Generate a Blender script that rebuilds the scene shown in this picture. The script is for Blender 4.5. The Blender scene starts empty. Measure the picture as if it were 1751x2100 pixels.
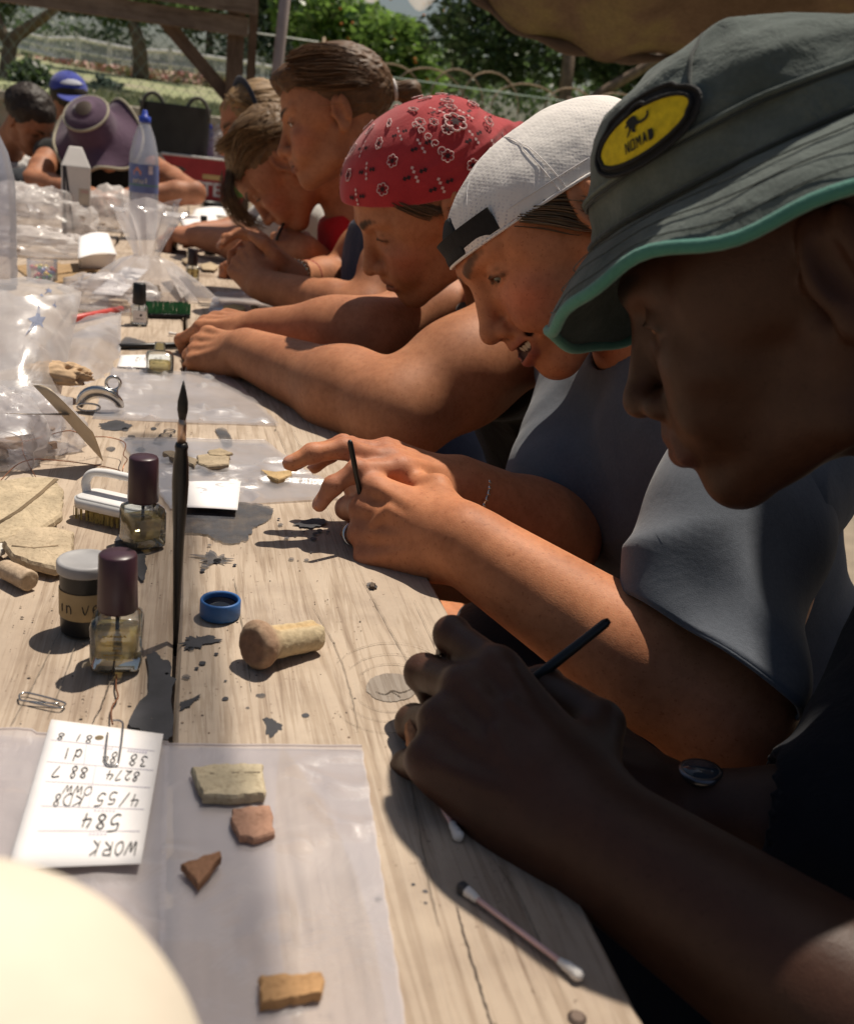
import bpy, bmesh, math, random, os
import numpy as np
from mathutils import Vector, Matrix, Euler

# ------------------------------------------------------------------ camera
SC = bpy.context.scene
COL = SC.collection
FPX, PCX, PCY = 2043.0, 875.5, 1050.0
TZ = 0.75                                   # table top
CAM_H = 0.30
def _n(v):
    v = np.array(v, float); return v / np.linalg.norm(v)
_a = np.array([391 - PCX, 277 - PCY]); _dx = 190 - PCX
_dy = -(FPX * FPX + _a[0] * _dx) / _a[1]
_Y = _n([_a[0], _a[1], FPX]); _Z = -_n([_dx, _dy, FPX]); _X = np.cross(_Y, _Z)
RW = np.array([_X, _Y, _Z])                 # world axes seen from the camera (right, down, forward)
CW = np.array([0.0, 0.0, TZ + CAM_H])
def at(x, y, d):                            # a point that projects to (x, y) at depth d, in metres
    return CW + RW @ (np.array([(x - PCX) / FPX, (y - PCY) / FPX, 1.0]) * d)
def onz(x, y, z=TZ):
    r = RW @ np.array([(x - PCX) / FPX, (y - PCY) / FPX, 1.0])
    return CW + r * ((z - CW[2]) / r[2])
def ony(x, y, Y):
    r = RW @ np.array([(x - PCX) / FPX, (y - PCY) / FPX, 1.0])
    return CW + r * ((Y - CW[1]) / r[1])
def proj(p):
    c = RW.T @ (np.array(p, float) - CW); return PCX + FPX * c[0] / c[2], PCY + FPX * c[1] / c[2], c[2]

cd = bpy.data.cameras.new('camera'); cam = bpy.data.objects.new('camera', cd); COL.objects.link(cam)
cd.sensor_fit = 'HORIZONTAL'; cd.sensor_width = 24.0; cd.lens = 24.0 * FPX / 1751.0
cd.clip_start = 0.02; cd.clip_end = 400
M = Matrix.Identity(4)
_r, _u, _b = RW[:, 0], -RW[:, 1], -RW[:, 2]
for i in range(3):
    M[i][0], M[i][1], M[i][2], M[i][3] = _r[i], _u[i], _b[i], CW[i]
cam.matrix_world = M
cd.dof.use_dof = True; cd.dof.focus_distance = 0.78; cd.dof.aperture_fstop = 9.0
SC.camera = cam

# ------------------------------------------------------------------ sky and sun
SUN = Vector((0.28, 0.28, 0.92)).normalized()
w = bpy.data.worlds.new('World'); SC.world = w; w.use_nodes = True
nt = w.node_tree; nt.nodes.clear()
sky = nt.nodes.new('ShaderNodeTexSky'); sky.sky_type = 'NISHITA'; sky.sun_disc = False
sky.sun_elevation = math.asin(SUN.z); sky.sun_rotation = math.atan2(SUN.x, SUN.y)
sky.air_density = 1.3; sky.dust_density = 3.0
bg = nt.nodes.new('ShaderNodeBackground'); bg.inputs['Strength'].default_value = 0.05
ow = nt.nodes.new('ShaderNodeOutputWorld')
nt.links.new(sky.outputs[0], bg.inputs[0]); nt.links.new(bg.outputs[0], ow.inputs[0])
sl = bpy.data.lights.new('sun', 'SUN'); so = bpy.data.objects.new('sun', sl); COL.objects.link(so)
sl.energy = 5.0; sl.angle = math.radians(0.6); sl.color = (1.0, 0.91, 0.78)
so.rotation_euler = (-SUN).to_track_quat('-Z', 'Y').to_euler(); so.location = (2, 1, 6)
SC.view_settings.view_transform = 'Standard'; SC.view_settings.look = 'None'
SC.view_settings.gamma = 1.0; SC.view_settings.use_curve_mapping = False
SC.view_settings.exposure = 0.1
SC.render.engine = 'CYCLES'
SC.cycles.max_bounces = 8; SC.cycles.transparent_max_bounces = 16
SC.cycles.caustics_reflective = False; SC.cycles.caustics_refractive = False
SC.cycles.use_denoising = True

# ------------------------------------------------------------------ helpers
rnd = random.Random(7)
ONLY = os.environ.get('ONLY', '')
def link(o, parent=None):
    COL.objects.link(o)
    if parent is not None: o.parent = parent
    return o
def tag(o, label=None, cat=None, group=None, kind=None):
    if label: o['label'] = label
    if cat: o['category'] = cat
    if group: o['group'] = group
    if kind: o['kind'] = kind
    return o
def empty(name, loc=(0, 0, 0), rz=0.0):
    o = bpy.data.objects.new(name, None); o.location = loc; o.rotation_euler = (0, 0, rz); o.empty_display_size = .02
    return link(o)
def mesh_obj(name, V, F, mat=None, parent=None, smooth=True, col=None):
    me = bpy.data.meshes.new(name)
    V = np.asarray(V, np.float32)
    if isinstance(F, np.ndarray):
        nf, k = F.shape
        me.vertices.add(len(V)); me.vertices.foreach_set('co', V.ravel())
        me.loops.add(nf * k); me.loops.foreach_set('vertex_index', F.astype(np.int32).ravel())
        me.polygons.add(nf); me.polygons.foreach_set('loop_start', np.arange(0, nf * k, k, dtype=np.int32))
        me.update(calc_edges=True)
    else:
        me.from_pydata([tuple(map(float, v)) for v in V], [], F); me.update()
    if smooth and len(me.polygons): me.polygons.foreach_set('use_smooth', np.ones(len(me.polygons), bool))
    if col is not None:
        ca = me.color_attributes.new('Col', 'FLOAT_COLOR', 'POINT')
        c4 = np.ones((len(V), 4), np.float32); c4[:, :3] = col; ca.data.foreach_set('color', c4.ravel())
    o = bpy.data.objects.new(name, me)
    if mat is not None: me.materials.append(mat)
    return link(o, parent)
class MB:
    """collects simple solids and builds them as one mesh"""
    def __init__(s): s.V = []; s.F = []
    def add(s, V, F):
        n = len(s.V); s.V += [tuple(map(float, v)) for v in V]; s.F += [tuple(i + n for i in f) for f in F]; return s
    def box(s, c, size, R=None, bev=0.0):
        x, y, z = [q / 2 for q in size]; R = np.eye(3) if R is None else np.array(R); c = np.array(c, float)
        if bev <= 0:
            P = [(-x, -y, -z), (x, -y, -z), (x, y, -z), (-x, y, -z), (-x, -y, z), (x, -y, z), (x, y, z), (-x, y, z)]
            F = [(0, 3, 2, 1), (4, 5, 6, 7), (0, 1, 5, 4), (1, 2, 6, 5), (2, 3, 7, 6), (3, 0, 4, 7)]
        else:
            b = bev; ring = lambda ix, iy, zz: [(-ix, -iy + 0, zz), (ix, -iy, zz), (ix, iy, zz), (-ix, iy, zz)]
            P = ring(x - b, y - b, -z) + ring(x, y, -z + b) + ring(x, y, z - b) + ring(x - b, y - b, z)
            F = [(3, 2, 1, 0), (12, 13, 14, 15)]
            for r in range(3):
                for i in range(4): F.append((r * 4 + i, r * 4 + (i + 1) % 4, r * 4 + 4 + (i + 1) % 4, r * 4 + 4 + i))
        return s.add([c + R @ np.array(p) for p in P], F)
    def tube(s, pts, r, n=8, cap=True, flat=1.0):
        pts = [np.array(p, float) for p in pts]; m = len(pts); rr = r if hasattr(r, '__len__') else [r] * m
        V = []; F = []; up = None
        for i, p in enumerate(pts):
            t = pts[min(i + 1, m - 1)] - pts[max(i - 1, 0)]; t = t / (np.linalg.norm(t) + 1e-12)
            if up is None:
                up = np.array([0, 0, 1.0]) if abs(t[2]) < .9 else np.array([1.0, 0, 0])
            a = np.cross(t, up); a /= (np.linalg.norm(a) + 1e-12); b = np.cross(a, t); up = b
            for k in range(n):
                q = 2 * math.pi * k / n; V.append(p + rr[i] * (math.cos(q) * a + flat * math.sin(q) * b))
        for i in range(m - 1):
            for k in range(n): F.append((i * n + k, i * n + (k + 1) % n, (i + 1) * n + (k + 1) % n, (i + 1) * n + k))
        if cap: F.append(tuple(range(n))[::-1]); F.append(tuple((m - 1) * n + k for k in range(n)))
        return s.add(V, F)
    def lathe(s, prof, n=32, c=(0, 0, 0), R=None, sq=None, cap0=True, cap1=True, rot=0):
        """prof: (radius, z); sq: superellipse power for squarish bottles"""
        c = np.array(c, float); R = np.eye(3) if R is None else np.array(R); V = []; F = []
        for r, z in prof:
            for k in range(n):
                q = 2 * math.pi * k / n + rot; x, y = math.cos(q), math.sin(q)
                if sq: f = (abs(x) ** sq + abs(y) ** sq) ** (-1 / sq); x, y = x * f, y * f
                V.append(c + R @ np.array([r * x, r * y, z]))
        m = len(prof)
        for i in range(m - 1):
            for k in range(n): F.append((i * n + k, i * n + (k + 1) % n, (i + 1) * n + (k + 1) % n, (i + 1) * n + k))
        if cap0: F.append(tuple(range(n))[::-1])
        if cap1: F.append(tuple((m - 1) * n + k for k in range(n)))
        return s.add(V, F)
    def prism(s, poly, z0, z1, top_scale=1.0):
        n = len(poly); cx = sum(p[0] for p in poly) / n; cy = sum(p[1] for p in poly) / n
        V = [(x, y, z0) for x, y in poly] + [(cx + (x - cx) * top_scale, cy + (y - cy) * top_scale, z1) for x, y in poly]
        F = [tuple(range(n))[::-1], tuple(range(n, 2 * n))] + [(i, (i + 1) % n, n + (i + 1) % n, n + i) for i in range(n)]
        return s.add(V, F)
    def build(s, name, mat=None, parent=None, smooth=False):
        return mesh_obj(name, s.V, s.F, mat, parent, smooth)
def rotz(a): c, s_ = math.cos(a), math.sin(a); return np.array([[c, -s_, 0], [s_, c, 0], [0, 0, 1.0]])
def rotx(a): c, s_ = math.cos(a), math.sin(a); return np.array([[1.0, 0, 0], [0, c, -s_], [0, s_, c]])
def roty(a): c, s_ = math.cos(a), math.sin(a); return np.array([[c, 0, s_], [0, 1.0, 0], [-s_, 0, c]])
def rax(k, a):
    k = _n(k); K = np.array([[0, -k[2], k[1]], [k[2], 0, -k[0]], [-k[1], k[0], 0]])
    return np.eye(3) + math.sin(a) * K + (1 - math.cos(a)) * K @ K
def smooth_path(P, n=6):
    P = [np.array(p, float) for p in P]; out = []
    for i in range(len(P) - 1):
        p0, p1, p2, p3 = P[max(i - 1, 0)], P[i], P[i + 1], P[min(i + 2, len(P) - 1)]
        for k in range(n):
            t = k / n
            out.append(.5 * (2 * p1 + (p2 - p0) * t + (2 * p0 - 5 * p1 + 4 * p2 - p3) * t * t + (3 * p1 - p0 - 3 * p2 + p3) * t ** 3))
    out.append(P[-1]); return out
# value noise on arrays
_PR = np.random.RandomState(3).rand(4096).astype(np.float32)
def vnoise(P, seed=0):
    P = np.asarray(P, np.float32); i = np.floor(P).astype(np.int64); f = P - i; f = f * f * (3 - 2 * f)
    def h(dx, dy, dz):
        return _PR[((i[:, 0] + dx) * 73856093 ^ (i[:, 1] + dy) * 19349663 ^ (i[:, 2] + dz) * 83492791 ^ seed * 2654435) & 4095]
    x, y, z = f[:, 0], f[:, 1], f[:, 2]
    a = h(0,0,0)*(1-x)+h(1,0,0)*x; b = h(0,1,0)*(1-x)+h(1,1,0)*x
    c = h(0,0,1)*(1-x)+h(1,0,1)*x; d = h(0,1,1)*(1-x)+h(1,1,1)*x
    return ((a*(1-y)+b*y)*(1-z)+(c*(1-y)+d*y)*z)*2-1
def fbm(P, oct=3, seed=0):
    P = np.asarray(P, np.float32); s = 0; a = .5
    for o in range(oct): s = s + a * vnoise(P * (2 ** o), seed + o); a *= .5
    return s

# ------------------------------------------------------------------ materials
class NB:
    def __init__(s, name):
        s.m = bpy.data.materials.new(name); s.m.use_nodes = True; s.t = s.m.node_tree
        s.p = s.t.nodes['Principled BSDF']; s.out = s.t.nodes['Material Output']
    def n(s, typ, **kw):
        nd = s.t.nodes.new(typ)
        for k, v in kw.items():
            if k.startswith('i_'): nd.inputs[k[2:].replace('_', ' ')].default_value = v
            else: setattr(nd, k, v)
        return nd
    def l(s, a, b): s.t.links.new(a, b)
    def coord(s, kind='Object', scale=(1, 1, 1)):
        tc = s.n('ShaderNodeTexCoord'); mp = s.n('ShaderNodeMapping'); mp.inputs['Scale'].default_value = scale
        s.l(tc.outputs[kind], mp.inputs[0]); return mp.outputs[0]
    def noise(s, co, scale, detail=4, rough=.55, dist=0.0):
        nd = s.n('ShaderNodeTexNoise'); s.l(co, nd.inputs['Vector']); nd.inputs['Scale'].default_value = scale
        nd.inputs['Detail'].default_value = detail; nd.inputs['Roughness'].default_value = rough; nd.inputs['Distortion'].default_value = dist
        return nd.outputs['Fac']
    def ramp(s, fac, stops):
        r = s.n('ShaderNodeValToRGB'); s.l(fac, r.inputs[0]); e = r.color_ramp.elements
        while len(e) < len(stops): e.new(.5)
        for q, (p, c) in zip(e, stops): q.position = p; q.color = (*c, 1) if len(c) == 3 else c
        return r.outputs[0]
    def mix(s, fac, a, b, mode='MIX'):
        m = s.n('ShaderNodeMix', data_type='RGBA', blend_type=mode)
        for sock, v in ((m.inputs['Factor'], fac), (m.inputs['A'], a), (m.inputs['B'], b)):
            pass
        fi = m.inputs[0]; ai = m.inputs[6]; bi = m.inputs[7]
        for sock, v in ((fi, fac), (ai, a), (bi, b)):
            if isinstance(v, (int, float)): sock.default_value = v
            elif isinstance(v, tuple): sock.default_value = (*v, 1)
            else: s.l(v, sock)
        return m.outputs[2]
    def math(s, op, a, b=0.0):
        m = s.n('ShaderNodeMath', operation=op)
        for i, v in enumerate((a, b)):
            if isinstance(v, (int, float)): m.inputs[i].default_value = v
            else: s.l(v, m.inputs[i])
        return m.outputs[0]
    def bump(s, h, strength=.3, dist=.002, prev=None):
        b = s.n('ShaderNodeBump'); b.inputs['Strength'].default_value = strength; b.inputs['Distance'].default_value = dist
        s.l(h, b.inputs['Height'])
        if prev is not None: s.l(prev, b.inputs['Normal'])
        s.l(b.outputs[0], s.p.inputs['Normal']); return b.outputs[0]
    def set(s, **kw):
        for k, v in kw.items():
            k = k.replace('_', ' ')
            if isinstance(v, (int, float, tuple)): s.p.inputs[k].default_value = (*v, 1) if isinstance(v, tuple) and len(v) == 3 and 'Color' in k else v
            else: s.l(v, s.p.inputs[k])
        return s
def simple(name, c, rough=.6, metal=0.0, var=.18, scale=30.0, bump=.15, spec=.4, bdist=.001):
    b = NB(name); co = b.coord('Object'); f = b.noise(co, scale, 5)
    lo = tuple(max(0, x * (1 - var)) for x in c); hi = tuple(min(1, x * (1 + var)) for x in c)
    b.set(Base_Color=b.ramp(f, [(.3, lo), (.7, hi)]), Roughness=rough, Metallic=metal)
    b.p.inputs['Specular IOR Level'].default_value = spec
    if bump: b.bump(b.noise(co, scale * 3, 3), bump, bdist)
    return b.m
def plastic_film(name, tint=(.86, .85, .92), clear=.5, gloss=.2, milk=.3, wr=25):
    b = NB(name); t = b.t; t.nodes.remove(b.p)
    tr = b.n('ShaderNodeBsdfTransparent'); tr.inputs[0].default_value = (.97, .97, .98, 1)
    df = b.n('ShaderNodeBsdfDiffuse'); df.inputs[0].default_value = (*tint, 1)
    tl = b.n('ShaderNodeBsdfTranslucent'); tl.inputs[0].default_value = (*tint, 1)
    gl = b.n('ShaderNodeBsdfGlossy'); gl.inputs['Roughness'].default_value = .28
    co = b.coord('Object'); bm = b.n('ShaderNodeBump'); bm.inputs['Strength'].default_value = .35; bm.inputs['Distance'].default_value = .003
    b.l(b.noise(co, wr, 4, .6, 1.5), bm.inputs['Height'])
    for x in (df, tl, gl): b.l(bm.outputs[0], x.inputs['Normal'])
    m1 = b.n('ShaderNodeMixShader'); m1.inputs[0].default_value = .5; b.l(df.outputs[0], m1.inputs[1]); b.l(tl.outputs[0], m1.inputs[2])
    cl = b.noise(co, wr * .5, 3); cf = b.ramp(cl, [(.3, (clear * .8,) * 3), (.7, (min(1, clear * 1.25),) * 3)])
    m2 = b.n('ShaderNodeMixShader'); b.l(cf, m2.inputs[0]); b.l(m1.outputs[0], m2.inputs[1]); b.l(tr.outputs[0], m2.inputs[2])
    fr = b.n('ShaderNodeFresnel'); fr.inputs[0].default_value = 1.35; b.l(bm.outputs[0], fr.inputs['Normal'])
    m3 = b.n('ShaderNodeMixShader'); b.l(b.math('MULTIPLY', b.math('ADD', fr.outputs[0], .03), gloss * 3), m3.inputs[0])
    b.l(m2.outputs[0], m3.inputs[1]); b.l(gl.outputs[0], m3.inputs[2]); b.l(m3.outputs[0], b.out.inputs[0])
    return b.m
def skin(name, base, rough=.56, sss=.14, spec=.20, mott=.30, scale=1.0):
    """base colour comes from the vertex colours (lips, brows, flush, and shade painted into nostrils, mouth slit and lid creases), mottled"""
    b = NB(name); co = b.coord('Object')
    vc = b.n('ShaderNodeVertexColor', layer_name='Col')
    f = b.noise(co, 26, 4, .6); g = b.noise(co, 160, 3)
    m = b.ramp(f, [(.3, (1 - mott, 1 - mott * 1.15, 1 - mott * 1.2)), (.7, (1, 1, 1))])
    c = b.mix(1.0, vc.outputs[0], m, 'MULTIPLY')
    fk = b.ramp(g, [(.35, (.86, .82, .80)), (.55, (1, 1, 1))])
    c = b.mix(.7, c, fk, 'MULTIPLY')
    lg = b.noise(co, 9, 3, .5); c = b.mix(.6, c, b.ramp(lg, [(.3, (.86, .78, .76)), (.65, (1.0, 1.0, 1.0))]), 'MULTIPLY')
    sp = b.noise(co, 420, 1, .4); c = b.mix(.55, c, b.ramp(sp, [(.26, (.62, .50, .44)), (.34, (1, 1, 1))]), 'MULTIPLY')
    b.set(Base_Color=c, Roughness=rough)
    b.p.inputs['Specular IOR Level'].default_value = spec
    b.p.inputs['Subsurface Weight'].default_value = sss
    b.p.inputs['Subsurface Radius'].default_value = (1.0, .4, .22); b.p.inputs['Subsurface Scale'].default_value = .006
    v = b.n('ShaderNodeTexVoronoi'); b.l(co, v.inputs['Vector']); v.inputs['Scale'].default_value = 900
    n1 = b.bump(v.outputs['Distance'], .16, .0005)
    b.bump(b.noise(co, 240, 4, .65), .13, .0010, n1)
    return b.m
def cloth(name, c, c2=None, weave=1400, rough=.9, var=.25, wr=38, wrb=.35, blotch=9, sheen=.2):
    b = NB(name); co = b.coord('Object'); c2 = c2 or tuple(x * .7 for x in c)
    f = b.noise(co, blotch, 5, .6); col = b.ramp(f, [(.32, c2), (.68, c)])
    g = b.noise(co, 420, 2); col = b.mix(.35, col, b.ramp(g, [(.35, (1 - var,) * 3), (.65, (1 + var * .2,) * 3)]), 'MULTIPLY')
    b.set(Base_Color=col, Roughness=rough); b.p.inputs['Specular IOR Level'].default_value = .15
    b.p.inputs['Sheen Weight'].default_value = sheen
    n1 = b.bump(b.noise(co, wr, 4, .6, .6), wrb, .006)
    v = b.n('ShaderNodeTexVoronoi'); b.l(co, v.inputs['Vector']); v.inputs['Scale'].default_value = weave
    b.bump(v.outputs['Distance'], .25, .0006, n1)
    return b.m
def hairmat(name, c0, c1, rough=.58):
    b = NB(name); co = b.coord('Object')
    oi = b.n('ShaderNodeNewGeometry')
    f = b.noise(co, 70, 4, .6); r = b.math('ADD', b.math('MULTIPLY', f, .6), b.math('MULTIPLY', oi.outputs['Random Per Island'], .45))
    b.set(Base_Color=b.ramp(r, [(.25, c0), (.8, c1)]), Roughness=rough)
    b.p.inputs['Specular IOR Level'].default_value = .22
    return b.m
def glass(name, tint=(1, 1, 1), rough=.02, ior=1.45):
    b = NB(name); b.set(Base_Color=tint, Roughness=rough, IOR=ior); b.p.inputs['Transmission Weight'].default_value = 1.0
    return b.m
def clearmat(name, tint, clear, gloss=1.0, body=(.8, .8, .8)):
    """thin clear glass or fluid: mostly see-through, a little body colour, bright edges"""
    b = NB(name); b.t.nodes.remove(b.p); tr = b.n('ShaderNodeBsdfTransparent'); tr.inputs[0].default_value = (*tint, 1)
    df = b.n('ShaderNodeBsdfDiffuse'); df.inputs[0].default_value = (*body, 1); tl = b.n('ShaderNodeBsdfTranslucent'); tl.inputs[0].default_value = (*body, 1)
    m0 = b.n('ShaderNodeMixShader'); b.l(df.outputs[0], m0.inputs[1]); b.l(tl.outputs[0], m0.inputs[2])
    m1 = b.n('ShaderNodeMixShader'); m1.inputs[0].default_value = clear; b.l(m0.outputs[0], m1.inputs[1]); b.l(tr.outputs[0], m1.inputs[2])
    gl = b.n('ShaderNodeBsdfGlossy'); gl.inputs['Roughness'].default_value = .05; fr = b.n('ShaderNodeFresnel'); fr.inputs[0].default_value = 1.5
    m2 = b.n('ShaderNodeMixShader'); b.l(b.math('MULTIPLY', fr.outputs[0], gloss), m2.inputs[0]); b.l(m1.outputs[0], m2.inputs[1]); b.l(gl.outputs[0], m2.inputs[2]); b.l(m2.outputs[0], b.out.inputs[0]); return b.m
# ------------------------------------------------------------------ implicit bodies -> one continuous mesh
f32 = np.float32
def cap(a, b, ra, rb=None, k=.008, op='+', c=None):
    return dict(t=0, a=np.array(a, f32), b=np.array(b, f32), ra=ra, rb=ra if rb is None else rb, k=k, op=op, c=c)
def ell(c0, r, R=None, k=.008, op='+', c=None):
    r = np.array(r if hasattr(r, '__len__') else (r, r, r), f32)
    return dict(t=1, a=np.array(c0, f32), r=r, R=np.eye(3, dtype=f32) if R is None else np.array(R, f32), k=k, op=op, c=c)
def box_(c0, r, R=None, rad=.004, k=.004, op='+', c=None):
    return dict(t=2, a=np.array(c0, f32), r=np.array(r, f32), R=np.eye(3, dtype=f32) if R is None else np.array(R, f32), rad=rad, k=k, op=op, c=c)
def half(p, n, k=.003, op='-', c=None):     # half space on the side n points to
    return dict(t=3, a=np.array(p, f32), nn=np.array(_n(n), f32), k=k, op=op, c=c)
def chain(P, r, k=.008, c=None, op='+'):
    rr = r if hasattr(r, '__len__') else [r] * len(P)
    return [cap(P[i], P[i + 1], rr[i], rr[i + 1], k, op, c) for i in range(len(P) - 1)]
def p_bound(p):
    if p['t'] == 0: return (p['a'] + p['b']) / 2, np.linalg.norm(p['a'] - p['b']) / 2 + max(p['ra'], p['rb'])
    if p['t'] == 1: return p['a'], float(p['r'].max())
    if p['t'] == 2: return p['a'], float(np.linalg.norm(p['r'])) + p['rad']
    return p['a'], 1e3
def p_eval(p, X):
    if p['t'] == 0:
        ab = p['b'] - p['a']; L = float(ab @ ab) + 1e-12
        q = X - p['a']; t = np.clip(q @ ab / L, 0, 1)
        d = q - t[..., None] * ab
        return np.sqrt((d * d).sum(-1)) - (p['ra'] + (p['rb'] - p['ra']) * t)
    if p['t'] == 1:
        q = (X - p['a']) @ p['R']; u = q / p['r']; v = u / p['r']
        k0 = np.sqrt((u * u).sum(-1)); k1 = np.sqrt((v * v).sum(-1)) + 1e-9
        return k0 * (k0 - 1) / k1
    if p['t'] == 2:
        q = np.abs((X - p['a']) @ p['R']) - p['r']
        return np.sqrt((np.maximum(q, 0) ** 2).sum(-1)) + np.minimum(q.max(-1), 0) - p['rad']
    return -((X - p['a']) @ p['nn'])
def sdf_eval(prims, X, C=None, R=0.0, color=None):
    """X: (blocks, n, 3); C block centres; R block half diagonal; returns d (and colours)"""
    d = np.full(X.shape[:2], .2, f32)
    col = None if color is None else np.tile(np.array(color, f32), X.shape[:2] + (1,))
    for p in prims:
        c0, rb = p_bound(p)
        if p['op'] == '&':
            d = np.maximum(d, p_eval(p, X).astype(f32)); continue
        m = np.nonzero(np.sqrt(((C - c0) ** 2).sum(-1)) < rb + R * 2.2 + p['k'] + .012)[0]
        if not len(m): continue
        e = p_eval(p, X[m]).astype(f32); k = max(p['k'], 1e-5); dm = d[m]
        if p['op'] == '+':
            h = np.clip(.5 + .5 * (dm - e) / k, 0, 1); d[m] = dm * (1 - h) + e * h - k * h * (1 - h)
        elif p['op'] == '-':
            h = np.clip(.5 - .5 * (dm + e) / k, 0, 1); d[m] = dm * (1 - h) - e * h + k * h * (1 - h)
        else:                               # paint only: colour where the primitive reaches
            h = np.clip(.5 - e / k, 0, 1)
        if col is not None and p['c'] is not None:
            col[m] = col[m] * (1 - h[..., None]) + np.array(p['c'], f32) * h[..., None]
    return d if col is None else (d, col)
def sdf_mesh(prims, h, color=None, extra=None):
    B = 8
    lo = np.array([1e9] * 3); hi = -lo
    for p in prims:
        if p['op'] == '+' and p['t'] != 3:
            c, r = p_bound(p); lo = np.minimum(lo, c - r); hi = np.maximum(hi, c + r)
    lo -= 3 * h; hi += 3 * h
    nb = np.ceil((hi - lo) / (h * B)).astype(int) + 1
    N = nb * B
    I = np.stack(np.meshgrid(*[np.arange(n) for n in nb], indexing='ij'), -1).reshape(-1, 3)
    Cn = (lo + (I * B + (B - 1) / 2) * h).astype(f32); hd = h * B * .87
    dc = sdf_eval(prims, Cn[:, None, :], Cn, hd)[:, 0]
    act = np.abs(dc) < hd * 1.7 + .004
    vol = np.repeat(np.repeat(np.repeat(np.where(dc < 0, -1, 1).astype(f32).reshape(nb), B, 0), B, 1), B, 2).reshape(-1)
    ia = I[act] * B
    off = np.stack(np.meshgrid(*[np.arange(B)] * 3, indexing='ij'), -1).reshape(-1, 3)
    st = np.array([N[1] * N[2], N[2], 1])
    allflat = []
    for s in range(0, len(ia), 1500):
        G = ia[s:s + 1500, None, :] + off[None]
        X = (lo + G * h).astype(f32)
        dd = sdf_eval(prims, X, Cn[act][s:s + 1500], hd)
        if extra is not None: dd = dd + extra(X.reshape(-1, 3)).reshape(dd.shape)
        fl = (G @ st).reshape(-1); vol[fl] = dd.reshape(-1); allflat.append(fl)
    fl = np.concatenate(allflat)
    g = np.stack([fl // st[0], fl // N[2] % N[1], fl % N[2]], -1)
    ok = (g < N - 1).all(1) & (g > 0).all(1); fl = fl[ok]; g = g[ok]
    co = np.array([[x, y, z] for x in (0, 1) for y in (0, 1) for z in (0, 1)])
    cf = co @ st
    v0 = vol[fl] < 0; mixed = np.zeros(len(fl), bool)
    for c in cf[1:]: mixed |= (vol[fl + c] < 0) != v0
    fl = fl[mixed]; g = g[mixed]
    W = np.stack([vol[fl + c] for c in cf], 1)
    acc = np.zeros((len(fl), 3), f32); cnt = np.zeros(len(fl), f32)
    for i in range(8):
        for j in range(i + 1, 8):
            if np.abs(co[i] - co[j]).sum() != 1: continue
            s = (W[:, i] < 0) != (W[:, j] < 0); t = W[:, i] / (W[:, i] - W[:, j] + 1e-12)
            P = co[i] + t[:, None] * (co[j] - co[i]); acc[s] += P[s]; cnt[s] += 1
    V = lo + (g + acc / cnt[:, None]) * h
    order = np.argsort(fl); sf = fl[order]
    def look(q):
        k = np.clip(np.searchsorted(sf, q), 0, len(sf) - 1); return np.where(sf[k] == q, order[k], -1)
    Q = []
    for ax in range(3):
        b, c = [(1, 2), (2, 0), (0, 1)][ax]
        s = (W[:, 0] < 0) != (vol[fl + st[ax]] < 0); q = fl[s]
        quad = np.stack([q, q - st[b], q - st[b] - st[c], q - st[c]], 1)
        idx = np.stack([look(quad[:, i]) for i in range(4)], 1)
        flip = W[s, 0] >= 0; idx[flip] = idx[flip][:, ::-1]
        Q.append(idx[(idx >= 0).all(1)])
    F = np.concatenate(Q)
    out = None
    if color is not None:
        Vb = V.astype(f32)[:, None, :]; out = sdf_eval(prims, Vb, Vb[:, 0], h, color)[1][:, 0]
    return V, F, out
def relax(V, F, it=2, lam=.5):
    n = len(V); A = np.concatenate([F[:, [0, 1]], F[:, [1, 2]], F[:, [2, 3]], F[:, [3, 0]]]); A = np.concatenate([A, A[:, ::-1]])
    deg = np.bincount(A[:, 0], minlength=n)[:, None] + 1e-9
    for _ in range(it):
        S = np.stack([np.bincount(A[:, 0], V[A[:, 1], k], n) for k in range(3)], 1); V = V + lam * (S / deg - V)
    return V
def vnormals(V, F):
    fn = np.cross(V[F[:, 2]] - V[F[:, 0]], V[F[:, 3]] - V[F[:, 1]]); N = np.zeros_like(V)
    for k in range(3):
        N[:, k] = sum(np.bincount(F[:, i], fn[:, k], len(V)) for i in range(4))
    return N / (np.linalg.norm(N, axis=1, keepdims=True) + 1e-12)
def sdf_obj(name, prims, h, mat, parent=None, color=None, it=1, extra=None, disp=None, lo=None, hlo=.007, head=None, hh=.0016):
    V, F, C = sdf_mesh(prims, h, color, extra)
    V = relax(V, F, it)
    if head:                                # the head, in the same body, fine enough for eyelids and lips
        V2, F2, C2 = sdf_mesh(head, hh, color); V2 = relax(V2, F2, 1)
        F = np.concatenate([F, F2 + len(V)]); V = np.concatenate([V, V2]); C = np.concatenate([C, C2])
    if lo:                                  # the limbs under cloth, meshed more coarsely into the same body
        V2, F2, C2 = sdf_mesh(lo, hlo, color); V2 = relax(V2, F2, it)
        F = np.concatenate([F, F2 + len(V)]); V = np.concatenate([V, V2]); C = None if C is None else np.concatenate([C, C2])
    if disp is not None:
        V = V + vnormals(V, F) * disp(V)[:, None]
    return mesh_obj(name, V, F, mat, parent, True, C)

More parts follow.
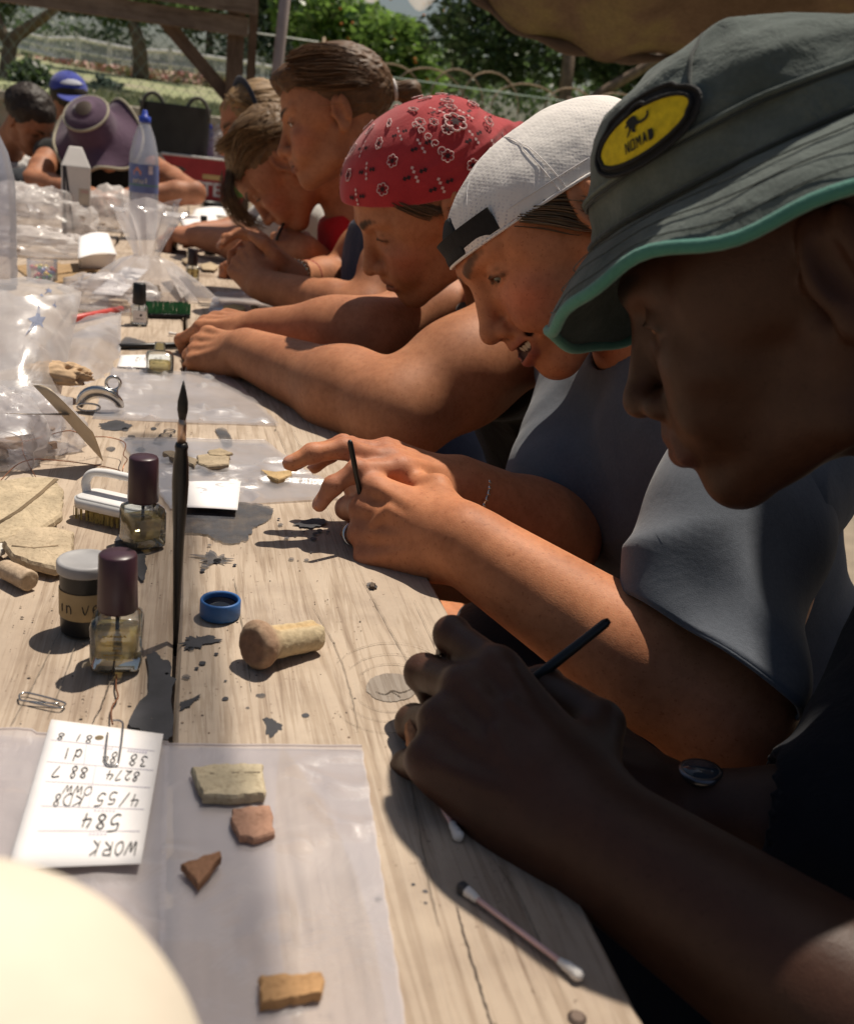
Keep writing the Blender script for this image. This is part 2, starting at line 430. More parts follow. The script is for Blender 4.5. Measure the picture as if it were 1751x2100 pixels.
# ------------------------------------------------------------------ heads and hands
class Head:
    """local frame: x to the person's left, y out of the face, z up; origin between the ears at eye height"""
    def __init__(s, pos, R, sc=1.0): s.p = np.array(pos, float); s.R = np.array(R, float); s.s = sc
    def P(s, *v): return s.p + s.R @ (np.array(v, float) * s.s)
    def e(s, c0, r, R=None, **k):
        R2 = s.R if R is None else s.R @ R
        return ell(s.P(*c0), np.array(r if hasattr(r, '__len__') else (r, r, r)) * s.s, R2, **k)
    def c(s, a, b, ra, rb=None, **k): return cap(s.P(*a), s.P(*b), ra * s.s, (ra if rb is None else rb) * s.s, **k)
def head_prims(H, base, lip, brow, smile=0.0, jaw=0.0, nose=1.0, broad=0.0, flush=None, browk=1.0, lid=0.35, lips=1.0, dome=0.0):
    L = []
    e, c = H.e, H.c
    L += [e((0, -.012, .034 - dome * .5), (.0735, .093, .076 - dome * .6), k=.0), e((0, .028, .026 - dome * .5), (.064, .060, .066 - dome * .6), k=.02)]
    L += [e((0, .036, -.030), (.058, .052, .072), k=.025)]                     # face block
    L += [e((0, .040, -.062), (.045 + jaw, .044, .046), k=.02)]
    for s in (1, -1):
        L += [c((s * .060, -.002, -.040), (s * (.050 + jaw), .012, -.076), .012, .012, k=.025),
              c((s * (.049 + jaw), .014, -.078), (s * .014, .070, -.102), .012, .013, k=.022)]
    L += [e((0, .072, -.099), (.019, .016, .015), k=.018)]                      # chin
    for s in (1, -1):
        L += [e((s * .040, .060, -.030), (.023, .023, .019), k=.02),             # cheekbone
              e((s * .031, .070, -.055 + .004 * smile), (.019, .018 + .003 * smile, .019), k=.016),
              e((s * .061, .028, .006), (.012, .03, .026), k=.02)]
        L += [c((s * .012, .086, .0175), (s * .044, .067, .020), .0085, .008, k=.012)]   # brow ridge
    # sockets
    for s in (1, -1):
        L += [e((s * .0325, .094, -.002), (.0165, .016, .0115), k=.012, op='-')]
    # nose
    L += [c((0, .084, .006), (0, .104 * 1 + .004 * (nose - 1), -.036), .0075, .0095, k=.010),
          e((0, .106 + .006 * (nose - 1), -.042), (.0105 + broad * .5, .0115, .0098), k=.008)]
    for s in (1, -1):
        L += [e((s * (.0115 + broad), .094, -.046), (.0082 + broad * .3, .0115, .0085), k=.006)]
    for s in (1, -1):
        L += [e((s * (.0070 + broad * .7), .101, -.0545), (.0036 + broad * .2, .0052, .0042), k=.003, op='-', c=tuple(x * .25 for x in base))]  # nostrils darkened, their shade put into the skin colour
    if flush is not None:
        for s in (1, -1): L += [e((s * .042, .070, -.034), (.026, .022, .020), k=.03, op='.', c=flush)]
    # muzzle, lips
    L += [e((0, .078, -.068), (.028, .019, .022), k=.014)]
    L += [c((0, .0925, -.052), (0, .0965, -.062), .0050, .0045, k=.008)]
    wq = .0255 + .0055 * smile; zc = -.0720 + .0125 * smile; yb = .0815 - .004 * smile
    u0, u1 = -.0672 + .0020 * smile, -.0680 + .0045 * smile          # upper lip, middle and half way
    l0, l1 = -.0778 - .0045 * smile, -.0765 - .0005 * smile
    for s in (1, -1):
        L += [c((0.004 * s, .0962, u0 + .0008), (s * wq * .6, .0912, u1), .0046 * lips, .0042 * lips, k=.004, c=lip),
              c((s * wq * .6, .0912, u1), (s * wq, yb, zc), .0042 * lips, .0022, k=.004, c=lip),
              c((0, .0948, l0), (s * wq * .6, .0902, l1), .0056 * lips, .0048 * lips, k=.004, c=lip),
              c((s * wq * .6, .0902, l1), (s * wq, yb, zc), .0048 * lips, .0022, k=.004, c=lip)]
    dk = tuple(x * .18 for x in lip)  # shade of the mouth slit, put in as darkened lip colour
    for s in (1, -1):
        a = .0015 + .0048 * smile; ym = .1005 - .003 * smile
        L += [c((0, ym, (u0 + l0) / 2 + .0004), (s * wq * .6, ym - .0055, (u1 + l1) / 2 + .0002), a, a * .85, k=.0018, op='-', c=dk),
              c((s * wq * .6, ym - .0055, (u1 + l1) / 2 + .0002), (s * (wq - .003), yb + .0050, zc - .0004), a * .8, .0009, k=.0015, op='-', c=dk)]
    if smile: # naso-labial fold
        for s in (1, -1): L += [c((s * .0190, .094, -.044), (s * .034, .084, -.066), .0022, .002, k=.006, op='-')]
    # lids
    for s in (1, -1):
        L += [e((s * .0325, .0705, -.002), (.0150, .0136, .0130), k=.004)]
        # palpebral opening
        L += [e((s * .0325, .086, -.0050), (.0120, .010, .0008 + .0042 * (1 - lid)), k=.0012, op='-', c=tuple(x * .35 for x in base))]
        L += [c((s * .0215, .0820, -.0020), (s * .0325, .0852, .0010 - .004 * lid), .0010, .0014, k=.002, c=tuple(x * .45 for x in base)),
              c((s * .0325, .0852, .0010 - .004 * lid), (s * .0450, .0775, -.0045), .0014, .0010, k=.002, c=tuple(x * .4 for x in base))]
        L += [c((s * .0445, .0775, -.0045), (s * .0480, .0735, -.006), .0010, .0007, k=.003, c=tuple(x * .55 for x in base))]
        L += [c((s * .0205, .082, -.0050), (s * .0325, .0860, -.0028 + .004 * (1 - lid)), .0022, .0026, k=.002, op='.', c=tuple(x * .22 for x in base)), c((s * .0325, .0860, -.0028 + .004 * (1 - lid)), (s * .0462, .0765, -.0058), .0026, .0020, k=.002, op='.', c=tuple(x * .22 for x in base)), c((s * .024, .083, -.0085), (s * .044, .078, -.0090), .0013, .0013, k=.0025, op='.', c=tuple(x * .55 for x in base)), c((s * .021, .0835, .0040), (s * .046, .078, .0020), .0013, .0013, k=.003, op='.', c=tuple(x * .6 for x in base))]  # lash lines, and the shade of the lid creases painted on
        # brows: paint plus a slight relief
        for q in range(5):
            t0, t1 = q / 5, (q + 1) / 5
            f = lambda t: (s * (.0125 + .036 * t), .0945 - .015 * t - .009 * t * t, .0155 + .0085 * math.sin(t * 2.3) - .002 * t)
            L += [c(f(t0), f(t1), .0050 * browk * (1 - .5 * t0), .0050 * browk * (1 - .5 * t1), k=.0035, op='.', c=brow)]
    # ears
    for s in (1, -1):
        E = rotz(-s * .35) @ rotx(-.15)
        L += [e((s * .0765, -.012, -.010), (.0055, .0175, .030), E, k=.006),
              e((s * .0795, -.022, -.004), (.0055, .0085, .0235), E, k=.004),
              e((s * .0765, -.010, -.036), (.0055, .0085, .010), E, k=.006),
              e((s * .0845, -.008, -.008), (.0055, .0075, .0155), E, k=.004, op='-'),
              e((s * .0760, .0015, -.012), (.0050, .0045, .007), E, k=.004)]
    return L
def eye_obj(H, parent, iris=(.12, .08, .05), look=(0, .0), sc=.0118):
    for s in (1, -1):
        c0 = H.P(s * .0325, .0708, -.002); n, m = 24, 32; V = []; C = []; F = []
        g = np.array([math.sin(look[0]), math.cos(look[0]) * math.cos(look[1]), math.sin(look[1])])
        up = np.array([0, 0, 1.0]); r_ = _n(np.cross(g, up)); u_ = np.cross(r_, g)
        for i in range(n + 1):
            t = math.pi * i / n
            for k in range(m):
                q = 2 * math.pi * k / m; d = math.cos(t) * g + math.sin(t) * (math.cos(q) * r_ + math.sin(q) * u_)
                V.append(c0 + H.R @ d * sc * H.s * (1 + (.04 if t < .42 else 0)))
                C.append((.006, .005, .005) if t < .2 else (iris if t < .46 else ((.04, .03, .025) if t < .54 else (.42, .36, .33))))
        for i in range(n):
            for k in range(m): F.append((i * m + k, i * m + (k + 1) % m, (i + 1) * m + (k + 1) % m, (i + 1) * m + k))
        mesh_obj('eye', np.array(V), np.array(F), MAT['eye'], parent, True, np.array(C, f32))
FING = [(.028, .088, (.042, .026, .021), .0088), (.009, .092, (.046, .030, .022), .0090), (-.011, .087, (.042, .028, .022), .0085), (-.029, .077, (.034, .021, .020), .0074)]
class Hand:
    """wrist point, direction to the knuckles, direction out of the back of the hand; side +1 left, -1 right"""
    def __init__(s, w, fwd, dorsal, side, sc=1.0):
        s.w = np.array(w, float); y = _n(fwd); z = _n(np.array(dorsal, float) - np.dot(dorsal, y) * y)
        x = np.cross(y, z)                                 # for palm down, x points to the thumb of the left hand
        s.B = np.array([x * side, y, z]).T; s.side = side; s.s = sc
    def P(s, *v): return s.w + s.B @ (np.array(v, float) * s.s)
def hand_prims(H, curls, spread=(.10, .02, -.05, -.14), thumb=((.030, .030, -.010), (.050, .062, -.022), (.048, .090, -.030)), base=(.5, .3, .2), nail=None, knuck=None, tendon=.4):
    """curls: per finger three bends (radians); thumb: three points after its root, in the hand's frame"""
    L = []; s = H.s; tips = []
    L += [cap(H.P(0, -.012, 0), H.P(.004, .03, -.001), .0235 * s, .022 * s, k=.01)]
    for i, (x, y, seg, r) in enumerate(FING):
        L += [cap(H.P(x * .45, .012, -.001), H.P(x * .97, y - .010, -.003), .0145 * s, .0118 * s, k=.014)]
    L += [ell(H.P(.018, .040, -.013), np.array((.017, .030, .014)) * s, H.B, k=.012), ell(H.P(-.024, .035, -.011), np.array((.013, .034, .013)) * s, H.B, k=.012)]
    kc = knuck or tuple(min(1, b * 1.06) for b in base)
    for i, (x, y, seg, r) in enumerate(FING):
        p = np.array([x, y, -.002]); a = 0.0; sp = spread[i]
        d0 = np.array([math.sin(sp), math.cos(sp), 0]); pts = [p]; rad = [r * 1.10, r * 1.02, r * .93, r * .78]
        for q in range(3):
            a += curls[i][q]; d = d0 * math.cos(a) + np.array([0, 0, -1]) * math.sin(a); p = p + d * seg[q]; pts.append(p)
        W = [H.P(*q) for q in pts]
        L += [ell(W[0] + H.B[:, 2] * .0035 * s, .0092 * s, k=.009, c=kc)]
        if tendon: L += [cap(H.P(x * .35, .02, .0125), H.P(x * .95, y - .012, .0085), .0030 * s, .0034 * s, k=.007)]
        for q in range(3):
            L += [cap(W[q], W[q + 1], rad[q] * s, rad[q + 1] * s, k=.007 if q == 0 else .0035)]
            if q: L += [ell(W[q], rad[q] * 1.07 * s, k=.004, c=kc)]
        d = _n(W[3] - W[2]); up = np.cross(np.cross(d, H.B[:, 2]), d); up = _n(up) if np.linalg.norm(up) > 1e-3 else H.B[:, 2]
        nrm = H.B[:, 2] * math.cos(a) + (H.B @ d0) * math.sin(a)
        if nail is not None:
            Rn = np.array([np.cross(d, nrm), d, nrm]).T
            L += [ell(W[3] - d * .001 * s + nrm * .0050 * s, np.array((.0048, .0072, .0018)) * s, Rn, k=.001, c=nail)]
        tips.append(W)
    T = [H.P(.016, .018, -.006)] + [H.P(*t) for t in thumb]
    rt = [.0150, .0122, .0098, .0078]
    for q in range(3): L += [cap(T[q], T[q + 1], rt[q] * s, rt[q + 1] * s, k=.012 if q == 0 else .004)]
    L += [ell(T[2], .0106 * s, k=.004)]
    if nail is not None:
        d = _n(T[3] - T[2]); nrm = _n(np.cross(d, np.cross(H.B[:, 0] * .8 + H.B[:, 2] * .6, d))); Rn = np.array([np.cross(d, nrm), d, nrm]).T
        L += [ell(T[3] + nrm * .0048 * s, np.array((.0062, .0085, .0018)) * s, Rn, k=.001, c=nail)]
    return L, tips, T
def arm(P, r, k=.02): return chain(P, r, k)
MAT = {}
b = NB('eye'); vc = b.n('ShaderNodeVertexColor', layer_name='Col'); b.set(Base_Color=vc.outputs[0], Roughness=.08); MAT['eye'] = b.m

# ------------------------------------------------------------------ wood of the table
def wood_mat(name, cols, scale=1.0, knots=True, along='Y', rough=.78):
    b = NB(name); s = (34, 1.25, 34) if along == 'Y' else ((1.6, 26, 26) if along == 'X' else (26, 26, 1.6))
    oi = b.n('ShaderNodeObjectInfo'); tc = b.n('ShaderNodeTexCoord'); mp = b.n('ShaderNodeMapping')
    sc = b.n('ShaderNodeVectorMath', operation='SCALE'); sc.inputs['Scale'].default_value = 3.7
    cmb = b.n('ShaderNodeCombineXYZ'); b.l(oi.outputs['Random'], cmb.inputs[1]); b.l(oi.outputs['Random'], cmb.inputs[0]); b.l(cmb.outputs[0], sc.inputs[0])
    ad = b.n('ShaderNodeVectorMath', operation='ADD'); b.l(tc.outputs['Object'], ad.inputs[0]); b.l(sc.outputs[0], ad.inputs[1])
    co = ad.outputs[0]
    mp.inputs['Scale'].default_value = tuple(q * scale for q in s); b.l(co, mp.inputs[0]); g = mp.outputs[0]
    # growth rings: distance bands bent by slow noise and by knots
    wv = b.noise(g, 1.0, 6, .62, 1.2)
    fine = b.n('ShaderNodeMapping'); fine.inputs['Scale'].default_value = tuple(q * scale * 6 for q in s); b.l(co, fine.inputs[0])
    fg = b.noise(fine.outputs[0], 1.0, 5, .7, .3)
    big = b.noise(co, 5 * scale, 4, .6)
    k = b.n('ShaderNodeTexVoronoi'); km = b.n('ShaderNodeMapping'); km.inputs['Scale'].default_value = tuple((7.5 if q > 5 else 3.4) for q in s)
    b.l(co, km.inputs[0]); b.l(km.outputs[0], k.inputs['Vector']); k.inputs['Scale'].default_value = 1.0
    rings = b.math('SINE', b.math('ADD', b.math('MULTIPLY', wv, 34.0), b.math('MULTIPLY', k.outputs['Distance'], 16.0)))
    c = b.ramp(big, [(.25, cols[0]), (.5, cols[1]), (.75, cols[2])])
    rr = b.ramp(b.math('MULTIPLY_ADD', rings, .5), [(.0, (.70, .66, .62)), (.6, (1, 1, 1))])
    rg = b.math('ADD', b.math('MULTIPLY', rings, .5), .5)
    c = b.mix(.55, c, b.ramp(rg, [(.0, (.66, .60, .54)), (.45, (1, 1, 1)), (1, (1.0, .98, .96))]), 'MULTIPLY')
    c = b.mix(.75, c, b.ramp(fg, [(.30, (.50, .44, .40)), (.47, (.96, .95, .94)), (.7, (1, 1, 1))]), 'MULTIPLY')
    # weather stains
    st = b.noise(co, 11, 5, .65); c = b.mix(.55, c, b.ramp(st, [(.30, (.60, .57, .58)), (.52, (1, 1, 1))]), 'MULTIPLY')
    sp = b.noise(co, 260, 2, .5); c = b.mix(.8, c, b.ramp(sp, [(.24, (.35, .30, .27)), (.31, (1, 1, 1))]), 'MULTIPLY')
    if knots:
        kd = b.ramp(k.outputs['Distance'], [(.06, (.52, .46, .42)), (.13, (.80, .74, .68)), (.17, (1, 1, 1))]); c = b.mix(.8, c, kd, 'MULTIPLY')
    b.set(Base_Color=c, Roughness=rough); b.p.inputs['Specular IOR Level'].default_value = .25
    n1 = b.bump(fg, .35, .0012); b.bump(rg, .12, .0015, n1)
    return b.m
MAT['plank'] = wood_mat('weathered_pine', [(.34, .265, .20), (.435, .35, .27), (.51, .42, .33)])
MAT['oldwood'] = wood_mat('old_frame_timber', [(.10, .07, .05), (.16, .115, .08), (.22, .16, .115)], .5, False, 'Z')
MAT['oldwood_x'] = wood_mat('old_beam_timber', [(.15, .115, .085), (.23, .18, .135), (.30, .24, .185)], .5, False, 'Z')
def ink_mat(name, c, rough=.6):
    return simple(name, c, rough, 0, .35, 60, .1)
MAT['ink'] = ink_mat('ink_stain', (.030, .029, .033)); 
def wash_mat(name, c, a):
    b = NB(name); co = b.coord('Object'); f = b.noise(co, 55, 5, .65)
    b.set(Base_Color=c, Roughness=.7); b.l(b.ramp(f, [(.30, (a * .6,) * 3), (.65, (min(1, a * 1.25),) * 3)]), b.p.inputs['Alpha']); return b.m
MAT['wash'] = wash_mat('grey_ink_wash', (.045, .046, .055), .72)

table = empty('work_table', (0, 1.5, 0))
tag(table, 'long work table of weathered pale planks strewn with sherds, bottles and bags', 'table')
def pl(o): o.location = tuple(-np.array(table.location)); return o
planks = []
for i, (x0, x1, y0, y1) in enumerate([(.0017, .190, -.5, 5.7), (-.189, -.0017, -.5, 5.7), (-.380, -.1935, -.5, 4.35), (-.571, -.384, -.5, 4.35), (-.762, -.575, -.5, 4.35), (-.953, -.766, -.5, 4.35)]):
    n = 160; m = 7; V = []; F = []
    for j in range(n + 1):
        y = y0 + (y1 - y0) * j / n
        wob = .0016 * math.sin(y * 9 + i) + .0012 * math.sin(y * 23 + 2 * i)
        xr = x1 + wob * .7 + ((-.012 * math.exp(-((y - .30) / .14) ** 2)) if i == 0 else 0); xl = x0 + wob * .5
        prof = [(xl + .001, -.036), (xl, -.0035), (xl + .0028, 0), (xl + .3 * (xr - xl), .0009), (xr - .0035, 0), (xr, -.004), (xr - .001, -.036)]
        for px, pz in prof: V.append((px, y, TZ + pz + .0008 * math.sin(y * 5 + i * 2)))
    for j in range(n):
        for k in range(m): F.append((j * m + k, j * m + (k + 1) % m, (j + 1) * m + (k + 1) % m, (j + 1) * m + k))
    F.append(tuple(range(m))); F.append(tuple(n * m + k for k in range(m))[::-1])
    o = mesh_obj('plank', V, [f[::-1] for f in F], MAT['plank'], table, False); pl(o); planks.append(o)
def tp(poly, z=TZ + .0016): return [onz(x, y, z) for x, y in poly]
def blob(poly, mat, plank, z, jag=.25, seed=0, name='ink_stain'):
    r = random.Random(seed); P = tp(poly, z); out = []
    n = len(P); cen = sum(P) / n; S_ = smooth_path(P + [P[0]], 12)[:-1]; S_ = np.array(S_); d = S_ - cen; rl_ = np.linalg.norm(d, axis=1)[:, None] + 1e-9; q = S_ * 1.0; q[:, 2] = seed * .37
    amp = np.minimum(jag * .010, rl_[:, 0] * .45); w_ = 1.1 * vnoise(q * 260, seed) + .6 * vnoise(q * 620, seed + 1) + .35 * vnoise(q * 1500, seed + 2)
    out = list(S_ + d / rl_ * (amp * w_)[:, None])
    o = mesh_obj(name, out, [tuple(range(len(out)))], mat, plank, False); o.location = (0, 0, 0); return o
z1, z2 = TZ + .00125, TZ + .0016
blob([(365, 1035), (420, 1028), (500, 1030), (556, 1040), (556, 1062), (520, 1085), (500, 1110), (455, 1112), (420, 1095), (385, 1092), (366, 1090)], MAT['wash'], planks[0], z2, .22, 1)
blob([(300, 1345), (318, 1338), (335, 1352), (352, 1368), (351, 1512), (300, 1500), (262, 1490), (285, 1440), (304, 1420), (305, 1380)], MAT['ink'], planks[1], z2, .25, 2)
blob([(543, 1478), (556, 1470), (566, 1478), (574, 1490), (571, 1505), (555, 1508), (546, 1495)], MAT['ink'], planks[0], z2, .3, 3)
blob([(372, 1310), (400, 1303), (430, 1308), (445, 1313), (425, 1322), (400, 1330), (380, 1328)], MAT['ink'], planks[0], z2, .6, 4)
blob([(366, 1440), (395, 1432), (412, 1424), (400, 1440), (368, 1456)], MAT['ink'], planks[0], z2, .35, 5)
blob([(440, 880), (462, 878), (478, 910), (460, 918), (452, 900)], MAT['wash'], planks[0], z2, .15, 6)
blob([(205, 868), (240, 862), (270, 872), (250, 882), (210, 880)], MAT['ink'], planks[1], z2, .3, 7)
blob([(236, 1105), (255, 1090), (282, 1120), (300, 1150), (292, 1190), (262, 1150), (240, 1135)], MAT['ink'], planks[1], z2, .25, 8)
blob([(600, 1075), (650, 1062), (668, 1070), (640, 1082)], MAT['ink'], planks[0], z2, .2, 9)
blob([(410, 1140), (440, 1135), (480, 1145), (470, 1158), (430, 1155)], MAT['wash'], planks[0], z2, .6, 10)
blob([(245, 700), (262, 690), (300, 702), (300, 715), (245, 715)], MAT['wash'], planks[1], z2, .3, 11)
rs = random.Random(5)
for cx, cy, n, sp in [(610, 1100, 14, 60), (430, 1145, 7, 40), (250, 900, 6, 60), (760, 1200, 2, 15), (500, 1440, 5, 90), (400, 1380, 6, 60), (850, 1830, 4, 40), (1010, 1600, 3, 60), (210, 1040, 4, 40)]:
    for q in range(n):
        x = cx + rs.gauss(0, sp * .5); y = cy + rs.gauss(0, sp * .35); r = rs.uniform(2, 7) * (.6 if n > 8 else 1)
        blob([(x + r * 1.5 * math.cos(t), y + r * .8 * math.sin(t)) for t in np.linspace(0, 2 * math.pi, 9)[:-1]], MAT['ink'] if q % 2 else MAT['wash'], planks[0 if x > 360 else 1], z2, .08, q + int(cx))
# a knot, drying cracks and grain lines on the near planks
MAT['knot'] = wood_mat('knot_wood', [(.20, .165, .135), (.26, .22, .185), (.31, .27, .23)], 1.6, False); MAT['crack'] = simple('drying_crack', (.10, .075, .055), .9, 0, .3, 200, 0); MAT['grainline'] = wash_mat('dark_grain', (.20, .155, .11), .55)
blob([(803 + 52 * math.cos(t), 1410 + 29 * math.sin(t)) for t in np.linspace(0, 6.283, 25)[:-1]], MAT['knot'], planks[0], z1 + .0001, .06, 3, 'knot')
def crackline(pts, w_, mat, plank, name='crack', seed=0):
    r = random.Random(seed); P = smooth_path([onz(x, y, z2 + .0002) for x, y in pts], 14); V = []; F = []; n = len(P)
    for i, p in enumerate(P):
        t = P[min(i + 1, n - 1)] - P[max(i - 1, 0)]; t = t / np.linalg.norm(t); sd = np.array((t[1], -t[0], 0)); ww = w_ * math.sin(math.pi * (i + .3) / n) ** .5 * r.uniform(.4, 1.2); o_ = sd * r.uniform(-1, 1) * w_ * .5
        V += [p + sd * ww + o_, p - sd * ww + o_]
    for i in range(n - 1): F.append((2 * i, 2 * i + 1, 2 * i + 3, 2 * i + 2))
    mesh_obj(name, V, F, mat, plank, False)
crackline([(770, 1418), (790, 1424), (805, 1416), (822, 1420), (846, 1412)], .0006, MAT['crack'], planks[0], seed=1); crackline([(800, 1416), (815, 1425), (822, 1430)], .0004, MAT['crack'], planks[0], seed=2)
for k, (sx, sy) in enumerate(((1.5, 1.7), (2.0, 2.4), (2.6, 3.2))):
    for q0, q1 in ((.5, 2.6), (3.7, 5.8)): crackline([(803 + 52 * sx * math.cos(t), 1410 + 29 * sy * math.sin(t)) for t in np.linspace(q0, q1, 7)], .0004, MAT['grainline'], planks[0], 'grain_line', k)
for k, pts in enumerate([[(935, 1855), (965, 1960), (1005, 2090), (1040, 2200)], [(1010, 1760), (1060, 1830), (1120, 1960)], [(835, 1560), (870, 1760), (900, 1900)], [(640, 1240), (690, 1330), (720, 1420), (735, 1500)], [(480, 1180), (500, 1300), (515, 1420)], [(250, 1250), (225, 1400), (190, 1480)], [(120, 1300), (70, 1400), (20, 1490)], [(165, 1290), (135, 1380), (100, 1470)], [(600, 880), (640, 960), (690, 1080)], [(560, 860), (590, 930), (620, 1000)], [(300, 865), (285, 960), (270, 1040)], [(745, 1190), (800, 1290), (850, 1380)], [(850, 1230), (900, 1340), (935, 1420)]]):
    crackline(pts, .00055, MAT['crack'] if k in (0, 5) else MAT['grainline'], planks[0 if pts[0][0] > 360 else 1], 'crack' if k in (0, 5) else 'grain_line', k)
# trestles
for y in (.35, 2.2, 4.0):
    m = MB(); m.box((-.38, y, TZ - .066), (1.1, .07, .055)); o = m.build('crossbar', MAT['oldwood_x'], table); pl(o)
    for x in (-.85, .10):
        m = MB(); m.box((x, y, (TZ - .095) / 2), (.07, .06, TZ - .095)); o = m.build('leg', MAT['oldwood'], table); pl(o)
def pin(px, py):
    p = onz(px, py, TZ + .001); m = MB(); m.lathe([(.0038, -.002), (.0038, .0005), (.0025, .0014)], 10, p); pl(m.build('nail', simple('rusty_nail', (.10, .07, .055), .6, .5), table))
pin(1183, 2090)

# ------------------------------------------------------------------ ground, bank, wall
MAT['dirt'] = simple('dry_earth', (.30, .24, .18), .95, 0, .3, 3, .4)
V = []; F = []; nx, ny = 60, 90
def gz(x, y):
    if y < 9.0: return 0.0
    z = 1.16 + min(1.0, (y - 9.0) / 13) * .80 + max(0, y - 22) * .03 - .035 * x * min(1, (y - 9) / 10)
    return max(z, .1)
ys = list(np.linspace(-12, 9.0, 20)) + list(np.linspace(9.02, 60, 60)) + [90, 140, 200]
xs = list(np.linspace(-120, -20, 8)) + list(np.linspace(-18, 18, 45)) + list(np.linspace(20, 120, 8))
for y in ys:
    for x in xs:
        V.append((x, y, gz(x, y) + (.06 * math.sin(x * 1.7 + y) * math.sin(y * 1.3) if y > 9.1 else 0)))
k = len(xs)
for j in range(len(ys) - 1):
    for i in range(k - 1): F.append((j * k + i, j * k + i + 1, (j + 1) * k + i + 1, (j + 1) * k + i))
bq = NB('earth_and_grass'); co = bq.coord('Object'); f = bq.noise(co, .6, 5, .6); g = bq.noise(co, 9, 4, .6)
nr = bq.n('ShaderNodeSeparateXYZ'); bq.l(co, nr.inputs[0]); far = bq.ramp(bq.math('MULTIPLY', nr.outputs[1], .1), [(.86, (0, 0, 0)), (.92, (1, 1, 1))]); gcol = bq.mix(far, (.27, .215, .155), bq.ramp(f, [(.35, (.30, .26, .18)), (.5, (.25, .27, .13)), (.7, (.30, .33, .17))]))
bq.set(Base_Color=bq.mix(.5, gcol, bq.ramp(g, [(.3, (.5, .5, .5)), (.7, (1, 1, 1))]), 'MULTIPLY'), Roughness=.95)
bq.bump(g, .5, .03)
o = mesh_obj('ground', V, F, bq.m); tag(o, kind='structure')
MAT['concrete'] = simple('rendered_concrete', (.42, .36, .29), .9, 0, .2, 6, .3)
wt = empty('retaining_wall', (0, 8.9, 0)); tag(wt, 'low pale concrete retaining wall behind the crate and bucket', 'wall')
m = MB(); m.box((0, 0, .57), (26, .22, 1.14)); m.build('wall_face', MAT['concrete'], wt)
m = MB(); m.box((0, -.02, 1.18), (26, .32, .075), bev=.01); m.build('coping', simple('pale_coping', (.50, .44, .36), .9), wt)

# grass on the bank
def grass(name, x0, x1, y0, y1, n, hgt, col, seed):
    r = np.random.RandomState(seed); x = r.uniform(x0, x1, n); y = r.uniform(y0, y1, n); a = r.uniform(0, 6.28, n); h = hgt * r.uniform(.5, 1.3, n)
    z = np.array([gz(p, q) for p, q in zip(x, y)]) - .03; w_ = .02 + .02 * r.rand(n); l = r.uniform(-.5, .5, n) * h
    V = np.stack([np.stack([x - w_ * np.cos(a), y - w_ * np.sin(a), z], 1), np.stack([x + w_ * np.cos(a), y + w_ * np.sin(a), z], 1), np.stack([x + l * np.sin(a), y + l * np.cos(a), z + h], 1)], 1).reshape(-1, 3)
    F = np.arange(3 * n).reshape(-1, 3); o = mesh_obj(name, V, F, simple(name + '_mat', col, .8, 0, .45, 2, 0)); tag(o, kind='stuff'); return o
grass('grass', -6, 6, 9.2, 13.5, 26000, .075, (.36, .38, .22), 1)

# ------------------------------------------------------------------ trees
def leafmat(name, c):
    b = NB(name); g = b.n('ShaderNodeNewGeometry'); co = b.coord('Object'); f = b.noise(co, .9, 3)
    r = b.math('ADD', b.math('MULTIPLY', g.outputs['Random Per Island'], .55), b.math('MULTIPLY', f, .5))
    c0 = tuple(x * .55 for x in c); c1 = tuple(min(1, x * 1.5) for x in c)
    b.t.nodes.remove(b.p); d = b.n('ShaderNodeBsdfDiffuse'); tl = b.n('ShaderNodeBsdfTranslucent'); col = b.ramp(r, [(.25, c0), (.8, c1)])
    b.l(col, d.inputs[0]); b.l(col, tl.inputs[0]); mx = b.n('ShaderNodeMixShader'); mx.inputs[0].default_value = .52; b.l(d.outputs[0], mx.inputs[1]); b.l(tl.outputs[0], mx.inputs[2])
    gl = b.n('ShaderNodeBsdfGlossy'); gl.inputs['Roughness'].default_value = .45; m2 = b.n('ShaderNodeMixShader'); m2.inputs[0].default_value = .06
    b.l(mx.outputs[0], m2.inputs[1]); b.l(gl.outputs[0], m2.inputs[2]); b.l(m2.outputs[0], b.out.inputs[0]); return b.m
MAT['leaf_dark'] = leafmat('dark_leaves', (.075, .12, .045)); MAT['leaf_mid'] = leafmat('green_leaves', (.13, .20, .07)); MAT['leaf_bright'] = leafmat('bright_leaves', (.15, .25, .05)); MAT['leaf_grey'] = leafmat('blue_green_leaves', (.07, .105, .085))
MAT['bark'] = simple('bark', (.17, .12, .085), .9, 0, .35, 12, .6, .2, .01)
def leaves(cl, n, size, seed, droop=.0):
    r = np.random.RandomState(seed); out = []
    wts = np.array([c[3] * c[4] * c[5] for c in cl]) ** .8; wts /= wts.sum()
    pick = r.choice(len(cl), n, p=wts); C = np.array(cl)[pick]
    d = r.normal(size=(n, 3)); d /= np.linalg.norm(d, axis=1)[:, None]
    rad = r.rand(n) ** .45
    P = C[:, :3] + d * rad[:, None] * C[:, 3:6] * (1 + .25 * fbm(C[:, :3] * .7 + d * 2, 2, seed)[:, None])
    keep = fbm(P * 1.1, 2, seed + 9) > -.18; P = P[keep]; n = len(P)
    a = r.normal(size=(n, 3)); a[:, 2] *= .6; a /= np.linalg.norm(a, axis=1)[:, None]
    bb = np.cross(a, r.normal(size=(n, 3))); bb /= np.linalg.norm(bb, axis=1)[:, None]
    s = (size * r.uniform(.6, 1.4, n))[:, None]
    V = np.stack([P - a * s, P + bb * s * .42, P + a * s, P - bb * s * .42], 1).reshape(-1, 3)
    return V, np.arange(4 * n).reshape(-1, 4)
